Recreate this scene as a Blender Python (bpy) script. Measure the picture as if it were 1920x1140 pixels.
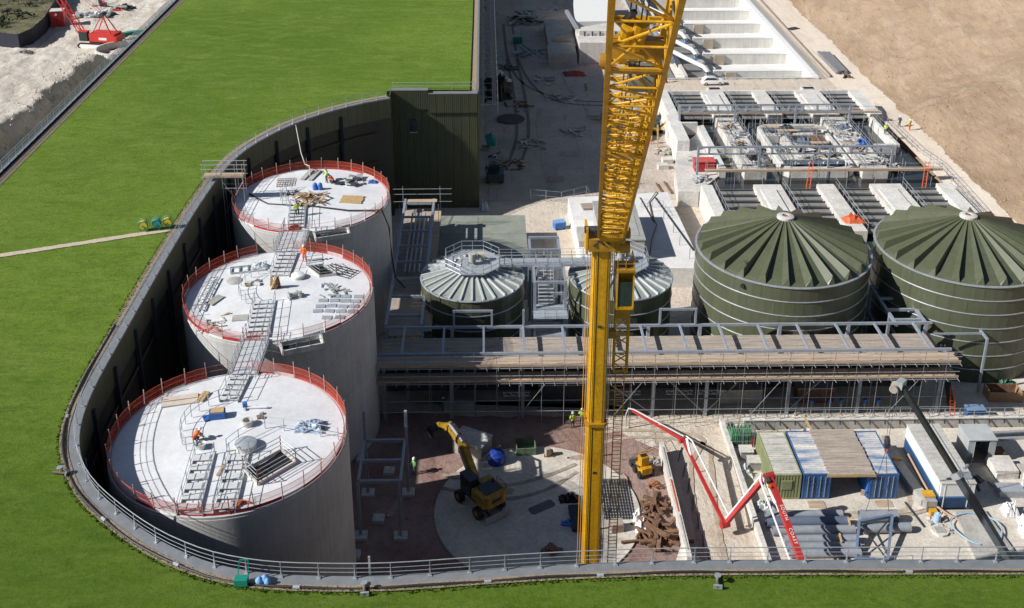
import bpy, bmesh, math, random
from mathutils import Vector, Matrix, geometry
R_ = math.radians
sc = bpy.context.scene
for _o in list(bpy.data.objects): bpy.data.objects.remove(_o)
col = sc.collection

# ---------------------------------------------------------------- camera
cam_d = bpy.data.cameras.new('Camera'); cam = bpy.data.objects.new('Camera', cam_d); col.objects.link(cam)
sc.camera = cam
cam.location = (0, 0, 64.0)
cam.rotation_euler = (R_(90 - 21.17), 0, R_(-1.03))
cam_d.sensor_fit = 'HORIZONTAL'; cam_d.sensor_width = 36.0
cam_d.lens = 36.0 * 2073.0 / 1920.0
cam_d.shift_x = (960.0 - 945.0) / 1920.0          # the photograph is an off-centre crop
cam_d.shift_y = -(570.0 - 250.0) / 1920.0
cam_d.clip_start = 0.5; cam_d.clip_end = 4000.0

# ---------------------------------------------------------------- sky, sun, exposure
SUN_EL, SUN_AZ = 35.0, 254.5
w = bpy.data.worlds.new('World'); sc.world = w; w.use_nodes = True
nt = w.node_tree; nt.nodes.clear()
sky = nt.nodes.new('ShaderNodeTexSky'); sky.sky_type = 'NISHITA'; sky.sun_disc = False
sky.sun_elevation = R_(SUN_EL); sky.sun_rotation = R_(SUN_AZ); sky.air_density = 1.0; sky.dust_density = 0.6
bg = nt.nodes.new('ShaderNodeBackground'); bg.inputs[1].default_value = 0.05
wo = nt.nodes.new('ShaderNodeOutputWorld')
nt.links.new(sky.outputs[0], bg.inputs[0]); nt.links.new(bg.outputs[0], wo.inputs[0])
sd = bpy.data.lights.new('Sun', 'SUN'); sd.energy = 4.8; sd.angle = R_(0.53); sd.color = (1.0, 0.965, 0.915)
sun = bpy.data.objects.new('Sun', sd); col.objects.link(sun)
_az = R_(SUN_AZ)
_to = Vector((math.sin(_az) * math.cos(R_(SUN_EL)), math.cos(_az) * math.cos(R_(SUN_EL)), math.sin(R_(SUN_EL))))
sun.rotation_euler = _to.to_track_quat('Z', 'Y').to_euler()
sun.location = (-60, 0, 90)
vs = sc.view_settings
vs.view_transform = 'Standard'; vs.look = 'None'; vs.gamma = 1.0; vs.use_curve_mapping = False; vs.exposure = 0.38

# ---------------------------------------------------------------- helpers
rnd = random.Random(7)
ZUP = Vector((0, 0, 1))
class MB:
    def __init__(s): s.v = []; s.f = []; s.sm = False
    def add(s, vs_, fs):
        b = len(s.v); s.v += [tuple(p) for p in vs_]; s.f += [tuple(i + b for i in f) for f in fs]; return s
    def hexa(s, p):
        return s.add(p, [(3, 2, 1, 0), (4, 5, 6, 7), (0, 1, 5, 4), (1, 2, 6, 5), (2, 3, 7, 6), (3, 0, 4, 7)])
    def bb(s, x0, y0, z0, x1, y1, z1):
        return s.hexa([(x0, y0, z0), (x1, y0, z0), (x1, y1, z0), (x0, y1, z0), (x0, y0, z1), (x1, y0, z1), (x1, y1, z1), (x0, y1, z1)])
    def box(s, c, d, rz=0.0, rx=0.0, ry=0.0):
        M = Matrix.Translation(c) @ Matrix.Rotation(rz, 4, 'Z') @ Matrix.Rotation(ry, 4, 'Y') @ Matrix.Rotation(rx, 4, 'X')
        x, y, z = d[0] / 2, d[1] / 2, d[2] / 2
        return s.hexa([M @ Vector(q) for q in [(-x, -y, -z), (x, -y, -z), (x, y, -z), (-x, y, -z), (-x, -y, z), (x, -y, z), (x, y, z), (-x, y, z)]])
    def bar(s, a, b, wd, h=None, w2=None, h2=None):
        a = Vector(a); b = Vector(b); h = h or wd; w2 = w2 or wd; h2 = h2 or h
        d = (b - a).normalized(); u = ZUP if abs(d.z) < .95 else Vector((0, 1, 0))
        x = d.cross(u).normalized(); y = x.cross(d).normalized()
        P = []
        for p, ww, hh in ((a, wd, h), (b, w2, h2)):
            P += [p - x * ww / 2 - y * hh / 2, p + x * ww / 2 - y * hh / 2, p + x * ww / 2 + y * hh / 2, p - x * ww / 2 + y * hh / 2]
        return s.hexa(P)
    def tube(s, a, b, r, n=6, r2=None, cap=True):
        a = Vector(a); b = Vector(b); r2 = r if r2 is None else r2
        d = (b - a).normalized(); u = ZUP if abs(d.z) < .95 else Vector((0, 1, 0))
        x = d.cross(u).normalized(); y = x.cross(d).normalized(); P = []
        for p, rr in ((a, r), (b, r2)):
            for i in range(n):
                t = 2 * math.pi * i / n; P.append(p + x * rr * math.cos(t) + y * rr * math.sin(t))
        F = [(i, (i + 1) % n, n + (i + 1) % n, n + i) for i in range(n)]
        if cap: F += [tuple(range(n - 1, -1, -1)), tuple(range(n, 2 * n))]
        return s.add(P, F)
    def path(s, pts, r, n=6):
        pts = [Vector(p) for p in pts]; rings = []
        for i, p in enumerate(pts):
            d = (pts[min(i + 1, len(pts) - 1)] - pts[max(i - 1, 0)]).normalized()
            u = ZUP if abs(d.z) < .95 else Vector((0, 1, 0))
            x = d.cross(u).normalized(); y = x.cross(d).normalized()
            rings += [p + x * r * math.cos(2 * math.pi * k / n) + y * r * math.sin(2 * math.pi * k / n) for k in range(n)]
        F = []
        for i in range(len(pts) - 1):
            for k in range(n):
                F.append((i * n + k, i * n + (k + 1) % n, (i + 1) * n + (k + 1) % n, (i + 1) * n + k))
        F += [tuple(range(n - 1, -1, -1)), tuple(range((len(pts) - 1) * n, len(pts) * n))]
        return s.add(rings, F)
    def lathe(s, prof, c, n=48, a0=0.0, a1=2 * math.pi):
        full = abs(a1 - a0) > 6.28; m = n if full else n + 1; P = []
        for i in range(m):
            t = a0 + (a1 - a0) * i / n
            for (r, z) in prof: P.append((c[0] + r * math.cos(t), c[1] + r * math.sin(t), c[2] + z))
        k = len(prof); F = []
        for i in range(n):
            j = (i + 1) % m
            for q in range(k - 1): F.append((i * k + q, j * k + q, j * k + q + 1, i * k + q + 1))
        return s.add(P, F)
    def prism(s, poly, z0, z1):
        n = len(poly); P = [(x, y, z0) for x, y in poly] + [(x, y, z1) for x, y in poly]
        F = [tuple(range(n - 1, -1, -1)), tuple(range(n, 2 * n))] + [(i, (i + 1) % n, n + (i + 1) % n, n + i) for i in range(n)]
        return s.add(P, F)
    def mesh(s, name, off=(0, 0, 0)):
        me = bpy.data.meshes.new(name)
        o = Vector(off); me.from_pydata([tuple(Vector(p) - o) for p in s.v], [], s.f); me.validate(); me.update()
        bm = bmesh.new(); bm.from_mesh(me); bmesh.ops.recalc_face_normals(bm, faces=bm.faces); bm.to_mesh(me); bm.free()
        if s.sm:
            for p in me.polygons: p.use_smooth = True
            try: me.set_sharp_from_angle(angle=R_(35))
            except Exception: pass
        return me
    def build(s, name, mat, parent=None, local=False):
        if KS != 1.0 and not local: s.v = [(x * KS, y * KS, z) for x, y, z in s.v]
        if parent is None:
            xs = [p[0] for p in s.v]; ys = [p[1] for p in s.v]; zs = [p[2] for p in s.v]
            o = ((min(xs) + max(xs)) / 2, (min(ys) + max(ys)) / 2, min(zs))
            me = s.mesh(name, o); ob = bpy.data.objects.new(name, me); ob.location = o
        else:
            off = (0, 0, 0) if local else ROOT.get(parent.name, (0, 0, 0))
            me = s.mesh(name, off); ob = bpy.data.objects.new(name, me); ob.parent = parent
            ROOT[ob.name] = off
        col.objects.link(ob); ROOT.setdefault(ob.name, tuple(ob.location))
        if mat is not None: me.materials.append(mat)
        return ob
ROOT = {}
KS = 1.0                                             # plan scale used while the tank-top survey is laid out
def smooth(mb): mb.sm = True; return mb
def tag(o, label=None, cat=None, group=None, kind=None):
    if label: o['label'] = label
    if cat: o['category'] = cat
    if group: o['group'] = group
    if kind: o['kind'] = kind
    return o
def thing(name, label, cat, loc=(0, 0, 0), group=None, rz=0.0):
    loc = (loc[0] * KS, loc[1] * KS, loc[2])
    o = bpy.data.objects.new(name, None); col.objects.link(o); o.location = loc; o.rotation_euler = (0, 0, rz)
    o.empty_display_size = 0.3; ROOT[o.name] = tuple(loc)
    return tag(o, label, cat, group)
def piece(name, me, parent, loc, rz=0.0, mat=None, rot=None):
    """an alike piece that shares mesh data; loc is in world metres for unrotated parents"""
    ob = bpy.data.objects.new(name, me); off = ROOT.get(parent.name, (0, 0, 0)) if parent else (0, 0, 0)
    loc = (loc[0] * KS, loc[1] * KS, loc[2]); ob.parent = parent; ob.location = Vector(loc) - Vector(off); ob.rotation_euler = rot if rot else (0, 0, rz)
    col.objects.link(ob)
    if mat is not None and not me.materials: me.materials.append(mat)
    return ob
def copy_tree(o, parent=None):
    c = o.copy(); col.objects.link(c); c.parent = parent
    for ch in list(o.children): copy_tree(ch, c)
    return c

# ---------------------------------------------------------------- materials
MATS = {}
def mixcol(N, L, a, bcol, fac, mode='MIX'):
    mx = N.nodes.new('ShaderNodeMix'); mx.data_type = 'RGBA'; mx.blend_type = mode
    if hasattr(fac, 'default_value') or not isinstance(fac, (int, float)): L.new(fac, mx.inputs[0])
    else: mx.inputs[0].default_value = fac
    for k, q in ((6, a), (7, bcol)):
        if isinstance(q, (tuple, list)): mx.inputs[k].default_value = (*q[:3], 1)
        else: L.new(q, mx.inputs[k])
    return mx.outputs[2]
def mat(name, c, rough=0.8, metal=0.0, var=0.12, scale=1.0, c2=None, bump=0.0, bscale=20.0, fine=0.06, alpha=None, stretch=None, spec=None, streak=0.0):
    if name in MATS: return MATS[name]
    m = bpy.data.materials.new(name); m.use_nodes = True; N = m.node_tree; L = N.links; N.nodes.clear()
    out = N.nodes.new('ShaderNodeOutputMaterial'); b = N.nodes.new('ShaderNodeBsdfPrincipled')
    b.inputs['Roughness'].default_value = rough; b.inputs['Metallic'].default_value = metal
    if spec is not None: b.inputs['Specular IOR Level'].default_value = spec
    tc = N.nodes.new('ShaderNodeNewGeometry'); mp = N.nodes.new('ShaderNodeMapping')
    L.new(tc.outputs['Position'], mp.inputs[0])
    if stretch: mp.inputs['Scale'].default_value = stretch
    n1 = N.nodes.new('ShaderNodeTexNoise'); n1.inputs['Scale'].default_value = scale; n1.inputs['Detail'].default_value = 6; n1.inputs['Roughness'].default_value = .62
    n2 = N.nodes.new('ShaderNodeTexNoise'); n2.inputs['Scale'].default_value = scale * 9; n2.inputs['Detail'].default_value = 4
    L.new(mp.outputs[0], n1.inputs[0]); L.new(mp.outputs[0], n2.inputs[0])
    cr = N.nodes.new('ShaderNodeValToRGB')
    lo = [max(0, x * (1 - var)) for x in c[:3]]; hi = [min(1, x * (1 + var)) for x in (c2 or c)[:3]]
    cr.color_ramp.elements[0].color = (*lo, 1); cr.color_ramp.elements[1].color = (*hi, 1)
    cr.color_ramp.elements[0].position = .32; cr.color_ramp.elements[1].position = .68
    L.new(n1.outputs[0], cr.inputs[0])
    mx = N.nodes.new('ShaderNodeMix'); mx.data_type = 'RGBA'; mx.blend_type = 'MULTIPLY'; mx.inputs[0].default_value = 1.0
    rr = N.nodes.new('ShaderNodeMapRange'); rr.inputs[1].default_value = .25; rr.inputs[2].default_value = .75; rr.inputs[3].default_value = 1 - fine * 2; rr.inputs[4].default_value = 1 + fine
    L.new(n2.outputs[0], rr.inputs[0]); L.new(cr.outputs[0], mx.inputs[6]); L.new(rr.outputs[0], mx.inputs[7])
    last = mx.outputs[2]
    if streak > 0:                                   # rain streaks and drips running down the face
        mp2 = N.nodes.new('ShaderNodeMapping'); mp2.inputs['Scale'].default_value = (2.2, 2.2, .09); L.new(tc.outputs['Position'], mp2.inputs[0])
        n3 = N.nodes.new('ShaderNodeTexNoise'); n3.inputs['Scale'].default_value = 1.3; n3.inputs['Detail'].default_value = 5; L.new(mp2.outputs[0], n3.inputs[0])
        r3 = N.nodes.new('ShaderNodeMapRange'); r3.inputs[1].default_value = .35; r3.inputs[2].default_value = .7; r3.inputs[3].default_value = 1 - streak; r3.inputs[4].default_value = 1.05
        L.new(n3.outputs[0], r3.inputs[0])
        m3 = N.nodes.new('ShaderNodeMix'); m3.data_type = 'RGBA'; m3.blend_type = 'MULTIPLY'; m3.inputs[0].default_value = 1.0
        L.new(last, m3.inputs[6]); L.new(r3.outputs[0], m3.inputs[7]); last = m3.outputs[2]
    L.new(last, b.inputs['Base Color'])
    if bump > 0:
        n4 = N.nodes.new('ShaderNodeTexNoise'); n4.inputs['Scale'].default_value = bscale; n4.inputs['Detail'].default_value = 5
        L.new(mp.outputs[0], n4.inputs[0])
        bp = N.nodes.new('ShaderNodeBump'); bp.inputs['Strength'].default_value = bump; bp.inputs['Distance'].default_value = .1
        L.new(n4.outputs[0], bp.inputs['Height']); L.new(bp.outputs[0], b.inputs['Normal'])
    if alpha is not None:
        tr = N.nodes.new('ShaderNodeBsdfTransparent'); ms = N.nodes.new('ShaderNodeMixShader'); ms.inputs[0].default_value = alpha
        L.new(tr.outputs[0], ms.inputs[1]); L.new(b.outputs[0], ms.inputs[2]); L.new(ms.outputs[0], out.inputs[0])
    else: L.new(b.outputs[0], out.inputs[0])
    MATS[name] = m; return m

def noise(N, L, vec, scale, detail=5, rough=.6, lo=.4, hi=.6, stretch=None, dist=0.0, rotz=0.0):
    if stretch or rotz:
        mp = N.nodes.new('ShaderNodeMapping'); mp.inputs['Scale'].default_value = stretch or (1, 1, 1); mp.inputs['Rotation'].default_value = (0, 0, rotz); L.new(vec, mp.inputs[0]); vec = mp.outputs[0]
    n = N.nodes.new('ShaderNodeTexNoise'); n.inputs['Scale'].default_value = scale; n.inputs['Detail'].default_value = detail; n.inputs['Roughness'].default_value = rough; n.inputs['Distortion'].default_value = dist
    L.new(vec, n.inputs[0]); r = N.nodes.new('ShaderNodeMapRange'); r.inputs[1].default_value = lo; r.inputs[2].default_value = hi; r.clamp = True
    L.new(n.outputs[0], r.inputs[0]); return r.outputs[0]
def base_mat(name, rough=.9):
    m = bpy.data.materials.new(name); m.use_nodes = True; N = m.node_tree; L = N.links
    b = N.nodes['Principled BSDF']; b.inputs['Roughness'].default_value = rough; b.inputs['Specular IOR Level'].default_value = .25
    g = N.nodes.new('ShaderNodeNewGeometry'); MATS[name] = m
    return m, N, L, b, g.outputs['Position']
def bump(N, L, b, h, strength, dist):
    bp = N.nodes.new('ShaderNodeBump'); bp.inputs['Strength'].default_value = strength; bp.inputs['Distance'].default_value = dist
    L.new(h, bp.inputs['Height']); L.new(bp.outputs[0], b.inputs['Normal'])

def soil_mat(name, c1, c2, c3, s=1.0, track=True, bs=.5):
    m, N, L, b, P = base_mat(name)
    c = mixcol(N, L, c1, c2, noise(N, L, P, .09 * s, 6, .65, .38, .62))
    c = mixcol(N, L, c, c3, noise(N, L, P, .5 * s, 7, .7, .52, .75))
    if track:
        f = noise(N, L, P, .35, 5, .6, .55, .72, (1.6, .12, 1), 1.0, .25)
        c = mixcol(N, L, c, c3, f)
    k = noise(N, L, P, 3.0, 8, .75, .3, .7)
    c = mixcol(N, L, c, (.62, .62, .62), k, 'MULTIPLY') if False else c
    r = N.nodes.new('ShaderNodeMapRange'); r.inputs[3].default_value = .8; r.inputs[4].default_value = 1.1; L.new(k, r.inputs[0])
    c = mixcol(N, L, c, r.outputs[0], 1.0, 'MULTIPLY')
    L.new(c, b.inputs['Base Color'])
    bump(N, L, b, noise(N, L, P, 1.6, 9, .72, .2, .8), bs, .35)
    return m
chalk = soil_mat('chalk_ground', (.66, .59, .50), (.60, .51, .41), (.47, .38, .30))
chalk_l = soil_mat('white_chalk', (.66, .61, .54), (.58, .52, .45), (.42, .36, .30), .8)
red_earth = soil_mat('red_gravel', (.27, .165, .14), (.38, .27, .23), (.17, .10, .09), 2.0, False)
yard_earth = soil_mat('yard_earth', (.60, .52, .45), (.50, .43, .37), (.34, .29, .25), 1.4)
road_m = soil_mat('haul_road', (.78, .69, .58), (.72, .62, .51), (.62, .51, .40), .7, True, .25)
m, N, L, b, P = base_mat('spoil_earth')
c = mixcol(N, L, (.43, .315, .215), (.35, .25, .165), noise(N, L, P, .045, 7, .65, .38, .62))
c = mixcol(N, L, c, (.49, .385, .28), noise(N, L, P, .14, 8, .75, .48, .72, (1.3, .30, .6), 1.5, -.5))
c = mixcol(N, L, c, (.29, .205, .135), noise(N, L, P, .30, 8, .78, .52, .74, (1.6, .35, .6), 1.2, -.45))
c = mixcol(N, L, c, (.24, .17, .11), noise(N, L, P, 1.3, 8, .8, .58, .8))
L.new(c, b.inputs['Base Color']); bump(N, L, b, noise(N, L, P, 1.1, 9, .8, .1, .9, (1.4, .45, 1), 1.2, -.45), .8, .5); spoil_m = m
# mown turf: laid in rolls, with seams, mowing grain and thin patches
m, N, L, b, P = base_mat('turf', .95)
g1 = mixcol(N, L, (.102, .182, .012), (.148, .236, .022), noise(N, L, P, .030, 4, .55, .40, .60))
g1 = mixcol(N, L, g1, (.200, .275, .050), noise(N, L, P, .26, 9, .78, .46, .72, (.62, 1.35, 1), 1.0, .24))
g1 = mixcol(N, L, g1, (.076, .148, .007), noise(N, L, P, .62, 9, .8, .49, .68, (.55, 1.35, 1), 1.1, .26))
g1 = mixcol(N, L, g1, (.215, .225, .055), noise(N, L, P, .9, 9, .82, .58, .76, (.7, 1.2, 1), .9, .3))
g1 = mixcol(N, L, g1, (.066, .128, .008), noise(N, L, P, 2.4, 9, .88, .46, .68, (.8, 1.15, 1), .8, .25))
g1 = mixcol(N, L, g1, (.105, .105, .035), noise(N, L, P, .12, 7, .7, .66, .80, None, 1.0))
br = N.nodes.new('ShaderNodeTexBrick'); br.inputs['Scale'].default_value = 1.0; br.inputs['Brick Width'].default_value = 8.0; br.inputs['Row Height'].default_value = 1.25; br.inputs['Mortar Size'].default_value = .0
br.inputs['Color1'].default_value = (.90, .93, .88, 1); br.inputs['Color2'].default_value = (1.04, 1.03, 1.05, 1)
mpb = N.nodes.new('ShaderNodeMapping'); mpb.inputs['Rotation'].default_value = (0, 0, .32); L.new(P, mpb.inputs[0]); L.new(mpb.outputs[0], br.inputs[0])
g1 = mixcol(N, L, g1, br.outputs[0], .7, 'MULTIPLY')
_sp = N.nodes.new('ShaderNodeSeparateXYZ'); L.new(P, _sp.inputs[0]); _wn = noise(N, L, P, .12, 5, .6, .2, .8)
_ma = N.nodes.new('ShaderNodeMath'); _ma.operation = 'MULTIPLY_ADD'; _ma.inputs[1].default_value = 14.0; L.new(_wn, _ma.inputs[0]); L.new(_sp.outputs[1], _ma.inputs[2])
_mr = N.nodes.new('ShaderNodeMapRange'); _mr.inputs[1].default_value = 60.0; _mr.inputs[2].default_value = 84.0; L.new(_ma.outputs[0], _mr.inputs[0])
g1 = mixcol(N, L, mixcol(N, L, g1, (.74, .78, .66), 1.0, 'MULTIPLY'), g1, _mr.outputs[0])          # darker turf towards the front
L.new(g1, b.inputs['Base Color']); bump(N, L, b, noise(N, L, P, 4, 9, .85, .1, .9), .8, .2); turf = m
gravel_m = mat('drip_gravel', (.42, .33, .23), .95, var=.3, scale=9, fine=.3, bump=.8, bscale=40)
conc = mat('tank_concrete', (.53, .53, .525), .85, var=.10, scale=.3, fine=.045, bump=.06, bscale=6, streak=.08)
# formwork joints cast into the tank walls
_N = conc.node_tree; _L = _N.links; _b = [n for n in _N.nodes if n.type == 'BSDF_PRINCIPLED'][0]; _src = _b.inputs['Base Color'].links[0].from_socket
_tc = _N.nodes.new('ShaderNodeTexCoord'); _sx = _N.nodes.new('ShaderNodeSeparateXYZ'); _L.new(_tc.outputs['Object'], _sx.inputs[0])
_at = _N.nodes.new('ShaderNodeMath'); _at.operation = 'ARCTAN2'; _L.new(_sx.outputs[1], _at.inputs[0]); _L.new(_sx.outputs[0], _at.inputs[1])
_ml = _N.nodes.new('ShaderNodeMath'); _ml.operation = 'MULTIPLY'; _ml.inputs[1].default_value = 8.5; _L.new(_at.outputs[0], _ml.inputs[0])
_cb = _N.nodes.new('ShaderNodeCombineXYZ'); _L.new(_ml.outputs[0], _cb.inputs[0]); _L.new(_sx.outputs[2], _cb.inputs[1])
_br = _N.nodes.new('ShaderNodeTexBrick'); _br.offset = 0.0; _br.inputs['Scale'].default_value = 1.0; _br.inputs['Brick Width'].default_value = 2.67; _br.inputs['Row Height'].default_value = 3.6; _br.inputs['Mortar Size'].default_value = .022; _br.inputs['Mortar Smooth'].default_value = .6
_br.inputs['Color1'].default_value = (.96, .96, .96, 1); _br.inputs['Color2'].default_value = (1.03, 1.03, 1.03, 1); _br.inputs['Mortar'].default_value = (.74, .74, .74, 1); _L.new(_cb.outputs[0], _br.inputs[0])
_L.new(mixcol(_N, _L, _src, _br.outputs[0], 1.0, 'MULTIPLY'), _b.inputs['Base Color'])
conc_roof = mat('roof_screed', (.655, .67, .69), .8, var=.10, scale=.35, fine=.045, bump=.08, bscale=12)
conc_w = mat('pale_concrete', (.62, .60, .56), .85, var=.14, scale=.5, fine=.1, bump=.1, bscale=8, streak=.15)
conc_g = mat('grey_concrete', (.40, .39, .36), .9, var=.2, scale=.6, fine=.12, bump=.15, bscale=8)
slab_m = mat('slab_concrete', (.58, .53, .46), .9, var=.16, scale=.4, fine=.12, bump=.15, bscale=8)
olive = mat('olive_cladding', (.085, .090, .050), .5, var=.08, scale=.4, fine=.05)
void_dark = mat('open_wall_dark', (.030, .030, .024), .6, var=.2, scale=.5)  # near-black: the dimness of the open lower wall is put into the colour
olive_t = mat('olive_tank_steel', (.090, .100, .060), .36, var=.08, scale=.5, fine=.04, streak=.10)
galv = mat('galvanised_steel', (.50, .53, .56), .45, .55, var=.14, scale=2.5, fine=.08)
galv_b = mat('zinc_beam', (.37, .42, .49), .5, .4, var=.12, scale=2.0)
coping_m = mat('coping_metal', (.25, .265, .28), .5, .3, var=.12, scale=1.5, fine=.06)
dark_st = mat('dark_steel', (.06, .07, .085), .5, .4, var=.2, scale=2)
blk = mat('black_rubber', (.018, .018, .02), .6, var=.3, scale=3)
void_m = mat('shaded_backing_board', (.045, .036, .030), .95, var=.3, scale=.8)
orange_m = mat('orange_mesh', (.50, .065, .035), .7, var=.2, scale=3, alpha=.32)
orange_s = mat('orange_plastic', (.62, .11, .035), .6, var=.15, scale=3)
red_band = mat('red_band', (.48, .04, .035), .6, var=.2, scale=3)
wood = mat('scaffold_board', (.47, .36, .26), .9, var=.25, scale=2.2, fine=.15, stretch=(.25, 3, 1))
wood2 = mat('weathered_plank', (.40, .34, .29), .9, var=.25, scale=1.6, fine=.2, stretch=(.3, 3, 1))
wood3 = mat('new_timber', (.52, .36, .17), .85, var=.2, scale=3, fine=.12)
rust = mat('rusty_timber', (.20, .11, .065), .95, var=.35, scale=2, fine=.2)
yellow = mat('crane_yellow', (.64, .335, .008), .48, var=.16, scale=.9, fine=.14, streak=.26)
yellow_d = mat('worn_yellow', (.36, .19, .012), .55, var=.25, scale=2.5, fine=.12)
red_p = mat('pump_red', (.42, .030, .028), .4, var=.12, scale=1.5, fine=.06)
white_p = mat('white_paint', (.78, .78, .77), .45, var=.05, scale=1.5, fine=.04)
blue_c = mat('container_blue', (.045, .13, .32), .5, var=.2, scale=1.0, fine=.12, streak=.2)
blue_t = mat('container_blue_roof', (.20, .33, .55), .7, var=.25, scale=.9, c2=(.62, .58, .52), fine=.15, stretch=(.5, 2.2, 1))
green_c = mat('container_green', (.30, .33, .17), .6, var=.15, scale=1.0, fine=.1, streak=.2)
green_t = mat('container_green_roof', (.42, .46, .42), .7, var=.2, scale=.9, c2=(.60, .56, .50), fine=.15, stretch=(.5, 2.2, 1))
navy = mat('cabin_navy', (.02, .055, .14), .5, var=.1, scale=1)
sky_b = mat('cabin_blue', (.06, .22, .45), .5, var=.1, scale=1)
cab_roof = mat('cabin_roof', (.50, .49, .46), .8, var=.12, scale=.7, fine=.12)
tarp_b = mat('blue_tarp', (.03, .11, .36), .6, var=.25, scale=4)
blue_p = mat('blue_plastic', (.04, .16, .50), .5, var=.2, scale=3)
teal = mat('green_plastic', (.01, .23, .17), .5, var=.15, scale=3)
pipe_g = mat('plastic_pipe', (.27, .29, .33), .55, var=.15, scale=1.2, fine=.06)
pipe_w = mat('white_pipe', (.72, .73, .75), .4, var=.06, scale=1)
pipe_d = mat('dark_pipe', (.055, .07, .11), .5, var=.15, scale=1)
glass = mat('cab_glass', (.03, .045, .05), .12, var=.2, scale=2)
skin_m = mat('skin', (.45, .27, .19), .6, var=.05)
hiv = mat('hivis_yellow', (.48, .62, .05), .8, var=.1, scale=8)
hio = mat('hivis_orange', (.80, .16, .03), .8, var=.1, scale=8)
trs = mat('work_trousers', (.05, .06, .09), .9, var=.2, scale=6)
hatw = mat('helmet_white', (.8, .8, .8), .35, var=.03)
hatb = mat('helmet_blue', (.05, .15, .5), .35, var=.03)
water_m = mat('dark_water', (.035, .04, .04), .12, var=.2, scale=.5)
stepm = mat('pale_step', (.58, .59, .60), .7, var=.1, scale=2)
tread = mat('grey_sheet', (.42, .46, .50), .5, .3, var=.15, scale=2)
bag_w = mat('white_bag', (.72, .72, .72), .85, var=.12, scale=3, bump=.3, bscale=8)
net = mat('black_screen', (.014, .017, .035), .7, var=.2, scale=1)
scrub = mat('scrub', (.07, .085, .03), .95, var=.5, scale=.25, c2=(.13, .12, .06), fine=.3, bump=1, bscale=2)

# ================================================================ SETTING
def zr(y):                                            # height of the roof edge, metres
    return 16.7
def sheet(name, poly, z, material, kind='structure', parent=None, jit=0.0, res=0):
    bm = bmesh.new(); pts = []
    n = len(poly)
    for i in range(n):
        a = Vector(poly[i]); c2 = Vector(poly[(i + 1) % n])
        k = max(1, int((c2 - a).length / 1.5)) if jit else 1
        for q in range(k):
            p = a.lerp(c2, q / k); pts.append((p.x + rnd.uniform(-jit, jit), p.y + rnd.uniform(-jit, jit)))
    vs_ = [bm.verts.new((x, y, z)) for x, y in pts]; bm.faces.new(vs_)
    bmesh.ops.triangulate(bm, faces=bm.faces[:])
    me = bpy.data.meshes.new(name); bm.normal_update()
    for f in bm.faces:
        if f.normal.z < 0: f.normal_flip()
    bm.to_mesh(me); bm.free(); me.materials.append(material)
    o = bpy.data.objects.new(name, me); col.objects.link(o); o.parent = parent
    if kind: o['kind'] = kind
    ROOT[o.name] = (0, 0, 0)
    return o
def fbm(x, y, s=1.0):
    from mathutils import noise as mn
    return mn.fractal(Vector((x * s, y * s, 3.1)), .9, 2.1, 5)
def grid(name, x0, x1, nx, y0, y1, ny, zf, material, kind='structure'):
    V = []; F = []
    for j in range(ny + 1):
        for i in range(nx + 1):
            x = x0 + (x1 - x0) * i / nx; y = y0 + (y1 - y0) * j / ny; V.append((x, y, zf(x, y)))
    for j in range(ny):
        for i in range(nx): a = j * (nx + 1) + i; F.append((a, a + 1, a + nx + 2, a + nx + 1))
    me = bpy.data.meshes.new(name); me.from_pydata(V, [], F); me.update()
    for p in me.polygons: p.use_smooth = True
    me.materials.append(material); o = bpy.data.objects.new(name, me); col.objects.link(o); o['kind'] = kind; ROOT[o.name] = (0, 0, 0); return o
HX0, HX1, HY0, HY1 = 32.0, 61.6, 191.8, 300.0          # the sunk settling basin
_x = [-900, HX0, HX1, 900]; _y = [-300, HY0, HY1, 1500]
gm = MB().add([(x, y, -.03) for y in _y for x in _x], [(j * 4 + i, j * 4 + i + 1, (j + 1) * 4 + i + 1, (j + 1) * 4 + i) for j in range(3) for i in range(3) if not (i == 1 and j == 1)])
ground = gm.build('ground', chalk); ground['kind'] = 'structure'
# white chalk workings to the left, gently uneven
def sst(a, b_, x): t = min(1, max(0, (x - a) / (b_ - a))); return t * t * (3 - 2 * t)
def lz(x, y):
    e = fbm(x, y, .3) * .8 + fbm(x, y, 1.1) * .3
    cr_ = -74.8 + (y - 160) * .055 + fbm(0, y, .12) * 1.2
    pl = 3.6 * (1 - sst(196, 206, y + e * 2)) * (1 - sst(cr_ + e * .8, cr_ + 3.3 + e * .8, x))
    return .02 + pl + max(-.0, .25 + fbm(x, y, .05) * .5 + fbm(x, y, .3) * .22 + fbm(x, y, .9) * .10) * sst(-58, -64, x)
left_ground = grid('chalk_workings', -150, -54, 260, 120, 300, 380, lz, chalk_l)
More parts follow.
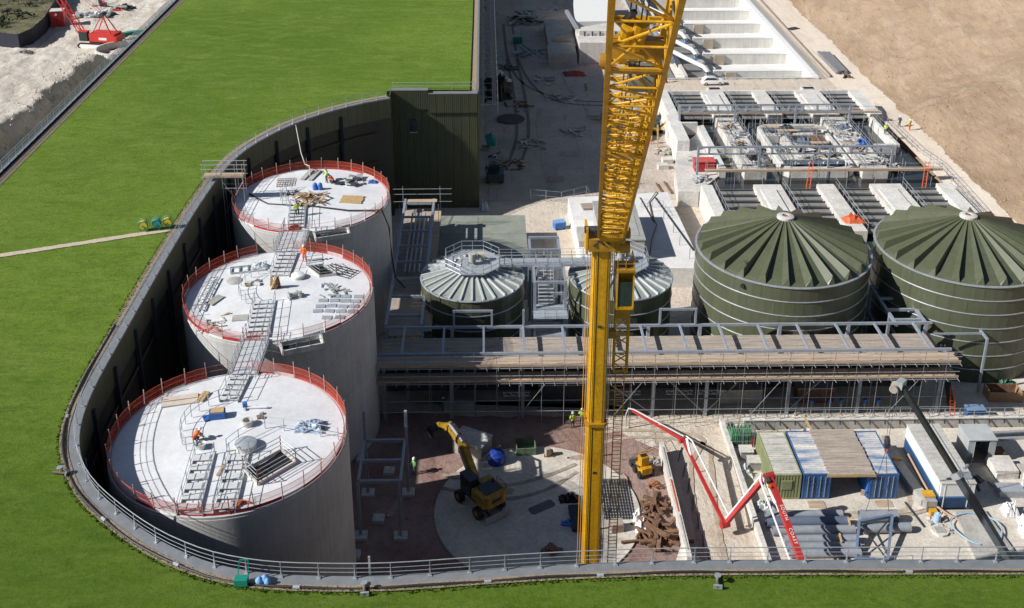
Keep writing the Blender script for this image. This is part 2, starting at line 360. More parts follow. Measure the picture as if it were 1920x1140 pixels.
# spoil heap on the right
def roadz(y): return 2.6 * (1 - sst(162, 177, y))        # the haul road climbs beside the filter block
def hz(x, y):
    e = 70.5 - 2.9 * (1 - sst(158, 182, y)) + .8 * fbm(0, y, .03) + .3 * fbm(0, y, .3) + .15 * fbm(0, y, 1.1); d = x - e
    t = min(1, max(0, d / 2.5))
    if d < 0: return roadz(y) + max(-1.5, .42 * d)
    return roadz(y) + .42 * d * (1 - t) + t * (.50 * d + fbm(x, y, .05) * 1.0 + .34 * fbm(x, y, .25) + .16 * fbm(x, y, .9))
heap = grid('spoil_heap', 64, 170, 220, 70, 330, 340, hz, spoil_m)
road = grid('haul_road', 63.04, 73.6, 24, 96, 330, 200, lambda x, y: roadz(y) + .02 + .06 * fbm(x, y, .35) + .03 * fbm(x, y, 1.3), road_m)
mb = MB()
for k in range(2600):
    y = rnd.uniform(105, 260); x = 70.5 - 2.9 * (1 - sst(158, 182, y)) + abs(rnd.gauss(0, 9)) * (1 if k % 3 else .15) - .3; z = max(hz(x, y), roadz(y)); r = .06 + .24 * rnd.random() ** 3
    mb.add([(x + r * rnd.uniform(.6, 1.2) * math.cos(a), y + r * rnd.uniform(.6, 1.2) * math.sin(a), z - .03) for a in (0, 1.25, 2.5, 3.8, 5)] + [(x + rnd.uniform(-.3, .3) * r, y, z + r * .8)], [(0, 1, 5), (1, 2, 5), (2, 3, 5), (3, 4, 5), (4, 0, 5)])
o = mb.build('earth_clods', spoil_m); tag(o, 'loose clods and stones scattered over spoil heap and its toe', 'clods', kind='stuff')
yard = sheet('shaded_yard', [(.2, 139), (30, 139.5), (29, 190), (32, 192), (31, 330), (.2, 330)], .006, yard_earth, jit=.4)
redg = sheet('red_gravel_court', [(-27, 54), (16.1, 54), (16.2, 84), (13.5, 86.2), (9.5, 89.2), (-12, 90.5), (-27, 90)], .004, red_earth, jit=.3)
circle = [(4.2 + 8.75 * math.cos(t * math.pi / 36), 76 + 8.75 * math.sin(t * math.pi / 36)) for t in range(72)]
slab = MB().prism(circle, 0.0, .16).build('tank_base_slab', slab_m); slab['kind'] = 'structure'
for k, (cx_, cy_, rx_, ry_) in enumerate([(-2.6, 80.6, .9, .7), (12.0, 79.6, .5, 1.2), (1.6, 78.6, 1.1, .6), (8.2, 83.0, 1.0, .4)]):
    pl_ = [(cx_ + rx_ * math.cos(t * math.pi / 9) * rnd.uniform(.6, 1.1), cy_ + ry_ * math.sin(t * math.pi / 9) * rnd.uniform(.6, 1.1)) for t in range(18)]
    sheet('mud_patch', pl_, .168 + k * .005, mat('dried_mud', (.42, .34, .28), .95, var=.25, scale=2, fine=.2))
apron = sheet('concrete_apron', [(22.6, 55), (60, 55), (60, 87.0), (22.6, 87.0)], .012, slab_m)
strip = sheet('service_path', [(22.3, 87.6), (60, 87.6), (60, 95), (-10, 95), (-10, 92.2), (10, 92), (14, 90.5), (21.7, 89.6)], .022, mat('path_concrete', (.60, .55, .47), .9, var=.18, scale=.5, fine=.12))

# ---------------------------------------------------------------- the green-roofed building
INNER = [(67.27, 51.09), (47.3, 51.3), (31.76, 51.45), (20.38, 51.63), (14.56, 51.71), (9.94, 51.71), (5.49, 51.58), (2.02, 51.4), (-1.34, 51.16), (-3.91, 50.95), (-6.5, 50.82), (-9.83, 50.88), (-12.81, 51.11), (-15.77, 51.82), (-18.3, 52.98), (-20.63, 54.49), (-23.33, 56.75), (-25.28, 58.75), (-26.69, 60.86), (-27.96, 63.38), (-28.8, 66.54), (-29.22, 71.02), (-29.28, 78.83), (-29.32, 88.27), (-29.22, 97.42), (-29.05, 103.41), (-28.78, 108.59), (-28.35, 112.79), (-27.32, 117.34), (-25.91, 120.89), (-23.87, 124.64), (-20.65, 128.74), (-16.43, 132.38), (-12.25, 134.83)]
def catmull(pts, step):
    out = []
    P = [Vector(p) for p in pts]; P = [P[0] * 2 - P[1]] + P + [P[-1] * 2 - P[-2]]
    for i in range(1, len(P) - 2):
        a, b_, c_, d = P[i - 1:i + 3]; n = max(1, int((c_ - b_).length / .25))
        for k in range(n):
            t = k / n
            out.append(.5 * ((2 * b_) + (c_ - a) * t + (2 * a - 5 * b_ + 4 * c_ - d) * t * t + (3 * b_ - a - 3 * c_ + d) * t ** 3))
    out.append(P[-2]); res = [out[0]]; acc = 0
    for i in range(1, len(out)):
        acc += (out[i] - out[i - 1]).length
        if acc >= step: res.append(out[i]); acc = 0
    res.append(out[-1]); return res
EDGE = catmull(INNER, 1.0)
def normals(E_):
    n = []
    for i in range(len(E_)):
        d = (E_[min(i + 1, len(E_) - 1)] - E_[max(i - 1, 0)]).normalized(); n.append(Vector((-d.y, d.x)))     # towards the grass (left of travel = outward)
    return n
NRM = normals(EDGE)
if NRM[3].y > 0: NRM = [-q for q in NRM]
def off(d): return [EDGE[i] + NRM[i] * d for i in range(len(EDGE))]
bld = thing('green_roof_building', 'large building with curved grass roof wrapping round the works yard', 'building', (-40, 100, 0))
def ribbon(d0, z0, d1, z1, E_=None):
    mb = MB(); a = off(d0); c = off(d1); n = len(a)
    V = [(p.x, p.y, zr(p.y) + z0) for p in a] + [(p.x, p.y, zr(p.y) + z1) for p in c]
    mb.add(V, [(i, i + 1, n + i + 1, n + i) for i in range(n - 1)]); return mb
G0 = off(1.12)
def wx0(y): return -51.2 - .4 * (y - 105) / 80.0 if y < 205 else -51.7
# grass surface: triangulated with inner points, follows the roof height
poly = [(p.x, p.y) for p in G0] + [(-12.9, 137.6), (-8.0, 138.0), (-2.0, 138.0), (-1.95, 170), (-1.95, 330), (wx0(330), 330), (wx0(205), 205), (wx0(155), 155), (wx0(105), 105), (wx0(60), 60), (-48.5, 20), (64, 20)]
pts = [Vector(p) for p in poly]; n0 = len(pts); cons = [(i, (i + 1) % n0) for i in range(n0)]
for gx in range(-49, 64, 3):
    for gy in range(22, 330, 3): pts.append(Vector((gx + rnd.uniform(-.6, .6), gy + rnd.uniform(-.6, .6))))
res = geometry.delaunay_2d_cdt(pts, cons, [list(range(n0))], 1, 1e-4)
def groof(x, y):
    return zr(y) + .03 + .04 * fbm(x, y, .07)
mb = MB(); mb.sm = True; mb.add([(p.x, p.y, groof(p.x, p.y)) for p in res[0]], [tuple(f) for f in res[2]])
grass_o = mb.build('grass_roof', turf, bld)
# coping, gravel margin
mb = ribbon(-.02, .06, .74, .03); a = ribbon(-.02, -.10, -.02, .06); mb.add(a.v, a.f); mb.build('coping', coping_m, bld)
ribbon(.72, .07, 1.26, .11).build('gravel_margin', gravel_m, bld)
# stones standing proud in the margin
mb = MB()
ga, gb = off(.78), off(1.14)
for i in range(len(ga) - 1):
    for k in range(16):
        t = rnd.random(); s_ = rnd.random(); p = ga[i].lerp(ga[i + 1], t).lerp(gb[i].lerp(gb[i + 1], t), s_); r = rnd.uniform(.025, .06)
        z = zr(p.y) + .08
        mb.add([(p.x - r, p.y - r * .6, z), (p.x + r, p.y - r * .8, z), (p.x + r * .3, p.y + r, z), (p.x, p.y, z + r)], [(0, 1, 3), (1, 2, 3), (2, 0, 3)])
st = mb.build('gravel_stones', gravel_m, bld); st['kind'] = 'stuff'
# tufts that make the turf edge ragged over the margin
mb = MB(); g2 = off(1.12)
for i in range(len(EDGE) - 1):
    if EDGE[i].y > 112: continue
    for k in range(46):
        p = g2[i].lerp(g2[i + 1], rnd.random()) + NRM[i] * (rnd.gauss(.0, .07) if k % 2 else rnd.uniform(0, .35)); z = zr(p.y) + .05; h = rnd.uniform(.05, .14)
        for q in range(2):
            a = rnd.uniform(0, 6.28); w_ = rnd.uniform(.03, .08); mb.add([(p.x - w_ * math.cos(a), p.y - w_ * math.sin(a), z), (p.x + w_ * math.cos(a), p.y + w_ * math.sin(a), z), (p.x + rnd.uniform(-.08, .08), p.y + rnd.uniform(-.08, .08), z + h)], [(0, 1, 2)])
st = mb.build('grass_tufts', turf, bld); st['kind'] = 'stuff'
# cladding band (upper, proud) and dark sheet for the open lower wall, panel by panel
for i in range(0, len(EDGE) - 1):
    p, q = EDGE[i], EDGE[i + 1]; n = NRM[i]; d = (q - p)
    if p.y < 56 and p.x > -6: 
        continue                                         # the front wall shows only its coping
    p2 = p + d * .012; q2 = q - d * .012
    zt, zt2 = zr(p.y) - .1, zr(q.y) - .1
    mb = MB().hexa([(p2.x, p2.y, zt - 2.55), (q2.x, q2.y, zt2 - 2.55), (q2.x + n.x * .12, q2.y + n.y * .12, zt2 - 2.55), (p2.x + n.x * .12, p2.y + n.y * .12, zt - 2.55),
                    (p2.x, p2.y, zt), (q2.x, q2.y, zt2), (q2.x + n.x * .12, q2.y + n.y * .12, zt2), (p2.x + n.x * .12, p2.y + n.y * .12, zt)])
    mb.build('cladding_panel', olive, bld)
bk = ribbon(.16, -.12, .16, -30); bk.v = [(x, y, max(z, 0)) for x, y, z in bk.v]; bk.build('void_backing', void_dark, bld)  # dark sheet stands in for the shaded interior behind the open wall
low = ribbon(.9, -2.6, .9, -30); low.v = [(x, y, max(z, 0)) for x, y, z in low.v]
# columns and rails in the open lower wall
colm = MB().bb(-.16, -.16, 0, .16, .16, 15.6).mesh('column')
ca = off(-.12)
for i in range(12, len(EDGE) - 4, 5):
    p = ca[i]
    if p.x < -13: piece('column', colm, bld, (p.x, p.y, 0), mat=dark_st)
for zz in (4, 8, 12):
    cb = ribbon(.02, 0, .02, 0); n = len(EDGE); c1 = off(-.05); V = []
    c1 = [p for p in c1 if p.x < -13]
    for p in c1: V += [(p.x, p.y, zz), (p.x, p.y, zz + .35)]
    mb = MB().add(V, [(2 * i, 2 * i + 2, 2 * i + 3, 2 * i + 1) for i in range(len(c1) - 1)]); mb.build('wall_rail', mat('brown_rail', (.07, .05, .04), .8), bld)
# return at the step and the north end wall of profiled cladding
BW = 137.0
for (xa, xb, zt) in [(-12.3, -7.5, 17.0), (-7.5, -1.0, 16.5)]:
    k = int(round((xb - xa) / 1.0)); dx = (xb - xa) / k
    for i in range(k):
        x0 = xa + i * dx
        mb = MB().bb(x0 + .012, BW, zt - 2.6, x0 + dx - .012, BW + .2, zt)
        for j in range(4): mb.bb(x0 + .06 + j * dx / 4, BW - .035, zt - 2.6, x0 + .06 + j * dx / 4 + .07, BW, zt)
        mb.build('cladding_panel', olive, bld)
        mb = MB().bb(x0 + .012, BW + .25, 0, x0 + dx - .012, BW + .45, zt - 2.62)
        for j in range(4): mb.bb(x0 + .06 + j * dx / 4, BW + .215, 0, x0 + .06 + j * dx / 4 + .07, BW + .25, zt - 2.62)
        mb.build('cladding_panel', olive, bld)
    MB().bb(xa, BW - .06, zt + .003, xb - .01, BW + .9, zt + .10).build('coping', coping_m, bld)
mb = MB().bb(-12.42, 135.3, 0, -12.3, 137.6, 17.0).build('cladding_return', olive, bld)
mb = MB().bb(-12.3, 137.9, 15.2, -1.1, 138.6, 16.5).build('gravel_margin', gravel_m, bld)
win = MB().bb(-9.9, BW + .12, 11.2, -9.1, BW + .22, 12.9).build('window', dark_st, bld)
MB().bb(-9.82, BW + .10, 11.3, -9.18, BW + .12, 12.8).build('pane', glass, win)
MB().bb(-10.0, BW + .02, 11.05, -9.0, BW + .24, 11.18).build('sill', galv, win)
# long east wall running north, its coping and margin
mb = MB(); mb.bb(-1.1, BW + .3, 0, -.9, 330, 16.4); mb.build('east_wall', olive, bld)
MB().bb(-1.12, BW + .95, 16.42, -.86, 330, 16.62).build('coping', coping_m, bld)
MB().bb(-1.95, 138.6, 15.5, -1.14, 330, 16.55).build('gravel_margin', gravel_m, bld)
# west eaves: gutter, dark band, gravel margin and outer wall, following the roof height
def wx(y): return -51.2 - .4 * (y - 105) / 80.0 if y < 205 else -51.7
WY = list(range(60, 331, 5))
def wstrip(d0, z0, d1, z1):
    V = []
    for y in WY: V += [(wx(y) - d0, y, zr(y) + z0), (wx(y) - d1, y, zr(y) + z1)]
    return MB().add(V, [(2 * i, 2 * i + 1, 2 * i + 3, 2 * i + 2) for i in range(len(WY) - 1)])
wstrip(-.15, .02, .75, .02).build('gravel_margin', gravel_m, bld)
wstrip(.75, -.12, 1.35, -.12).build('gutter_channel', dark_st, bld)
wstrip(1.35, .05, 1.75, .05).build('coping', coping_m, bld)
mb = wstrip(1.75, .05, 1.75, -30); mb.v = [(x, y, max(z, 0)) for x, y, z in mb.v]; mb.build('west_wall', olive, bld)
# stone path on the roof
A0, A1 = Vector((-51.0, 89.3)), Vector((-30.5, 96.8))
d = (A1 - A0).normalized(); nn = Vector((-d.y, d.x)); mb = MB(); K = 60; V = []
for i in range(K + 1):
    p = A0.lerp(A1, i / K) 
    for s_ in (-.38, .38):
        q = p + nn * (s_ + rnd.uniform(-.04, .04)); V.append((q.x, q.y, groof(q.x, q.y) + .06))
mb.add(V, [(2 * i, 2 * i + 2, 2 * i + 3, 2 * i + 1) for i in range(K)]); mb.build('stone_path', mat('path_gravel', (.56, .47, .36), .95, var=.25, scale=6, fine=.25), bld)

# ---------------------------------------------------------------- guard rail round the yard
rail = thing('parapet_railing', 'galvanised guard railing following the curved roof edge round the yard', 'railing', (-20, 60, 19))
ra = off(.18)
pm = MB(); pm.bar((0, 0, 0), (0, 0, 1.1), .042, .042); pm.box((0, 0, .03), (.22, .22, .06)); pm.bar((0, 0, .1), (.0, 0, .5), .075, .075); pmesh = pm.mesh('post')
last = None; idx = []
acc = 9
for i in range(len(ra)):
    acc += 0 if i == 0 else (ra[i] - ra[i - 1]).length
    if acc >= 1.95:
        acc = 0; p = ra[i]; piece('post', pmesh, rail, (p.x, p.y, zr(p.y) + .05), math.atan2(NRM[i].y, NRM[i].x), galv)
for h, r in ((1.15, .03), (.8, .016), (.5, .016)):
    smooth(MB().path([(p.x, p.y, zr(p.y) + h) for p in ra], r, 5)).build('rail', galv, rail)
for (x, y) in [(-6.9, 50.95), (34.5, 51.5)]:
    MB().bb(x - .06, y - .06, zr(y), x + .06, y + .06, zr(y) + 1.35).build('gate_post', galv, rail)
# low rail along the north end wall
r2 = thing('end_wall_railing', 'short straight guard rail on top of dark end wall', 'railing', (-7, 138.2, 16.6))
for x in (-12.2, -7.6, -4.4, -1.2): piece('post', pmesh, r2, (x, 138.3, 16.55))
for h in (1.1, .6): MB().tube((-12.2, 138.3, 16.6 + h), (-1.2, 138.3, 16.6 + h), .03, 5).build('rail', galv, r2)
# west edge railing with glass-green mesh infill
wr = thing('west_edge_railing', 'long straight pale railing along far left grass roof edge', 'railing', (-52.6, 150, 16.4))
for y in range(84, 330, 2): piece('post', pmesh, wr, (wx(y) - 1.5, y, zr(y) + .05))
for h in (1.12, .75, .4): MB().path([(wx(y) - 1.5, y, zr(y) + h) for y in WY], .035, 5).build('rail', galv, wr)
mb = wstrip(1.52, .15, 1.52, 1.1); mb.build('mesh_infill', mat('pale_mesh', (.55, .62, .62), .6, alpha=.40), wr)
# black drip hose with blue couplings lying in the margin
hp = [(p.x, p.y, zr(p.y) + .14 + .05 * math.sin(i * .9)) for i, p in enumerate(off(1.04)) if p.y < 80]
hose = thing('irrigation_hose', 'long black irrigation hose lying along gravel margin of roof edge', 'hose', (0, 47, 19))
smooth(MB().path(hp, .075, 7)).build('tube', blk, hose)
cpl = smooth(MB().tube((-.2, 0, 0), (.2, 0, 0), .11, 8)).mesh('coupling')
for x, y in ((24.3, 50.1), (6.2, 51), (-.3, 50.6), (-10.7, 49.9), (-18.8, 52.2), (-24, 55.7), (-29.5, 66.4)):
    i = min(range(len(hp)), key=lambda k: (hp[k][0] - x) ** 2 + (hp[k][1] - y) ** 2)
    d = Vector(hp[min(i + 1, len(hp) - 1)]) - Vector(hp[max(i - 1, 0)])
    piece('coupling', cpl, hose, hp[i], math.atan2(d.y, d.x), mat('coupling_blue', (.40, .46, .52), .4, .3))
for k, (x, y, a, lb) in enumerate([(-7.1, 49.7, 1.7, 'silver hydrant valve standee on grass in front of big concrete tank'), (13.2, 49.9, 1.45, 'silver hydrant valve on grass below red pump boom'), (-28.1, 60.3, 3.0, 'hydrant valve sticking out of hose at far left of roof edge')]):
    z = zr(y) + .1; v = thing('hydrant_valve', lb.replace('standee ', ''), 'valve', (x, y, z), 'hydrant valves on the hose')
    dx, dy = math.cos(a), math.sin(a)
    smooth(MB().tube((x - dx * .5, y - dy * .5, z + .1), (x + dx * .6, y + dy * .6, z + .1), .09, 8)).build('barrel', mat('bronze', (.20, .15, .12), .5, .5), v)
    smooth(MB().tube((x, y, z + .1), (x, y, z + .5), .05, 6)).build('spindle', galv, v)
    smooth(MB().tube((x, y, z + .5), (x, y, z + .55), .2, 10)).build('handwheel', galv, v)
    MB().box((x - dx * .45, y - dy * .45, z + .1), (.1, .5, .28), a).build('flange', galv, v)
# hose reels and roof-edge oddments
for k, (x, y, cc, lb) in enumerate([(-32.96, 96.6, 'yellow', 'leftmost of three hose reels at end of roof path, yellow hose'), (-31.74, 96.9, 'teal', 'middle hose reel of three at end of roof path'), (-30.8, 97.2, 'teal', 'hose reel nearest the railing at end of roof path')]):
    z = zr(y) + .1; v = thing('hose_reel', lb, 'hose reel', (x, y, z), 'hose reels on the roof')
    for s_ in (-.28, .28):
        mb = smooth(MB()); mb.lathe([(.52, -.03), (.56, 0), (.52, .03)], (0, 0, 0), 16)
        M = Matrix.Translation((x, y + s_, z + .62)) @ Matrix.Rotation(math.pi / 2, 4, 'X'); mb.v = [tuple(M @ Vector(p)) for p in mb.v]; mb.build('reel_side', teal, v)
    smooth(MB().tube((x, y - .25, z + .62), (x, y + .25, z + .62), .40, 14)).build('hose_coil', mat('hose_yellow', (.55, .45, .04), .5) if k != 1 else mat('hose_teal', (.03, .25, .25), .5), v)
    mb = MB(); mb.bar((x - .35, y - .33, z), (x, y - .33, z + .62), .05); mb.bar((x + .35, y - .33, z), (x, y - .33, z + .62), .05); mb.bar((x - .35, y + .33, z), (x, y + .33, z + .62), .05); mb.bar((x, y + .33, z + .62), (x + .4, y + .33, z + 1.3), .05); mb.bar((x, y - .36, z + .6), (x, y + .36, z + .6), .05); mb.build('stand', teal, v)
v = thing('green_trolley', 'small green watering trolley with upright handle on gravel margin', 'trolley', (-14.20, 50.65, 16.80))
MB().box((-14.20, 50.25, 17.06), (.75, .5, .42)).build('tub', teal, v)
mb = MB(); mb.bar((-14.45, 50.50, 17.10), (-14.30, 50.65, 18.20), .05); mb.bar((-13.85, 50.50, 17.10), (-13.80, 50.65, 18.20), .05); mb.bar((-14.30, 50.65, 18.20), (-13.80, 50.65, 18.20), .05); mb.build('handle', teal, v)
for s_ in (-.3, .3): smooth(MB().tube((-14.2 + s_ - .03, 50.15, 16.9), (-14.2 + s_ + .03, 50.15, 16.9), .13, 10)).build('wheel', blk, v)
v = thing('blue_jerrycans', 'pile of light blue plastic sacks beside green trolley', 'sacks', (-13.00, 50.45, 16.80))
for (x, y, r) in [(-12.5, 47.5, .26), (-12.2, 47.65, .3), (-12.0, 47.4, .22)]:
    mb = smooth(MB()); mb.lathe([(0, 0), (r, .05), (r * .9, .25), (r * .3, .42), (0, .45)], (x - .7, y + 2.85, 16.78), 9); mb.build('sack', mat('pale_blue_sack', (.16, .34, .60), .6), v)
v.name = 'plastic_sacks'

# ================================================================ PEOPLE
def person(name, label, loc, rz, pose='stand', vest=hiv, hat=hatw, legs=trs, group='site workers'):
    p = thing('person', label, 'person', loc, group, rz)
    if pose == 'stand':
        J = {'pel': (0, 0, .95, .15), 'wai': (0, 0, 1.12, .14), 'che': (0, .02, 1.36, .17), 'nec': (0, .03, 1.5, .07), 'hed': (0, .05, 1.62, .105), 'top': (0, .05, 1.72, .08),
             'lh': (.11, 0, .88, .1), 'lk': (.13, .04, .48, .075), 'la': (.14, 0, .08, .055), 'lt': (.15, .14, .04, .05), 'rh': (-.11, 0, .88, .1), 'rk': (-.12, .05, .48, .075), 'ra': (-.13, -.04, .08, .055), 'rt': (-.14, .1, .04, .05),
             'ls': (.2, .02, 1.42, .075), 'le': (.28, .06, 1.15, .055), 'lw': (.24, .26, 1.0, .04), 'lf': (.22, .34, .98, .04), 'rs': (-.2, .02, 1.42, .075), 're': (-.29, .02, 1.15, .055), 'rw': (-.28, .16, .93, .04), 'rf': (-.27, .2, .86, .04)}
        vc, vr, hz_ = (0, .02, 1.08), 1.0, (0, .05, 1.66)
    else:                                             # crouching over the work
        J = {'pel': (0, -.1, .42, .16), 'wai': (0, .0, .56, .15), 'che': (0, .2, .74, .17), 'nec': (0, .33, .86, .07), 'hed': (0, .42, .92, .105), 'top': (0, .46, 1.0, .08),
             'lh': (.12, -.08, .38, .1), 'lk': (.17, .3, .45, .075), 'la': (.16, .02, .08, .055), 'lt': (.17, .16, .04, .05), 'rh': (-.12, -.08, .38, .1), 'rk': (-.17, .3, .42, .075), 'ra': (-.16, .0, .08, .055), 'rt': (-.17, .14, .04, .05),
             'ls': (.2, .26, .78, .075), 'le': (.27, .4, .52, .055), 'lw': (.2, .6, .36, .04), 'lf': (.16, .68, .32, .04), 'rs': (-.2, .26, .78, .075), 're': (-.27, .42, .54, .055), 'rw': (-.16, .6, .34, .04), 'rf': (-.12, .68, .28, .04)}
        vc, vr, hz_ = None, 1.0, (0, .44, .95)
    E = [('pel', 'wai'), ('wai', 'che'), ('che', 'nec'), ('nec', 'hed'), ('hed', 'top'), ('pel', 'lh'), ('lh', 'lk'), ('lk', 'la'), ('la', 'lt'), ('pel', 'rh'), ('rh', 'rk'), ('rk', 'ra'), ('ra', 'rt'),
         ('che', 'ls'), ('ls', 'le'), ('le', 'lw'), ('lw', 'lf'), ('che', 'rs'), ('rs', 're'), ('re', 'rw'), ('rw', 'rf')]
    ks = list(J); me = bpy.data.meshes.new('body')
    me.from_pydata([J[k][:3] for k in ks], [(ks.index(a), ks.index(b)) for a, b in E], [])
    ob = bpy.data.objects.new('body', me); col.objects.link(ob); ob.parent = p
    md = ob.modifiers.new('skin', 'SKIN')
    if not me.skin_vertices: 
        bm = bmesh.new(); bm.from_mesh(me); bm.verts.layers.skin.verify(); bm.to_mesh(me); bm.free()
    for i, k in enumerate(ks):
        me.skin_vertices[0].data[i].radius = (J[k][3], J[k][3]); me.skin_vertices[0].data[i].use_root = (k == 'pel')
    ob.modifiers.new('sub', 'SUBSURF').levels = 1; ob.modifiers['sub'].render_levels = 1
    me.materials.append(legs)
    # vest over the chest, head and helmet
    a, b_ = Vector(J['pel'][:3]), Vector(J['nec'][:3]); mb = smooth(MB()); d = (b_ - a).normalized(); x = Vector((1, 0, 0)); y = d.cross(x).normalized(); V = []
    prof = [(-.05, .19, .15), (.12, .18, .145), (.32, .215, .17), (.46, .23, .16), (.54, .15, .12), (.58, .08, .08)]
    Lb = (b_ - a).length
    for t, rx, ry in prof:
        c = a + d * (t / .58 * Lb)
        for k in range(10): q = 2 * math.pi * k / 10; V.append(c + x * rx * math.cos(q) + y * ry * math.sin(q))
    F = [(r * 10 + k, r * 10 + (k + 1) % 10, (r + 1) * 10 + (k + 1) % 10, (r + 1) * 10 + k) for r in range(len(prof) - 1) for k in range(10)]
    mb.add(V, F); mb.build('vest', vest, p, True)
    for s_ in ('l', 'r'): smooth(MB().tube(J[s_ + 's'][:3], J[s_ + 'e'][:3], .095, 8, .08)).build('sleeve', vest, p, True)
    h = J['hed']; mb = smooth(MB()); mb.lathe([(.0, -.13), (.07, -.11), (.105, -.02), (.108, .04), (.08, .1)], (h[0], h[1], h[2] + .03), 10); mb.build('head', skin_m, p, True)
    mb = smooth(MB()); mb.lathe([(.155, 0), (.135, .02), (.13, .07), (.09, .13), (0, .155)], hz_, 12); mb.build('helmet', hat, p, True)
    return p

# ================================================================ CONCRETE TANKS
KS = 1.0574
TZ = 14.3
TANKS = [(-17.7, 63.7, 8.05, 'nearest'), (-17.75, 83.7, 8.05, 'middle'), (-17.75, 103.1, 8.0, 'farthest')]
postm = MB(); postm.bar((0, 0, 0), (0, 0, 1.45), .055, .055); post_me = postm.mesh('fence_post'); post_me.materials.append(mat('fence_post_paint', (.46, .30, .25), .7, var=.3, scale=5))
dec = {0: 'nearest concrete tank with square dark hatch and orange mesh fence', 1: 'middle concrete tank of three with grey sheets on its roof', 2: 'farthest concrete tank of three with timber heap on its roof'}
def ring(mb, c, r0, r1, z0, z1, a0, a1, n):
    V = []
    for i in range(n + 1):
        t = a0 + (a1 - a0) * i / n; V += [(c[0] + r0 * math.cos(t), c[1] + r0 * math.sin(t), z0), (c[0] + r1 * math.cos(t), c[1] + r1 * math.sin(t), z1)]
    return mb.add(V, [(2 * i, 2 * i + 2, 2 * i + 3, 2 * i + 1) for i in range(n)])
for k, (cx, cy, R, nm) in enumerate(TANKS):
    t = thing('concrete_tank', dec[k], 'tank', (cx, cy, 0), 'concrete tanks')
    mb = smooth(MB()); mb.lathe([(R, 0), (R, TZ - .25), (R - .02, TZ - .22), (R - .02, TZ - .02), (R - .06, TZ + .0), (R - .32, TZ + .01)], (cx, cy, 0), 120); mb.build('wall', conc, t)
    mb = smooth(MB()); mb.lathe([(R - .3, TZ - .02), (R - .3, TZ + .06), (R - .5, TZ + .08), (0.01, TZ + .30)], (cx, cy, 0), 96); mb.build('roof_slab', conc_roof, t)
    # fence: each post and each net panel
    f = thing('mesh_fence', f'orange mesh safety fence round the rim of the {nm} concrete tank', 'fence', (cx, cy, TZ), 'orange mesh fences')
    npost = 30; gaps = {0: (7, 8), 1: (7, 8, 22, 23), 2: (22, 23)}[k]
    for i in range(npost):
        a = 2 * math.pi * (i + .5) / npost + rnd.uniform(-.02, .02); r = R - .12
        piece('post', post_me, f, (cx + r * math.cos(a), cy + r * math.sin(a), TZ), a, rot=(rnd.uniform(-.05, .05), rnd.uniform(-.05, .05), a))
        if i in gaps: continue
        a1 = 2 * math.pi * (i + 1.5) / npost
        mb = ring(MB(), (cx, cy), R - .14, R - .10, TZ + .04, TZ + 1.0 + rnd.uniform(-.08, .04), a, a1, 3); mb.build('net_panel', orange_m, f)
        mb = ring(MB(), (cx, cy), R - .13, R - .12, TZ + .02, TZ + rnd.uniform(.12, .34), a, a1, 3); mb.build('toe_band', red_band if (i + k) % 5 else white_p, f)
    for h in (1.0, .55):
        smooth(MB().path([(cx + (R - .1) * math.cos(q * math.pi / 30), cy + (R - .1) * math.sin(q * math.pi / 30), TZ + h) for q in range(61)], .015, 5)).build('rail', orange_s, f)
RZ = lambda k, x, y: TZ + .08 + .22 * (1 - min(1, math.hypot(x - TANKS[k][0], y - TANKS[k][1]) / 7.5))
def rail_run(name, label, pts, h=1.05, step=1.6, z=None, mt=galv, grp=None, bars=(1.0, .5), r=.022, pr=.026, parent=None):
    pts = [Vector(p) for p in pts]; v = parent or thing(name, label, 'guard rail', tuple(pts[0]), grp)
    for b_ in bars: smooth(MB().path([p + ZUP * (h * b_) for p in pts], r, 5)).build('rail', mt, v)
    for i in range(len(pts) - 1):
        L_ = (pts[i + 1] - pts[i]).length; n = max(1, int(round(L_ / step)))
        for q in range(n): p = pts[i].lerp(pts[i + 1], q / n); MB().bar(p, p + ZUP * h, pr * 2).build('post', mt, v)
    p = pts[-1]; MB().bar(p, p + ZUP * h, pr * 2).build('post', mt, v)
    return v
def treads(name, label, a, b_, wd, n, rise=0.0, grp=None):
    """roof-top step-over walkway: stringers, treads, handrails on both sides"""
    a = Vector(a); b_ = Vector(b_); d = (b_ - a).normalized(); s = Vector((-d.y, d.x, 0)).normalized() if abs(d.z) < .99 else Vector((1, 0, 0))
    v = thing(name, label, 'walkway', tuple(a), grp)
    for i in range(n):
        p = a.lerp(b_, (i + .5) / n); MB().box(p + ZUP * .16, ((b_ - a).length / n * .62, wd, .05), math.atan2(d.y, d.x)).build('tread', stepm, v)
    for q in (-wd / 2, wd / 2):
        MB().bar(a + s * q + ZUP * .1, b_ + s * q + ZUP * .1, .06, .16).build('stringer', galv, v)
        rail_run(None, None, [a + s * q, b_ + s * q], 1.05, 1.5, parent=v)
    return v
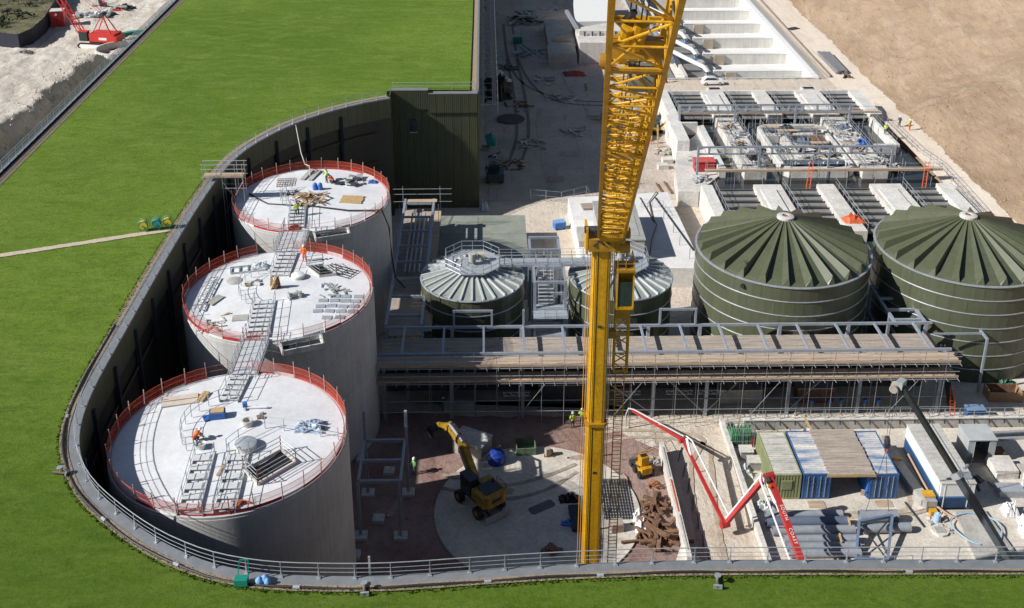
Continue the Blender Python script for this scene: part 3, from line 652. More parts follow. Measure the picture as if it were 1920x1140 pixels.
# bridges between tanks and stepped walkways
def bridge(label, x, w_, y0, y1):
    v = thing('link_bridge', label, 'bridge', (x, y0, TZ), 'bridges between concrete tanks')
    n = 6
    for i in range(n):
        ya = y0 + (y1 - y0) * i / n; MB().bb(x - w_ / 2, ya + .02, TZ + .16, x + w_ / 2, ya + (y1 - y0) / n - .02, TZ + .22).build('grating', mat('pale_grating', (.50, .52, .54), .6, var=.12, scale=2), v)
    for s_ in (-w_ / 2, w_ / 2):
        MB().bb(x + s_ - .06, y0, TZ - .1, x + s_ + .06, y1, TZ + .22).build('girder', galv, v)
        rail_run(None, None, [(x + s_, y0 - .6, TZ + .2), (x + s_, y1 + .6, TZ + .2)], 1.1, 1.0, parent=v, bars=(1, .66, .33))
bridge('steel bridge linking the nearest and middle concrete tanks', -18.2, 1.9, 71.2, 76.2)
bridge('steel bridge linking the middle and farthest concrete tanks', -18.1, 2.4, 91.2, 95.6)
treads('stepped_walkway', 'stepped walkway behind the crouching worker on the nearest tank', (-18.6, 67.6, TZ + .15), (-18.4, 71.0, TZ + .1), 1.3, 5)
treads('stepped_walkway', 'left of two front stepped walkways on the nearest tank roof', (-18.9, 61.6, TZ + .2), (-18.6, 56.0, TZ + .08), 1.3, 6)
treads('stepped_walkway', 'right of two front stepped walkways on the nearest tank beside hatch', (-16.6, 61.6, TZ + .2), (-16.4, 56.0, TZ + .08), 1.3, 6)
treads('stepped_walkway', 'stepped walkway on rear half of the middle tank roof', (-18.1, 86.2, TZ + .2), (-18.1, 91.0, TZ + .1), 1.6, 6)
treads('stepped_walkway', 'stepped walkway on front half of the middle tank roof', (-18.6, 82.0, TZ + .2), (-18.2, 76.4, TZ + .1), 1.7, 8)
treads('stepped_walkway', 'stepped walkway on front half of the farthest tank roof', (-18.7, 100.6, TZ + .2), (-18.2, 96.0, TZ + .1), 1.5, 6)
def arc(cx, cy, r, a0, a1, n, k): return [(cx + r * math.cos(R_(a0 + (a1 - a0) * i / n)), cy + r * math.sin(R_(a0 + (a1 - a0) * i / n)), TZ + .25) for i in range(n + 1)]
rail_run('curved_guard_rail', 'curved guard rail round the middle of the nearest tank roof', arc(-17.4, 64.4, 3.7, 220, 108, 9, 0), step=1.3)
rail_run('bent_guard_rail', 'guard rail leading from round cover to right rim of nearest tank', [(-17.5, 61.9, TZ + .25), (-16.9, 62.9, TZ + .25), (-15.4, 64.4, TZ + .25), (-12.7, 63.9, TZ + .15), (-10.2, 63.2, TZ + .1)])
rail_run('curved_guard_rail', 'curved guard rail on the left half of the middle tank roof', arc(-17.6, 84.2, 3.6, 225, 120, 8, 0), step=1.3)
rail_run('curved_guard_rail', 'curved guard rail on the left half of the farthest tank roof', arc(-17.6, 103.2, 3.3, 225, 140, 6, 0), step=1.3)
# roof hatches with rails
def hatch(label, pts, z, depth=.5, flap=True):
    c = Vector((sum(p[0] for p in pts) / 4, sum(p[1] for p in pts) / 4, z)); v = thing('roof_hatch', label, 'hatch', tuple(c), 'open roof hatches')
    P = [Vector((p[0], p[1], z)) for p in pts]
    mb = MB(); mb.add([p + ZUP * .03 for p in P], [(0, 1, 2, 3)]); mb.build('opening', mat('pit_black', (.004, .004, .004), 1, var=0), v)
    for i in range(4): MB().bar(P[i] + ZUP * .12, P[(i + 1) % 4] + ZUP * .12, .12, .24).build('kerb', conc_w, v)
    for i in range(4):
        for b_ in (.5, .85, 1.2): MB().tube(P[i] + ZUP * b_, P[(i + 1) % 4] + ZUP * b_, .028, 5).build('rail', galv, v)
        MB().bar(P[i], P[i] + ZUP * 1.3, .06).build('post', rust, v)
    return v
hatch('open dark rectangular hatch with guard rails on the nearest tank roof', [(-16.0, 59.9), (-13.9, 62.0), (-12.7, 60.7), (-14.8, 58.5)], TZ + .15)
hatch('open dark hatch with guard rails on the middle tank roof', [(-16.0, 88.0), (-14.6, 88.4), (-13.2, 86.6), (-14.6, 86.2)], TZ + .15)
# landing frames cantilevered off the front right rims
for lab, c, rz in [('white landing frame hanging off front right rim of the farthest tank', (-14.7, 95.1, TZ - .05), .30), ('white landing frame hanging off front right rim of the middle tank', (-14.6, 75.6, TZ - .05), .35)]:
    v = thing('landing_frame', lab, 'landing', c, 'cantilevered landing frames', rz)
    for a, b_ in [((-1.7, -.75, 0), (1.7, -.75, 0)), ((-1.7, .75, 0), (1.7, .75, 0)), ((-1.7, -.75, 0), (-1.7, .75, 0)), ((1.7, -.75, 0), (1.7, .75, 0))]: MB().bar(a, b_, .16, .45).build('edge_beam', conc_w, v, True)
    MB().bb(-1.6, -.66, -.3, 1.6, .66, -.2).build('well', blk, v, True)
    for x in (-1.7, -.55, .55, 1.7): MB().bar((x, -.75, .2), (x, -.75, 1.25), .05).build('post', galv, v, True)
    for h in (.7, 1.2): MB().tube((-1.7, -.75, h), (1.7, -.75, h), .025, 5).build('rail', galv, v, True)
    for h in (.7, 1.2): MB().tube((1.7, -.75, h), (1.7, .75, h), .025, 5).build('rail', galv, v, True)

# ---------------------------------------------------------------- things lying on the tank roofs
def planks(name, label, cat, c, L_, W, n, rz, mt, th=.05, jit=.05, stack=1, pn='plank', grp=None):
    v = thing(name, label, cat, c, grp, rz)
    for q in range(stack):
        for i in range(n):
            MB().box((rnd.uniform(-jit, jit), (i - (n - 1) / 2) * W / n, th / 2 + q * th * 1.15), (L_ * rnd.uniform(.9, 1), W / n * .86, th), rnd.uniform(-jit, jit) * .4).build(pn, mt, v, True)
    return v
def heap_of(name, label, cat, c, n, L_, rad, mt, th=.06, up=.5, pn='plank', wd=.2):
    v = thing(name, label, cat, c)
    for i in range(n):
        a = rnd.uniform(0, 6.28); r = rnd.uniform(0, rad); l = L_ * rnd.uniform(.4, 1)
        MB().box((r * math.cos(a), r * math.sin(a), .06 + up * rnd.random() * (1 - r / rad * .7)), (l, wd * rnd.uniform(.6, 1.2), th), rnd.uniform(0, 6.28), rnd.uniform(-.3, .3), rnd.uniform(-.25, .25)).build(pn, mt if not isinstance(mt, list) else rnd.choice(mt), v, True)
    return v
def crumple(name, label, cat, c, sx, sy, h, mt, seed=1, n=16):
    r = random.Random(seed); mb = smooth(MB()); V = []
    for j in range(n + 1):
        for i in range(n + 1):
            x = (i / n - .5) * 2; y = (j / n - .5) * 2; d = max(abs(x), abs(y)); e = max(0, 1 - d ** 2.2)
            wob = 1 + .22 * fbm(x * 2 + seed * 7, y * 2, 1.3)
            V.append((x * sx * wob, y * sy * wob, .02 + h * e * (.45 + .55 * abs(fbm(x * 3 + seed, y * 3 + 5, 1.1)) * 2.2)))
    mb.add(V, [(j * (n + 1) + i, j * (n + 1) + i + 1, (j + 1) * (n + 1) + i + 1, (j + 1) * (n + 1) + i) for j in range(n) for i in range(n)])
    me = mb.mesh(name); o = bpy.data.objects.new(name, me); col.objects.link(o); o.location = (c[0] * KS, c[1] * KS, c[2]); me.materials.append(mt); return tag(o, label, cat)
def lathe_thing(name, label, cat, c, parts, n=20, grp=None):
    v = thing(name, label, cat, c, grp)
    for nm_, prof, mt in parts: mb = smooth(MB()); mb.lathe(prof, (0, 0, 0), n); mb.build(nm_, mt, v, True)
    return v
Z1 = TZ + .2
planks('plywood_stack', 'pale plywood sheets laid flat at rear left of nearest tank', 'plywood', (-22.2, 67.9, Z1 - .05), 2.9, 1.35, 2, .22, mat('plywood', (.58, .50, .42), .85, var=.12, scale=2), .05, .02, 2, 'sheet')
planks('formwork_beams', 'yellow formwork beams lying beside the plywood sheets', 'beams', (-20.6, 68.3, Z1 - .05), 1.3, .55, 2, 1.35, wood3, .18, .02, 1, 'beam')
v = thing('tool_box', 'wooden tool crate wrapped in blue tarpaulin on the nearest tank', 'crate', (-19.0, 65.8, Z1), None, .15)
MB().box((0, 0, .3), (1.15, .8, .5)).build('tarpaulin_skirt', tarp_b, v, True); MB().box((.02, .02, .6), (.95, .62, .1)).build('lid', wood3, v, True); MB().box((-.75, -.15, .1), (.5, .6, .2), .4).build('tarpaulin_fold', tarp_b, v, True)
person('p', 'worker in orange crouching on the nearest concrete tank roof', (-19.9, 63.0, Z1 + .02), -1.0, 'crouch', hio, hatw)
lathe_thing('bucket', 'grey mixing bucket in front of crouching worker on nearest tank', 'bucket', (-19.3, 62.3, Z1), [('pail', [(.0, .02), (.28, .0), (.36, .42), (.38, .42), (.33, .38), (.28, .3), (0, .3)], galv), ('contents', [(.32, .33), (0, .34)], conc_g)], 14)
lathe_thing('round_cover', 'large round raised access cover near the hatch on nearest tank', 'cover', (-16.3, 62.3, Z1), [('upstand', [(.72, 0), (.72, .42)], conc_w), ('lid', [(.78, .40), (.78, .48), (.6, .54), (0, .58)], tread)], 24)
lathe_thing('pipe_stub', 'short open concrete pipe stub at centre of nearest tank roof', 'pipe', (-16.7, 64.8, Z1), [('pipe', [(.42, 0), (.42, .5), (.32, .5), (.32, .05), (0, .04)], conc_w)], 18)
v = thing('vent_pipe', 'white pipe with blue valve lying at rear of nearest tank', 'pipe', (-16.6, 66.75, Z1)); smooth(MB().tube((-.6, 0, .14), (.95, .05, .14), .11, 10)).build('pipe', pipe_w, v, True); MB().box((-.7, .05, .3), (.35, .35, .5), .3).build('valve', blue_p, v, True); smooth(MB().tube((-.7, -.3, .12), (-.7, .2, .12), .12, 8)).build('elbow', pipe_w, v, True)
heap_of('stone_lumps', 'few small brown lumps lying in row beside white pipe', 'rubble', (-16.1, 65.6, Z1 - .02), 5, .35, .7, [conc_g, rust], .2, .05, 'lump', .25)
crumple('blue_sheeting', 'crumpled blue and grey plastic sheeting near right rim of nearest tank', 'sheeting', (-12.3, 64.6, Z1 - .1), 1.15, .75, .6, mat('blue_sheet', (.07, .17, .40), .5, var=.5, scale=3, c2=(.35, .42, .50)), 3)
planks('spirit_level', 'single yellow timber lying between the two front walkways', 'timber', (-17.5, 60.0, Z1), 1.4, .18, 1, 1.42, wood3, .1, .0)
heap_of('timber_offcuts', 'small heap of timber offcuts at front rim of nearest tank', 'timber', (-15.7, 56.7, TZ + .1), 7, .8, .5, [wood3, orange_s, rust], .08, .15)
# middle tank
v = thing('truss_beam', 'grey lattice truss beam lying along left side of middle tank', 'truss', (-23.9, 83.3, TZ + .1), None, 0)
for dx in (-.3, .3): MB().bar((dx, -3, .3), (dx + .15, 3, .3), .09).build('chord', galv, v, True)
for i in range(12): MB().bar((-.3 if i % 2 else .3, -3 + i * .5, .3), (.3 if i % 2 else -.3, -2.5 + i * .5, .3), .05).build('brace', galv, v, True)
planks('steel_boards', 'dark grey steel boards stacked beside truss on middle tank', 'boards', (-22.9, 82.3, TZ + .12), 1.7, .8, 4, 1.1, conc_g, .08, .05, 2, 'board')
heap_of('wood_scraps', 'scattered pale wood scraps near front left rim of middle tank', 'timber', (-22.3, 78.9, TZ + .1), 12, 1.4, 1.5, [wood3, conc_w, wood], .05, .1)
v = thing('wall_panel_frame', 'empty rectangular steel frame lying at rear left of middle tank', 'frame', (-21.2, 87.8, TZ + .15), None, .2)
for a, b_ in [((-1.6, -.6, .1), (1.6, -.6, .1)), ((-1.6, .6, .1), (1.6, .6, .1)), ((-1.6, -.6, .1), (-1.6, .6, .1)), ((0, -.6, .1), (0, .6, .1)), ((1.6, -.6, .1), (1.6, .6, .1)), ((-.8, -.6, .1), (-.8, .6, .1))]: MB().bar(a, b_, .09, .12).build('member', galv, v, True)
crumple('plastic_wrap', 'crumpled clear plastic wrap inside the steel frame', 'sheeting', (-20.2, 88.2, TZ + .2), .8, .5, .4, mat('clear_wrap', (.50, .54, .58), .4, var=.25, scale=5), 5)
lathe_thing('flat_disc', 'flat grey round cover lying in front of steel frame', 'cover', (-22.0, 85.7, TZ + .1), [('disc', [(.75, 0), (.75, .12), (.70, .15), (0, .16)], conc_g)], 24)
v = thing('timber_bundle', 'upright brown bundle of timber standing at middle tank centre', 'timber', (-18.2, 84.2, Z1 + .1))
for i in range(11): MB().bar((rnd.uniform(-.5, .5), rnd.uniform(-.35, .35), 0), (rnd.uniform(-.35, .35), rnd.uniform(-.25, .25), rnd.uniform(.7, 1.4)), .2, .12).build('baulk', wood3 if i % 3 else rust, v, True)
v = thing('pump_set', 'grey pump assembly with flanged pipes on middle tank', 'pump', (-16.1, 82.7, Z1), None, .5)
smooth(MB().tube((-.6, 0, .3), (.5, 0, .3), .24, 10)).build('casing', conc_g, v, True); smooth(MB().tube((.2, -.4, .3), (.2, .5, .3), .14, 8)).build('branch', galv, v, True); MB().box((-.2, 0, .07), (1.2, .7, .12)).build('base', galv, v, True); smooth(MB().tube((-.75, 0, .3), (-.6, 0, .3), .36, 12)).build('flange', galv, v, True)
lathe_thing('valve_dome', 'low pale dome cover left of hatch on middle tank', 'cover', (-16.5, 86.1, Z1), [('upstand', [(.6, 0), (.6, .3)], conc_w), ('dome', [(.64, .28), (.6, .4), (.35, .5), (0, .54)], white_p)], 20)
heap_of('fittings_heap', 'row of scattered small metal fittings right of centre on middle tank', 'fittings', (-13.2, 83.9, TZ + .2), 26, .7, 1.5, [galv, tread, conc_g], .1, .12, 'fitting', .16)
heap_of('pipe_fittings', 'small group of pale pipe fittings left of upright timber bundle', 'fittings', (-20.0, 85.0, Z1), 9, .8, .8, [white_p, galv, wood], .2, .2, 'fitting', .3)
v = thing('steel_lattice', 'black steel grille lying beside hatch on middle tank', 'grille', (-13.0, 87.3, TZ + .15), None, -.5)
for i in range(5): MB().bar((-1.6, -.8 + i * .4, .08), (1.6, -.8 + i * .4, .08), .05).build('bar', dark_st, v, True)
for i in range(4): MB().bar((-1.5 + i, -.9, .1), (-1.5 + i, .9, .1), .05).build('cross_bar', dark_st, v, True)
sheets = MB().bb(-.42, -.28, 0, .42, .28, .04).mesh('grey_sheet_tile')
sheets.materials.append(tread); q = 0
for j in range(5):
    for i in range(4):
        if (i, j) in ((0, 4), (3, 0), (0, 0)): continue
        x = -14.0 + i * .95 + rnd.uniform(-.08, .08) + .05 * j; y = 79.5 + j * .85 + rnd.uniform(-.1, .1)
        if math.hypot(x + 17.75, y - 83.7) > 7.4: continue
        o = bpy.data.objects.new('floor_plate', sheets); col.objects.link(o); o.location = (x * KS, y * KS, RZ(1, x, y) + .02); o.rotation_euler = (0, 0, rnd.uniform(-.12, .12))
        tag(o, 'grey metal plate in %s row from front, %s from left, middle tank roof' % ('first second third fourth fifth'.split()[j], 'first second third fourth'.split()[i]), 'plate', 'grey plates on the middle tank roof')
planks('ply_board', 'square grey board on bearers at front left of middle tank', 'board', (-20.2, 79.4, TZ + .14), 1.4, 1.1, 1, .1, conc_g, .1, 0, 1, 'board')
person('p', 'worker in orange standing at rear of the middle tank roof', (-16.4, 89.3, TZ + .15), 2.8, 'stand', hio, hatw, mat('orange_trousers', (.75, .14, .03), .8))
# farthest tank
heap_of('broken_timber_heap', 'heap of broken brown timber at centre of farthest tank', 'timber', (-17.9, 102.4, Z1 + .05), 34, 2.2, 1.7, [wood3, wood, rust], .07, .7)
v = thing('blue_cones', 'two blue barrels standing behind the timber heap', 'barrels', (-17.4, 105.0, Z1))
for dx in (-.28, .28): mb = smooth(MB()); mb.lathe([(.27, 0), (.29, .3), (.24, .7), (.1, .85), (0, .86)], (dx, 0, 0), 12); mb.build('barrel', blue_p, v, True)
v.name = 'blue_barrels'
person('p', 'worker in yellow vest and blue helmet at rear of farthest tank', (-16.7, 106.9, Z1), 2.2, 'stand', hiv, hatb)
person('p', 'worker in orange vest bending beside yellow vested worker on farthest tank', (-16.1, 106.7, Z1), 1.2, 'crouch', hio, hatb)
person('p', 'worker in yellow vest near front of the farthest tank', (-18.5, 98.7, TZ + .15), .4, 'stand', hiv, hatb)
v = thing('wire_panel', 'wire mesh panel lying at rear left of farthest tank', 'mesh panel', (-21.0, 107.0, Z1 - .05), None, .1)
for i in range(8): MB().bar((-1 + i * .286, -1.1, .06), (-1 + i * .286, 1.1, .06), .03).build('wire', rust, v, True)
for i in range(5): MB().bar((-1, -1.1 + i * .55, .07), (1, -1.1 + i * .55, .07), .04).build('cross_wire', rust, v, True)
planks('timber_rack', 'pale timber battens laid flat as a rack right of centre', 'timber', (-13.6, 102.5, Z1 - .02), 2.5, 1.9, 7, -.08, wood3, .1, .03, 1, 'batten')
heap_of('grating_stack', 'untidy stack of grey gratings and sheets at rear right of farthest tank', 'gratings', (-14.3, 106.9, TZ + .2), 16, 2.2, 1.3, [dark_st, galv, conc_w], .06, .25, 'grating', .7)
crumple('blue_bag', 'small blue bag near the rear right rim of farthest tank', 'bag', (-11.9, 107.0, TZ + .1), .5, .35, .4, tarp_b, 9, 8)
v = thing('ramp_boards', 'two long grey boards propped at rear of farthest tank', 'boards', (-18.8, 108.9, TZ + .15), None, 1.35)
for i in range(2): MB().box((0, -.6 + i * .9, .12), (3.0, .5, .08)).build('board', conc_g, v, True)
o = smooth(MB().path([(-24.3, 104.2, TZ + .2), (-23.2, 102.9, TZ + .2), (-21.9, 101.6, TZ + .2), (-20, 101.2, TZ + .25), (-17, 100.7, TZ + .3), (-13.6, 99.8, TZ + .25), (-11.5, 99.9, TZ + .2), (-10.3, 99.4, TZ + .5), (-9.6, 98.8, TZ - 1.2), (-9.4, 98.4, 10), (-9.0, 97, 8.2), (-8.0, 96.2, 7.4)], .09, 7)).build('delivery_hose', blk); tag(o, 'black hose crossing the farthest tank and hanging down its wall', 'hose')
crumple('black_sheet', 'small dark tarpaulin at front rim of farthest tank by bridge', 'sheeting', (-18.4, 96.1, TZ + .12), .6, .35, .4, blk, 11, 8)
heap_of('loose_tools', 'scattered grey tools and hoses left of the timber heap', 'tools', (-19.8, 103.9, Z1), 12, .9, 1.2, [galv, conc_g, blk], .08, .15, 'tool', .12)
o = smooth(MB().path([(-21.6, 118.2, 16.8), (-20.4, 113.6, 15.2), (-19.6, 111.0, 14.9), (-18.9, 109.6, 15.3), (-18.7, 108.5, TZ + .3)], .05, 6)).build('hanging_cable', mat('pale_cable', (.5, .5, .48), .6)); tag(o, 'thin pale cable sagging from roof edge to farthest tank', 'cable')

KS = 1.0

# timber scaffold platform bridging the roof edge beside the farthest tank
sp = thing('edge_scaffold_platform', 'boarded scaffold platform at roof edge beside the farthest tank', 'scaffold', (-27.8, 109, 14))
for q in range(4): MB().bb(-30.0, 108.3 + q * .26, 17.3, -25.7, 108.54 + q * .26, 17.35).build('board', wood, sp)
MB().bb(-30.0, 108.2, 17.25, -25.7, 108.26, 17.5).build('toe_board', wood, sp)
for x in (-30.0, -28.0, -26.6, -25.8):
    for y in (108.25, 109.4): MB().tube((x, y, 16.6 if x < -29 else 8.0), (x, y, 18.8), .034, 5).build('standard', galv, sp)
for z in (18.7, 18.2, 17.2, 16.0):
    for y in (108.25, 109.4): MB().tube((-30.2 if z > 17 else -28.2, y, z), (-25.5, y, z), .032, 5).build('ledger', galv, sp)
for a, b_ in (((-28, 108.25, 13), (-25.8, 108.25, 16.8)), ((-28, 108.25, 16.8), (-25.8, 108.25, 13))): MB().tube(a, b_, .03, 5).build('brace', galv, sp)
for z in (17.5, 18.1): MB().tube((-25.7, 108.1, z), (-25.7, 109.8, z), .05, 5).build('rust_rail', rust, sp)

# ================================================================ GREEN STEEL TANKS
def arc_panel(R, a, h, th=.06, n=3):
    V = []
    for i in range(n + 1):
        t = -a / 2 + a * i / n
        for r in (R, R - th):
            for z in (0, h): V.append((r * math.cos(t), r * math.sin(t), z))
    F = []
    for i in range(n):
        b_ = i * 4; c_ = b_ + 4
        F += [(b_, c_, c_ + 1, b_ + 1), (b_ + 2, b_ + 3, c_ + 3, c_ + 2), (b_ + 1, c_ + 1, c_ + 3, b_ + 3), (b_, b_ + 2, c_ + 2, c_)]
    F += [(0, 1, 3, 2), (n * 4, n * 4 + 2, n * 4 + 3, n * 4 + 1)]
    m_ = MB().add(V, F)
    return m_
def hoop(R, z, r=.07, n=72):
    mb = smooth(MB()); mb.lathe([(R - r, z - r * .8), (R + r * .7, z - r * .8), (R + r, z), (R + r * .7, z + r * .8), (R - r, z + r * .8)], (0, 0, 0), n); return mb
def green_tank(label, cx, cy, R, ze, nb, nseg, hoops):
    v = thing('green_steel_tank', label, 'tank', (cx, cy, 0), 'green steel tanks')
    h = ze / nb; a = 2 * math.pi / nseg
    key = (R, nb, nseg)
    if key not in PAN: PAN[key] = arc_panel(R, a - .012 / R * 1.6, h - .02).mesh('wall_panel'); PAN[key].materials.append(olive_t)
    mb = smooth(MB()); mb.lathe([(R - .07, 0), (R - .07, ze)], (0, 0, 0), 64); mb.build('shell', dark_st, v, True)
    for j in range(nb):
        for i in range(nseg):
            o = bpy.data.objects.new('wall_panel', PAN[key]); col.objects.link(o); o.parent = v; o.location = (0, 0, j * h + .01); o.rotation_euler = (0, 0, a * (i + (.5 if j % 2 else 0)))
    for z in hoops: hoop(R, z).build('stiffening_ring', galv, v, True)
    return v
PAN = {}
def big_roof(v, R, ze, za, n=24):
    a = 2 * math.pi / n; r0 = .75; dz = za - ze
    zc = lambda r: ze + dz * (1 - r / R)
    def pt(r, t, up): return (r * math.cos(t), r * math.sin(t), zc(r) + up)
    mb = MB(); up = .85
    # flat pan, rising fold, ridge, steep back, cut end at the eaves
    V = []
    for (r, u) in ((r0, .06), (R - .4, up * .86), (R - .1, 0.02)):
        for t, k in ((0, 0), (.62, .10), (.90, 1.0), (.985, .02)): V.append(pt(r, t * a, u * k))
    F = [(q * 4 + i, (q + 1) * 4 + i, (q + 1) * 4 + i + 1, q * 4 + i + 1) for q in range(2) for i in range(3)]
    mb.add(V, F); V2 = [(x, y, z - .05) for x, y, z in V]; mb.add(V2, [tuple(reversed(f)) for f in F])
    me = mb.mesh('roof_panel'); me.materials.append(olive_t)
    for i in range(n):
        o = bpy.data.objects.new('roof_panel', me); col.objects.link(o); o.parent = v; o.rotation_euler = (0, 0, i * a + .1)
    mb = smooth(MB()); mb.lathe([(R - .08, ze - .02), (R + .12, ze - .06), (R + .12, ze + .03), (R - .1, ze + .06)], (0, 0, 0), 72); mb.build('eaves_ring', galv, v, True)
    mb = smooth(MB()); mb.lathe([(.9, za - .42), (.88, za - .14), (.7, za - .06), (.36, za - .05), (.34, za - .2)], (0, 0, 0), 28); c = mb.build('apex_collar', mat('collar_grey', (.55, .53, .50), .7), v, True)
    mb = smooth(MB()); mb.lathe([(.34, za - .16), (0, za - .16)], (0, 0, 0), 20); mb.build('vent', mat('vent_red', (.25, .10, .07), .7), c, True)
HP = [1.57 * i for i in range(1, 7)]
d1 = green_tank('large olive green tank with pleated conical roof, left of the two', 31.1, 103.4, 8.95, 11.0, 7, 20, HP)
big_roof(d1, 8.95, 11.0, 14.7)
d2 = green_tank('large olive green tank with pleated conical roof at right frame edge', 50.2, 103.3, 8.95, 11.0, 7, 20, HP)
big_roof(d2, 8.95, 11.0, 14.7)
for v in (d1,):
    for (a, z, rr) in ((-2.25, 10.3, .22), ):
        o = smooth(MB().tube((8.9 * math.cos(a), 8.9 * math.sin(a), z), (9.2 * math.cos(a), 9.2 * math.sin(a), z), rr, 12)).build('nozzle', blk, v, True)
    smooth(MB().tube((-5.2, -5.6, 11.9), (-5.2, -5.6, 12.25), .28, 12)).build('roof_vent', olive, v, True)
for k, (cx, lb) in enumerate([(-1.45, 'small olive tank with white ribbed roof beside concrete tanks'), (14.0, 'small olive tank with white ribbed roof behind the yellow crane mast')]):
    cy, R, ze = 102.1, 5.35, 8.5
    v = green_tank(lb, cx, cy, R, ze, 5, 14, [1.7, 3.4, 5.1, 6.8])
    zp = 9.7; pale = mat('pale_roof_sheet', (.29, .33, .29), .45, .1, var=.1, scale=1.2, fine=.06)
    n = 28; a = 2 * math.pi / n; mb = MB()
    mb.add([(R * 1.01, 0, ze), (R * 1.01 * math.cos(a), R * 1.01 * math.sin(a), ze), (.5 * math.cos(a), .5 * math.sin(a), zp + .1), (.5, 0, zp + .1)], [(0, 1, 2, 3)])
    me = mb.mesh('roof_sheet'); me.materials.append(pale)
    rb = MB().bar((1.2, 0, zp - .02), (R * 1.0, 0, ze + .12), .17, .2).mesh('roof_rib'); rb.materials.append(mat('bright_zinc', (.60, .63, .66), .4, .25, var=.08, scale=2))
    for i in range(n):
        for mm, nm in ((me, 'roof_sheet'),) + (((rb, 'roof_rib'),) if i % 1 == 0 else ()):
            o = bpy.data.objects.new(nm, mm); col.objects.link(o); o.parent = v; o.rotation_euler = (0, 0, i * a)
    hoop(R, ze, .11).build('eaves_ring', galv, v, True)
    mb = smooth(MB()); mb.lathe([(2.0, 9.2), (2.0, 9.72), (0, 9.78)], (0, 0, 0), 8); mb.build('platform', tread, v, True)
    pl = thing('octagonal_guard_rail', f'octagonal railed platform on roof of the small olive tank {"beside the concrete tanks" if k == 0 else "behind the crane mast"}', 'guard rail', (cx, cy, 10), 'platforms on the small tanks')
    oc = [(cx + 3.0 * math.cos(math.pi / 8 + i * math.pi / 4), cy + .5 + 3.0 * math.sin(math.pi / 8 + i * math.pi / 4), 9.85) for i in range(9)]
    mb = MB()
    for i in range(8): mb.add([oc[i], oc[i + 1], (cx + (oc[i + 1][0] - cx) * .68, cy + .5 + (oc[i + 1][1] - cy - .5) * .68, 9.85), (cx + (oc[i][0] - cx) * .68, cy + .5 + (oc[i][1] - cy - .5) * .68, 9.85)], [(0, 1, 2, 3)])
    mb.build('deck', tread, pl)
    rail_run(None, None, oc, 1.1, 1.2, parent=pl, bars=(1, .5, .08), r=.03)
    smooth(MB().tube((cx, cy + .3, 10.1), (cx, cy + .3, 11.0), .38, 12)).build('mixer_motor', conc_g, pl)
    smooth(MB().tube((cx - 1.2, cy + .5, 10.4), (cx + .9, cy + .2, 10.4), .14, 8)).build('pipe', galv, pl)
    MB().box((cx + .9, cy + .9, 10.4), (.7, .6, .7)).build('control_box', mat('beige_box', (.50, .44, .34), .6), pl)
# walkway between the small tanks and stair tower
wb = thing('tank_walkway', 'steel walkway spanning between the two small olive tanks', 'walkway', (6, 102.5, 10))
for i in range(8): MB().bb(1.4 + i * 1.25, 101.9, 9.9, 1.4 + i * 1.25 + 1.2, 103.2, 9.98).build('grating', tread, wb)
for y in (101.9, 103.2):
    MB().bb(1.2, y - .05, 9.7, 11.6, y + .05, 9.95).build('girder', galv, wb); rail_run(None, None, [(1.4, y, 9.95), (11.4, y, 9.95)], 1.1, 1.25, parent=wb, bars=(1, .66, .33))
st = thing('stair_tower', 'zinc steel stair tower standing between the two small olive tanks', 'stair tower', (6.4, 100.5, 0))
for x in (4.9, 8.0):
    for y in (98.6, 101.8): MB().bb(x - .14, y - .14, 0, x + .14, y + .14, 9.7).build('column', galv_b, st)
for z in (3.2, 6.4, 9.5):
    for y in (98.6, 101.8): MB().bb(4.9, y - .1, z, 8.0, y + .1, z + .28).build('beam', galv_b, st)
    for x in (4.9, 8.0): MB().bb(x - .1, 98.6, z + .01, x + .1, 101.8, z + .27).build('beam', galv_b, st)
for k, z in enumerate((0, 3.2, 6.4)):
    for i in range(11):
        y = 98.9 + i * .25 if k % 2 == 0 else 101.5 - i * .25
        MB().bb(5.3, y, z + .29 * i + .1, 6.9, y + .24, z + .29 * i + .14).build('tread', tread, st)
    for x in (5.3, 6.9): MB().bar((x, 98.9 if k % 2 == 0 else 101.5, z + 1.2), (x, 101.6 if k % 2 == 0 else 98.8, z + 4.2), .05).build('handrail', galv, st)
for z in (3.5, 6.7): MB().bb(4.9, 98.6, z, 8.0, 99.3, z + .05).build('landing', tread, st); MB().bb(4.7, 96.9, z - .3, 8.2, 98.5, z - .25).build('landing', tread, st)
rail_run(None, None, [(4.7, 96.9, 6.5), (8.2, 96.9, 6.5)], 1.1, 1.1, parent=st)
pf = thing('steel_goalpost', 'open zinc portal frame behind the walkway of the small tanks', 'frame', (6.4, 109, 0))
for x in (4.8, 8.0):
    for y in (107.5, 110.5): MB().bb(x - .13, y - .13, 0, x + .13, y + .13, 8.6).build('column', galv_b, pf)
for y in (107.5, 110.5): MB().bb(4.7, y - .12, 8.6, 8.1, y + .12, 8.85).build('beam', galv_b, pf)
for x in (4.8, 8.0): MB().bb(x - .12, 107.6, 8.35, x + .12, 110.4, 8.58).build('beam', galv_b, pf)
for x in (5.6, 6.4, 7.2): smooth(MB().tube((x, 108.6, 4), (x, 108.6, 8.3), .12, 8)).build('pipe', galv, pf)

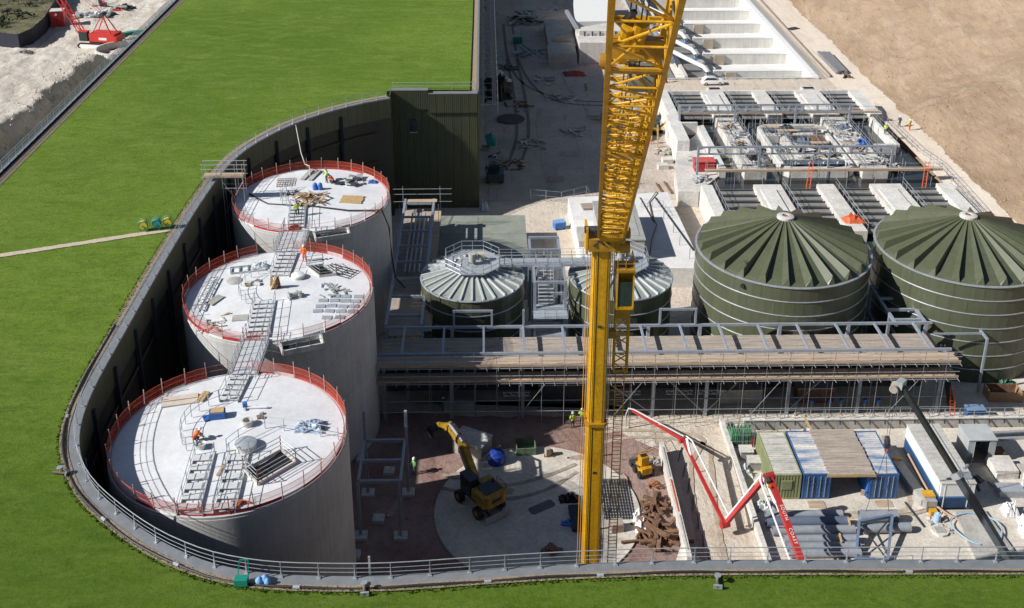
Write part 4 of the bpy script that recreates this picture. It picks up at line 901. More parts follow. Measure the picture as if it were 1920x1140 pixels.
# ================================================================ LOW BUILDINGS BEHIND
gb = thing('low_flat_building', 'low building with flat grey green sheet roof behind small tank', 'building', (-1, 123, 0))
for x0, x1, y0, y1 in [(-7, -1, 112, 117.7), (-1, 5, 112, 117.7), (-7, -1, 117.74, 122.9), (-1, 5, 117.74, 122.9), (-7, -1, 122.94, 128.3), (-1, 5, 122.94, 128.3)]:
    MB().bb(x0 + .02, y0 + .02, 2.9, x1 - .02, y1 - .02, 3.05).build('roof_panel', mat('sheet_roof', (.27, .29, .25), .55, var=.15, scale=.5, fine=.08), gb)
MB().bb(-6.9, 112.1, 0, 4.9, 128.2, 2.88).build('wall', conc_g, gb)
ws = thing('pump_house', 'white flat-roofed concrete chamber partly shaded behind the crane', 'building', (18, 126, 0))
MB().prism([(11.0, 134.8), (24.6, 136.4), (25.4, 114.6), (11.4, 115)], 0, 2.5).build('slab', mat('chamber_white', (.70, .69, .67), .85, var=.1, scale=.4, fine=.08), ws)
MB().bb(13.6, 116.6, 2.503, 18.7, 127.4, 5.2).build('valve_house', mat('house_grey', (.42, .42, .40), .8, var=.12, scale=.8), ws)
MB().bb(13.5, 116.5, 5.203, 18.8, 127.5, 5.35).build('house_roof', mat('lid_grey', (.33, .34, .32), .7, var=.12, scale=.8), ws)
MB().bb(14.6, 117.6, 5.353, 18.2, 123.0, 5.40).build('roof_plate', mat('lid_grey2', (.37, .38, .36), .7, var=.12, scale=.8), ws)
MB().bb(11.3, 120.2, 2.5, 14.6, 124.3, 3.3).build('upstand', conc_g, ws)
for (x, y) in [(22.8, 128), (23.4, 124), (23.6, 120.5), (24.2, 117), (21.0, 130)]: MB().bar((x, y, 2.5), (x, y, 3.9), .05).build('starter_post', dark_st, ws)
MB().bar((22.6, 134.5, 2.62), (25.0, 119, 2.62), .16, .1).build('edge_strip', dark_st, ws)
MB().bar((20.6, 134.5, 2.58), (21.4, 127, 2.58), .12, .08).build('edge_strip', dark_st, ws)
o = smooth(MB().path([(25.5, 137, .5), (23.0, 136, 2.7), (21.6, 133, 2.62), (21.4, 129, 2.62), (21.6, 126, 2.62), (20.4, 122, 2.62), (19.6, 118, 2.62)], .07, 6)).build('site_hose', mat('brown_hose', (.20, .13, .10), .7)); tag(o, 'brown hose lying across the white chamber roof', 'hose')
rail_run('edge_protection', 'thin guard rail round sunken opening at rear of white chamber', [(6.2, 139.6, 0), (10.4, 138.6, 0), (14.0, 140.6, 0), (14.2, 138.5, .2)], 1.6, 2.2)
rail_run('roof_edge_rail', 'short rail frame standing on right part of white chamber roof', [(20.4, 131.6, 2.5), (23.2, 131.2, 2.5), (23.4, 128.8, 2.5)], 1.1, 1.4)
v = thing('blue_bin', 'small blue waste bin on chalk beside the white chamber', 'bin', (9.6, 130.6, 0), None, .3); MB().box((0, 0, .55), (1.5, 1.0, .9)).build('tub', blue_p, v, True); MB().box((0, 0, 1.04), (1.56, 1.06, .08)).build('lid', mat('pale_blue', (.18, .36, .62), .5), v, True)
for s_ in (-.5, .5): smooth(MB().tube((s_, -.5, .12), (s_, -.42, .12), .14, 8)).build('wheel', blk, v, True)
planks('timber_pallet', 'pallet of brown timber on rear corner of white chamber', 'pallet', (13.4, 131.5, 2.6), 1.8, 1.6, 6, .1, wood2, .12, .02, 2)

# ================================================================ GALLERY
gal = thing('pipe_gallery', 'long zinc steel gallery frame with boarded deck in front of green tanks', 'gallery', (17, 92, 0))
GX = [-9.8, -3.4, 3.4, 9.6, 15.9, 21.0, 28.9, 35.7, 43.4]
for x in GX:
    for y in (89.5, 94.3): MB().bb(x - .16, y - .16, 0, x + .16, y + .16, 7.0).build('column', galv_b, gal)
for y in (89.5, 94.3):
    for z in (7.0, 5.6): MB().bb(-10.0, y - .11, z, 44.0, y + .11, z + .24).build('main_beam', galv_b, gal)
xs = []
x = -8.0
while x < 43.8: xs.append(x); x += 3.85
cbm = MB(); cbm.bb(-.1, 89.61, 7.02, .1, 94.19, 7.24); cbm = cbm.mesh('cross_beam')
for x in xs: piece('cross_beam', cbm, gal, (x, 0, 0), mat=galv_b)
for x in xs: MB().bb(x - .1, 89.64, 5.62, x + .1, 94.16, 5.85).build('floor_beam', galv_b, gal)
for x in (-3.2, 0.5, 3.6, 17.0, 20.5): MB().bb(x - .1, 94.2, 7.32, x + .1, 94.4, 9.0).build('upstand_post', galv_b, gal)
MB().bb(-3.1, 94.22, 8.8, .4, 94.38, 9.02).build('upstand_beam', galv_b, gal); MB().bb(17.1, 94.22, 8.8, 20.4, 94.38, 9.02).build('upstand_beam', galv_b, gal)
mb = MB()
for j in range(18):
    y = 89.75 + j * .252; x = -10.2 - rnd.random() * 2
    while x < 43.5:
        l = 3.9; x1 = min(43.8, x + l); x0 = max(-10.2, x); mb.box(((x0 + x1) / 2, y + .11, 5.92 + rnd.uniform(-.012, .012)), (x1 - x0 - .03, .22, .045), rnd.uniform(-.004, .004)); x = x1
dk = mb.build('deck_boards', wood2, gal); dk['kind'] = 'stuff'
x = -10.2
while x < 43.5: x1 = min(43.8, x + 3.0); MB().bb(x + .01, 89.35, 5.0, x1 - .01, 94.2, 5.12).build('shade_deck', dark_st, gal); MB().bb(x + .01, 94.0, 0, x1 - .01, 94.15, 4.98).build('shade_backing_panel', mat('shade_backing_dark', (.09, .09, .09), .9, var=.2, scale=1.5), gal); x = x1  # closed deck and dark backing added to keep the space underneath in shade
for (a, b_) in [((15.9, 89.5, 5.4), (21.0, 89.5, .2)), ((9.6, 89.5, 5.4), (15.9, 89.5, .2)), ((28.9, 89.4, .4), (33.0, 89.4, 5.2)), ((21.0, 89.4, .4), (25.0, 89.4, 5.0))]: MB().bar(a, b_, .12, .12).build('brace', mat('tube_grey', (.26, .27, .28), .5, .3), gal)
# scaffold along its front: standards, ledgers, two lifts of boards
scf = thing('tube_scaffold', 'tube scaffold with two boarded lifts along the gallery front', 'scaffold', (17, 88.6, 0))
stn = MB().tube((0, 0, 0), (0, 0, 8.3), .028, 5).mesh('standard'); tr = MB().tube((0, -.55, 0), (0, 1.75, 0), .03, 5).mesh('transom')
X = -9.6; i = 0
while X < 44:
    piece('standard', stn, scf, (X, 87.65, 0), mat=mat('tube_grey', (.26, .27, .28), .5, .3)); piece('standard', stn, scf, (X + .1, 89.25, -1.2))
    for z in (6.78, 5.12):
        piece('transom', tr, scf, (X + .15, 87.65, z), mat=galv); piece('transom', tr, scf, (X + 1.2, 87.65, z))
    X += 2.1; i += 1
for z in (2.0, 5.05, 5.9, 6.7, 7.5, 8.0):
    MB().tube((-10.2, 87.6, z), (44.2, 87.6, z), .03, 5).build('ledger', galv, scf)
    if z < 6: MB().tube((-10.2, 89.3, z), (44.2, 89.3, z), .032, 5).build('ledger', galv, scf)
for z in (6.85, 5.2):
    mb = MB()
    for j in range(7):
        x = -10.3 - rnd.random() * 2
        while x < 44:
            x1 = min(44.2, x + 3.9); x0 = max(-10.3, x); mb.box(((x0 + x1) / 2, 87.68 + j * .235 + .11, z + rnd.uniform(-.01, .015)), (x1 - x0 - .03, .222, .045), rnd.uniform(-.004, .004)); x = x1
    o = mb.build('scaffold_boards', wood, scf); o['kind'] = 'stuff'
    x = -10.3
    while x < 44: x1 = min(44.2, x + 3.9); MB().bb(x + .02, 87.6, z, x1 - .02, 87.65, z + .24).build('toe_board', wood, scf); x = x1
for x0, zb in [(-6, 0), (2, 0), (11, 0), (24, 0), (37, 0)]: MB().tube((x0, 87.55, .1), (x0 + 3.4, 87.55, 5.0), .028, 5).build('brace', mat('tube_grey', 0), scf)
for x in (1.5, 9, 12.0, 17, 20): 
    mb = MB(); mb.tube((x, 88.9, 3.2), (x + 2.6, 88.9, 3.2), .03, 5)
    mb.build('tie', galv, scf); MB().tube((x, 88.9, 2.8), (x + 2.6, 88.9, 2.8), .03, 5).build('tie', galv, scf)
    for q in range(8): MB().tube((x + q * .32, 88.9, 2.8 if q % 2 else 3.2), (x + (q + 1) * .32, 88.9, 3.2 if q % 2 else 2.8), .02, 4).build('lacing', galv, scf)
# things stored under the gallery
for k, (x, y, sx, sy, sz, mt, lb) in enumerate([(-2.8, 91.0, 3.0, 1.6, 1.2, conc_g, 'grey crate under the left end of the gallery'), (7.5, 92.2, 5, 1.5, 2.2, dark_st, 'long dark plant skid under the gallery left of crane mast'), (24.8, 91.8, 4.2, 1.4, 1.6, conc_g, 'grey concrete block under the gallery right of crane mast'), (32.2, 91.8, 3.6, 1.3, 1.7, rust, 'rusty skip under the right half of gallery')]):
    v = thing('stored_block', lb, 'crate', (x, y, 0)); MB().bb(x - sx / 2, y - sy / 2, .12, x + sx / 2, y + sy / 2, sz).build('body', mt, v)
    for s_ in (-1, 1): MB().bb(x + s_ * sx * .35 - .1, y - sy / 2 - .02, 0, x + s_ * sx * .35 + .1, y + sy / 2 + .02, .115).build('bearer', wood2, v)
    MB().bb(x - sx / 2 - .04, y - sy / 2 - .04, sz + .003, x + sx / 2 + .04, y + sy / 2 + .04, sz + .08).build('rim', galv, v)
for k, x in enumerate((29.9, 31.4, 33.2, 34.3, 36.6, 37.9)):
    v = lathe_thing('blue_cap_stub', f'blue capped pipe stub {"first second third fourth fifth sixth".split()[k]} from left under gallery', 'pipe', (x, 89.9, 0), [('pipe', [(.12, 0), (.12, 1.0)], pipe_g), ('cap', [(.2, .95), (.2, 1.35), (0, 1.36)], blue_p)], 10, 'blue capped stubs')
heap_of('fittings_row', 'long scatter of pale pipe fittings in front of gallery right half', 'fittings', (30.5, 88.9, 0), 30, .8, 3.4, [galv, wood, conc_w], .12, .12, 'fitting', .2)
# ---------------------------------------------------------------- gallery wing between concrete tanks and small tank
wg = thing('gallery_wing', 'shaded zinc gallery wing running back between concrete and olive tanks', 'gallery', (-8.3, 109, 0))
for y in (97, 104, 111, 118, 124):
    for x in (-9.9, -6.4): MB().bb(x - .14, y - .14, 0, x + .14, y + .14, 7.0).build('column', galv_b, wg)
for x in (-9.9, -6.4): MB().bb(x - .14, 94.6, 7.0, x + .14, 124.3, 7.3).build('main_beam', galv_b, wg); MB().bb(x - .12, 94.6, 5.5, x + .12, 124.3, 5.8).build('main_beam', galv_b, wg)
for i in range(8): MB().bb(-9.76, 96.5 + i * 3.8, 7.02, -6.64, 96.7 + i * 3.8, 7.26).build('cross_beam', galv_b, wg)
for x in (-8.9, -8.4, -7.9, -7.4): smooth(MB().tube((x, 107, 6.4), (x, 122, 6.4), .12, 8)).build('pipe', galv, wg)
mb = MB()
for j in range(16):
    y = 94.8
    while y < 124: y1 = min(124.2, y + 3.9 - (j % 3) * .4); mb.box((-9.8 + j * .215, (y + y1) / 2, 5.9 + rnd.uniform(-.01, .01)), (.215, y1 - y - .03, .045)); y = y1
o = mb.build('deck_boards', wood2, wg); o['kind'] = 'stuff'
for y in (97.5, 104.5, 111.5, 118.5, 123.8):
    for x in (-10.15, -5.6): MB().tube((x, y, 0), (x, y, 9.2), .034, 5).build('standard', galv, wg)
for z in (6.9, 7.9, 8.6): MB().tube((-11.4, 124.3, z), (-4.2, 124.3, z), .032, 5).build('ledger', galv, wg)
mb = MB().bb(-6.3, 95.5, 5.95, -5.5, 123.8, 6.0); mb.build('side_board', wood, wg); MB().bb(-9.6, 123.2, 7.32, -6.0, 124.0, 7.37).build('end_board', wood, wg)
# ---------------------------------------------------------------- steel frame ramp at right end and portal
rf = thing('steel_side_frame', 'zinc steel ladder frame joining gallery end beside right green tank', 'frame', (42.5, 97, 0))
for x in (40.6, 43.6):
    MB().bb(x - .13, 94.5, 6.6, x + .13, 102.4, 6.9).build('rail_beam', galv_b, rf)
    for y in (96.5, 102.2): MB().bb(x - .13, y - .13, 0, x + .13, y + .13, 6.6).build('column', galv_b, rf)
for y in (95.5, 97.5, 99.8, 102.2): MB().bb(40.7, y - .12, 6.62, 43.5, y + .12, 6.88).build('cross_beam', galv_b, rf)
for x in (40.6, 42.0, 43.6): MB().bb(x - .1, 95.6, 3.6, x + .1, 102.2, 3.8).build('lower_beam', galv_b, rf)
MB().bar((43.6, 102.0, 6.5), (46.5, 93, 3.0), .16, .16).build('brace', dark_st, rf)
pt = thing('goalpost_frame', 'free standing zinc goalpost frame off the gallery right end', 'frame', (49, 93.6, 0))
for y in (92.8, 95.0): MB().bb(48.9, y - .1, 0, 49.1, y + .1, 6.0).build('column', galv_b, pt)
MB().bb(48.9, 92.7, 6.0, 49.1, 95.1, 6.22).build('head_beam', galv_b, pt); MB().bb(44.2, 93.83, 6.0, 48.88, 93.97, 6.18).build('tie_beam', galv_b, pt)

# ================================================================ YELLOW CRANE
yellow_m = mat('shaded_chord_yellow', (.44, .22, .008), .5, var=.2, scale=1.2, fine=.12)  # darker yellow: the shade on the jib chords is put into the colour
cr = thing('luffing_crane', 'tall yellow crane with box mast and lattice jib in mid yard', 'crane', (7.0, 60, 0))
CX, CY = 7.0, 60.0
def mast_sec(z0, z1, w_):
    mb = MB(); h = w_ / 2; c = .22
    pol = [(CX - h + c, CY - h), (CX + h - c, CY - h), (CX + h, CY - h + c), (CX + h, CY + h), (CX - h, CY + h), (CX - h, CY - h + c)]
    mb.prism(pol, z0, z1); return mb
mast_sec(0, 20.7, 1.16).build('mast_section', yellow, cr); mast_sec(20.95, 33.4, 1.10).build('mast_section', yellow, cr)
mast_sec(20.7, 20.95, 1.42).build('mast_collar', yellow_d, cr)
for s_ in (-.44, .44): MB().bb(CX + s_ - .035, CY - .60, 0, CX + s_ + .035, CY - .585, 20.6).build('edge_strip', yellow_d, cr); MB().bb(CX + s_ - .035, CY - .57, 21, CX + s_ + .035, CY - .552, 33.3).build('edge_strip', yellow_d, cr)
MB().bb(CX - .26, CY - .592, 0, CX - .21, CY - .581, 20.6).build('seam', blk, cr); MB().bb(CX - .26, CY - .562, 21, CX - .21, CY - .551, 33.3).build('seam', blk, cr)
for z in (6, 17, 28): MB().bb(CX - .12, CY - .60, z, CX + .12, CY - .585, z + .18).build('name_plate', dark_st, cr)
for x in (-.95, -.80): smooth(MB().tube((CX + x, CY - .1, .5), (CX + x + .12, CY - .1, 34), .028, 5)).build('luffing_rope', mat('rope_orange', (.55, .28, .06), .6), cr)
for x in (.68, .80): smooth(MB().tube((CX + x, CY - .1, .5), (CX + x, CY - .1, 34), .022, 5)).build('hoist_rope', mat('rope_orange2', (.45, .25, .08), .6), cr)
MB().bb(CX + .555, CY - .3, .5, CX + .60, CY + .3, 33).build('cable_tray', galv, cr)
# undercarriage out of sight behind the roof edge
MB().bb(CX - 3.4, CY - 3.6, .9, CX + 3.4, CY + 1.2, 2.6).build('superstructure', yellow, cr)
for s_ in (-2.9, 2.2):
    mb = smooth(MB()); mb.prism([(CX + s_, CY - 4), (CX + s_ + .9, CY - 4), (CX + s_ + .9, CY + 4), (CX + s_, CY + 4)], .05, .95); mb.build('crawler_track', blk, cr)
# mast head and pivot
hd = MB(); hd.bb(CX - .85, CY - .8, 33.4, CX + .75, CY + .75, 34.2); hd.build('mast_head', yellow_d, cr)
for q in range(9): MB().tube((CX - .7 + rnd.uniform(0, 1.3), CY - .85, 33.6 + rnd.random() * .8), (CX - .7 + rnd.uniform(0, 1.3), CY - .6, 34.2 + rnd.random() * .6), .05, 5).build('hydraulic_hose', blk, cr)
for x in (-.95, .85): MB().bb(CX + x - .06, CY - .7, 33.2, CX + x + .06, CY + .6, 34.9).build('pivot_cheek', yellow, cr)
smooth(MB().tube((CX - 1.1, CY - .4, 34.7), (CX + 1.1, CY - .4, 34.7), .22, 12)).build('pivot_pin', dark_st, cr)
for (x, y, z, r) in [(1.25, .0, 34.6, .42), (1.45, .5, 34.0, .36), (1.3, -.6, 33.6, .38)]: smooth(MB().tube((CX + x - .28, CY + y, z), (CX + x + .32, CY + y, z), r, 14)).build('luffing_sheave', yellow_d, cr)
MB().bb(CX + .9, CY - .8, 33.3, CX + 1.35, CY - .35, 34.5).build('sheave_frame', yellow_d, cr)
# lattice jib leaning over the viewpoint
JA, JB = Vector((7.4, 59.2, 34.6)), Vector((2.05, 10.4, 66.9))
jd = (JB - JA).normalized(); jx = jd.cross(ZUP).normalized(); jy = jx.cross(jd).normalized(); JL = (JB - JA).length
if jx.x < 0: jx = -jx
jib = MB()
def jp(s, u, v, w_=1.42, h_=1.4): return JA + jd * s + jx * (u * w_ / 2) + jy * (v * h_ / 2)
T0 = 4.6
def jw(s): k = min(1, .62 + .38 * s / T0); return (1.42 * k, 1.36 * k)
def jq(s, u, v): a, b_ = jw(s); return jp(s, u, v, a, b_)
for u in (-1, 1):
    for v in (-1, 1):
        MB().bar(jq(0, u, v), jq(T0, u, v), .14, .14).build('chord', yellow_m, cr); MB().bar(jq(T0, u, v), jq(JL, u, v), .14, .14).build('chord', yellow_m, cr)
s = .3
while s < T0:                                               # plated butt section with rungs
    smooth(MB().tube(jq(s, -1, 1), jq(s, 1, 1), .09, 6)).build('rung', yellow, cr); smooth(MB().tube(jq(s, -1, -1), jq(s, 1, -1), .08, 6)).build('rung', yellow, cr); s += .62
for u in (-1, 1):
    MB().add([jq(0, u * .98, -1), jq(T0, u * .98, -1), jq(T0, u * .98, 1), jq(0, u * .98, 1)], [(0, 1, 2, 3)]).build('side_plate', yellow_d, cr)
bay = 1.25; s = T0; k = 0
lac = []
while s < JL - bay:
    bay = 1.9 if s > 37 else 1.05
    e = s + bay
    for v in (-1, 1):
        a, b_ = (-1, 1) if k % 2 else (1, -1)
        lac.append((jq(s, a, v), jq(e, b_, v), .036)); lac.append((jq(e, -1, v), jq(e, 1, v), .032))
    for u in (-1, 1):
        a, b_ = (-1, 1) if (k + (u > 0)) % 2 else (1, -1)
        lac.append((jq(s, u, a), jq(e, u, b_), .036)); lac.append((jq(e, u, -1), jq(e, u, 1), .03))
    if k % 2 == 1: lac.append((jq(e, 1, -1), jq(e, -1, 1), .032))
    if k % 3 == 1: lac.append((jq(e, -1, -1), jq(e, 1, 1), .032))
    s = e; k += 1
for a, b_, r in lac: MB().tube(a, b_, r, 6).build('lacing', yellow, cr)
for s in (T0, 16.5, 27.8, 39):
    for v in (-1, 1): MB().bar(jq(s - .15, -1, v), jq(s - .15, 1, v), .16, .14).build('section_joint', yellow_d, cr)
# luffing gear, hose drum and walkway inside the jib near the viewpoint
for u in (-.35, -.15, .1, .3):
    smooth(MB().tube(jq(.5, u, .4), jq(JL - 1, u, .75), .022, 5)).build('pendant_rope', dark_st, cr)
MB().bar(jq(38.2, -1, .2), jq(38.2, 1, .2), .55, .5).build('cross_box', yellow_d, cr)
smooth(MB().tube(jq(35.2, -.15, .2), jq(35.2, .85, .2), .42, 16)).build('rope_drum', mat('drum_grey', (.20, .21, .17), .5, .3), cr)
for u, q in ((-.55, 37.6), (-.1, 37.9)): smooth(MB().tube(jq(q, u, 0), jq(q + 1.6, u + .25, .6), .2, 10)).build('hydraulic_ram', yellow, cr)
smooth(MB().path([jq(36.8, -.35, .9), jq(38.0, -.3, 1.15), jq(39.2, -.45, .8), jq(40.4, -.2, .5)], .09, 8)).build('hydraulic_hose', blk, cr)
for u in (-.6, .2, .6): MB().bar(jq(20, u, -.85), jq(34, u, -.85), .10, .05).build('walkway_bar', yellow, cr)
for q in range(12): MB().bar(jq(6 + q * 2.4, -.8, -.7), jq(6.7 + q * 2.4, .75, -.35), .16, .05).build('walkway_plate', yellow_d, cr)
smooth(MB().tube(jq(37.0, -1.3, .1), jq(37.0, -1.05, .1), .22, 14)).build('outrigger_sheave', yellow_d, cr)
# operator cab and ladder column at the right of the mast
LX = CX + 1.48
cab = MB(); cab.bb(LX - .52, CY - .62, 29.3, LX + .52, CY + .7, 29.5); cb = cab.build('cab_floor', yellow, cr)
MB().bb(LX - .55, CY + .1, 29.5, LX + .55, CY + .75, 32.0).build('cab_rear', yellow, cr)
MB().bb(LX - .54, CY - .62, 31.85, LX + .54, CY + .1, 32.05).build('cab_roof', yellow, cr)
for u in (-.5, .5):
    MB().bar((LX + u, CY - .6, 29.4), (LX + u, CY - .6, 32), .09).build('cab_pillar', yellow, cr)
MB().bb(LX - .46, CY - .60, 29.52, LX + .46, CY - .57, 31.2).build('windscreen', glass, cr)
MB().bb(LX - .36, CY - .3, 32.06, LX + .36, CY - .02, 32.10).build('roof_window', glass, cr)
for u in (-.53, .53): MB().bb(LX + u - .012, CY - .5, 29.6, LX + u + .012, CY + .05, 31.7).build('side_window', glass, cr)
MB().bb(LX - .55, CY - .75, 31.95, LX + .55, CY - .62, 32.1).build('visor', yellow_d, cr); rail_run(None, None, [(LX - .5, CY - .5, 32.06), (LX + .5, CY - .5, 32.06), (LX + .5, CY + .6, 32.06)], .7, .6, mt=yellow_d, parent=cr)
MB().bb(LX - .45, CY - .1, 28.4, LX + .45, CY + .55, 29.28).build('cab_mount', yellow_d, cr)
for u in (-.42, .42):
    for v in (0, .6): MB().bb(LX + u - .05, CY + v - .05, 24.4, LX + u + .05, CY + v + .05, 28.4).build('column_chord', yellow, cr)
for k in range(6):
    z = 24.5 + k * .65; MB().tube((LX - .42, CY, z), (LX + .42, CY, z + .6 if k % 2 else z), .045, 5).build('column_lacing', yellow, cr); MB().tube((LX - .42, CY, z + .6), (LX + .42, CY, z), .045, 5).build('column_lacing', yellow, cr)
for u in (-.28, .28): MB().tube((LX + u, CY + .1, .5), (LX + u, CY + .1, 24.6), .035, 6).build('ladder_stile', yellow, cr)
rg = MB().tube((-.28, 0, 0), (.28, 0, 0), .024, 5).mesh('ladder_rung')
for k in range(82): piece('ladder_rung', rg, cr, (LX, CY + .1, .6 + k * .295), mat=yellow)
for z in (6, 12, 18, 23): MB().tube((CX + .55, CY, z), (LX - .28, CY + .1, z), .04, 5).build('ladder_tie', yellow_d, cr)
MB().bb(CX + .56, CY - .2, 27.0, LX - .4, CY + .3, 27.5).build('cab_bracket', yellow_d, cr)

# ================================================================ CONTAINERS AND CABINS
def container(label, x0, x1, y0, y1, h, wall, roofm, doors=True, door_m=None, vent=False, rp=.29):
    v = thing('shipping_container', label, 'container', ((x0 + x1) / 2, (y0 + y1) / 2, 0), 'shipping containers')
    MB().bb(x0 + .06, y0 + .08, .15, x1 - .06, y1 - .06, h - .06).build('shell', wall, v)
    for x in (x0, x1 - .14):
        for y in (y0, y1 - .14): MB().bb(x, y, 0, x + .14, y + .14, h).build('corner_post', wall, v)
    for y in (y0 + .01, y1 - .13):
        MB().bb(x0 + .14, y, h - .14, x1 - .14, y + .12, h - .005).build('end_rail', wall, v); MB().bb(x0 + .14, y, .02, x1 - .14, y + .12, .18).build('end_sill', wall, v)
    for x in (x0 + .005, x1 - .105):
        MB().bb(x, y0 + .14, h - .12, x + .10, y1 - .14, h - .003).build('side_rail', wall, v); MB().bb(x, y0 + .14, .02, x + .1, y1 - .14, .16).build('side_sill', wall, v)
    rib = MB().bb(0, 0, .18, .05, .15, h - .14).mesh('side_corrugation'); rr = MB().bb(x0 + .12, 0, h - .058, x1 - .12, .16, h - .012).mesh('roof_corrugation'); rr.materials.append(roofm)
    MB().bb(x0 + .11, y0 + .13, h - .066, x1 - .11, y1 - .13, h - .052).build('roof_sheet', roofm, v)
    y = y0 + .2
    while y < y1 - .3:
        for x in (x0 + .012, x1 - .062): piece('side_corrugation', rib, v, (x, y, 0), mat=wall)
        o = piece('roof_corrugation', rr, v, (v.location.x, y, v.location.y * 0)); o.location = (-v.location.x, y - v.location.y, 0)
        y += rp
    if doors:
        for k, (a, b_) in enumerate(((x0 + .16, (x0 + x1) / 2 - .01), ((x0 + x1) / 2 + .01, x1 - .16))):
            d = MB().bb(a, y0 + .02, .2, b_, y0 + .075, h - .16).build('door', door_m or wall, v)
            for z in (.55, 1.05, 1.55, 2.0): MB().bb(a + .05, y0 - .005, z, b_ - .05, y0 + .018, z + .14).build('door_panel', door_m or wall, d)
            for q in (.3, .72): xx = a + (b_ - a) * q; smooth(MB().tube((xx, y0 - .03, .25), (xx, y0 - .03, h - .2), .022, 6)).build('lock_rod', galv, d)
    else:
        x = x0 + .2
        while x < x1 - .3: MB().bb(x, y0 + .02, .2, x + .14, y0 + .075, h - .16).build('end_corrugation', wall, v); x += .26
    if vent:
        MB().bb(x0 + .75, y0 - .03, 1.05, x1 - .75, y0 + .018, 2.0).build('louvre_window', green_c, v)
        for k in range(7): MB().bb(x0 + .8, y0 - .055, 1.1 + k * .125, x1 - .8, y0 - .032, 1.18 + k * .125).build('louvre_slat', green_c, v)
    return v
container('faded green container with louvred window beside gas cage', 24.45, 26.9, 77.2, 83.3, 2.6, green_c, green_t, False, None, True)
container('blue container next to the green one, left end of plank roof', 27.05, 29.45, 77.2, 83.3, 2.6, blue_c, blue_t)
container('blue container at right end of plank roof', 32.85, 35.25, 77.1, 83.2, 2.6, blue_c, blue_t)
pr = thing('plank_roof', 'weathered plank roof spanning the gap between two blue containers', 'roof', (31.2, 80.2, 2.62))
y = 77.0
while y < 83.2: MB().box((31.15 + rnd.uniform(-.06, .06), y + .11, 2.72 + rnd.uniform(-.01, .012)), (4.0 + rnd.uniform(-.1, .1), .212, .05), rnd.uniform(-.006, .006)).build('plank', wood2, pr); y += .225
for x in (29.35, 32.95): MB().bb(x - .05, 77.0, 2.61, x + .05, 83.2, 2.69).build('bearer', wood2, pr)
MB().box((31.1, 76.95, 2.6), (4.2, .06, .22)).build('fascia_board', wood3, pr)
MB().bar((29.5, 83.6, 2.5), (29.1, 85.0, 3.0), .2, .05).build('loose_board', wood3, pr)
heap_of('shelter_clutter', 'dim clutter of boxes inside shelter under plank roof', 'clutter', (31.2, 81.2, .05), 14, 1.2, 1.2, [rust, wood, dark_st], .4, .5, 'box', .6)
v = thing('leaning_board', 'short board leaning by right blue container doorway', 'board', (32.4, 77.4, 0)); MB().bar((32.55, 77.6, .02), (32.3, 77.1, 1.0), .3, .06).build('board', wood, v)
o = MB().bb(32.70, 77.2, .1, 32.82, 79.4, 2.2).build('blue_banner', mat('bright_blue', (.03, .16, .55), .5)); tag(o, 'bright blue sheet on the side of right blue container', 'sheet')
for x, lb in ((28.2, 'timber threshold mat in front of left blue container doors'), (34.0, 'timber threshold mat in front of right blue container doors')):
    planks('threshold_mat', lb, 'mat', (x, 76.5, .02), 1.5, .9, 5, 0, wood, .05, .02)
# site cabin
cb2 = thing('site_cabin', 'long white and blue site cabin under the dark crane boom', 'cabin', (39.7, 79.5, 0))
x0, x1, y0, y1 = 38.25, 41.15, 75.5, 83.7
MB().bb(x0, y0, .35, x1, y1, 1.35).build('lower_wall', navy, cb2); MB().bb(x0 - .004, y0 - .004, 1.36, x1 + .004, y1 + .004, 1.52).build('blue_stripe', sky_b, cb2)
MB().bb(x0, y0, 1.53, x1, y1, 2.78).build('upper_wall', white_p, cb2); MB().bb(x0 - .05, y0 - .05, 2.79, x1 + .05, y1 + .05, 2.9).build('roof', cab_roof, cb2)
k = 0
y = y0 + .2
while y < y1 - .2: MB().bb(x0 + .05, y, 2.903, x1 - .05, y + .07, 2.93).build('roof_seam', cab_roof, cb2); y += .62
MB().bb(x1 - .75, y0, 2.935, x1 - .70, y1, 2.98).build('cable_duct', galv, cb2)
for x in (x0 + .1, x1 - .4):
    for y in (y0 + .2, y1 - .5): MB().bb(x, y, 0, x + .3, y + .3, .345).build('footing', conc_g, cb2)
for x in (x0 + .35, x1 - .5): MB().bb(x - .04, y0 - .03, .4, x + .04, y0 - .006, 2.75).build('corner_trim', white_p, cb2)
MB().bb(x1 - .9, y0 + .4, 2.935, x1 - .2, y0 + 1.1, 3.2).build('roof_unit', galv, cb2)
sc2 = thing('small_store', 'small grey open fronted steel store right of site cabin', 'store', (44.4, 82.7, 0))
x0, x1, y0, y1 = 43.2, 45.7, 81.7, 84.0
for a in [(x0, y0, .1, x0 + .06, y1, 2.5), (x1 - .06, y0, .1, x1, y1, 2.5), (x0 + .07, y1 - .06, .1, x1 - .07, y1, 2.5), (x0 + .07, y0, .1, x0 + .6, y0 + .05, 2.5), (x1 - .6, y0, .1, x1 - .07, y0 + .05, 2.5)]: MB().bb(*a).build('wall_panel', mat('store_grey', (.36, .38, .39), .6, var=.12, scale=1), sc2)
MB().bb(x0 - .06, y0 - .06, 2.503, x1 + .06, y1 + .06, 2.6).build('roof', mat('store_roof', (.43, .45, .46), .6, var=.1, scale=1), sc2)
MB().bb(x0, y0, 0, x1, y1, .095).build('floor', wood2, sc2)
MB().box((x0 + .35, y0 - .42, 1.25), (.05, .85, 2.3), -.5).build('door', mat('store_grey', 0), sc2)
for a in range(4): MB().bb(x0 + .7 + a * .3, y0 + 1.4, .5 + a * .3, x0 + 1.2 + a * .3, y0 + 1.8, .9 + a * .3).build('shelf', dark_st, sc2)

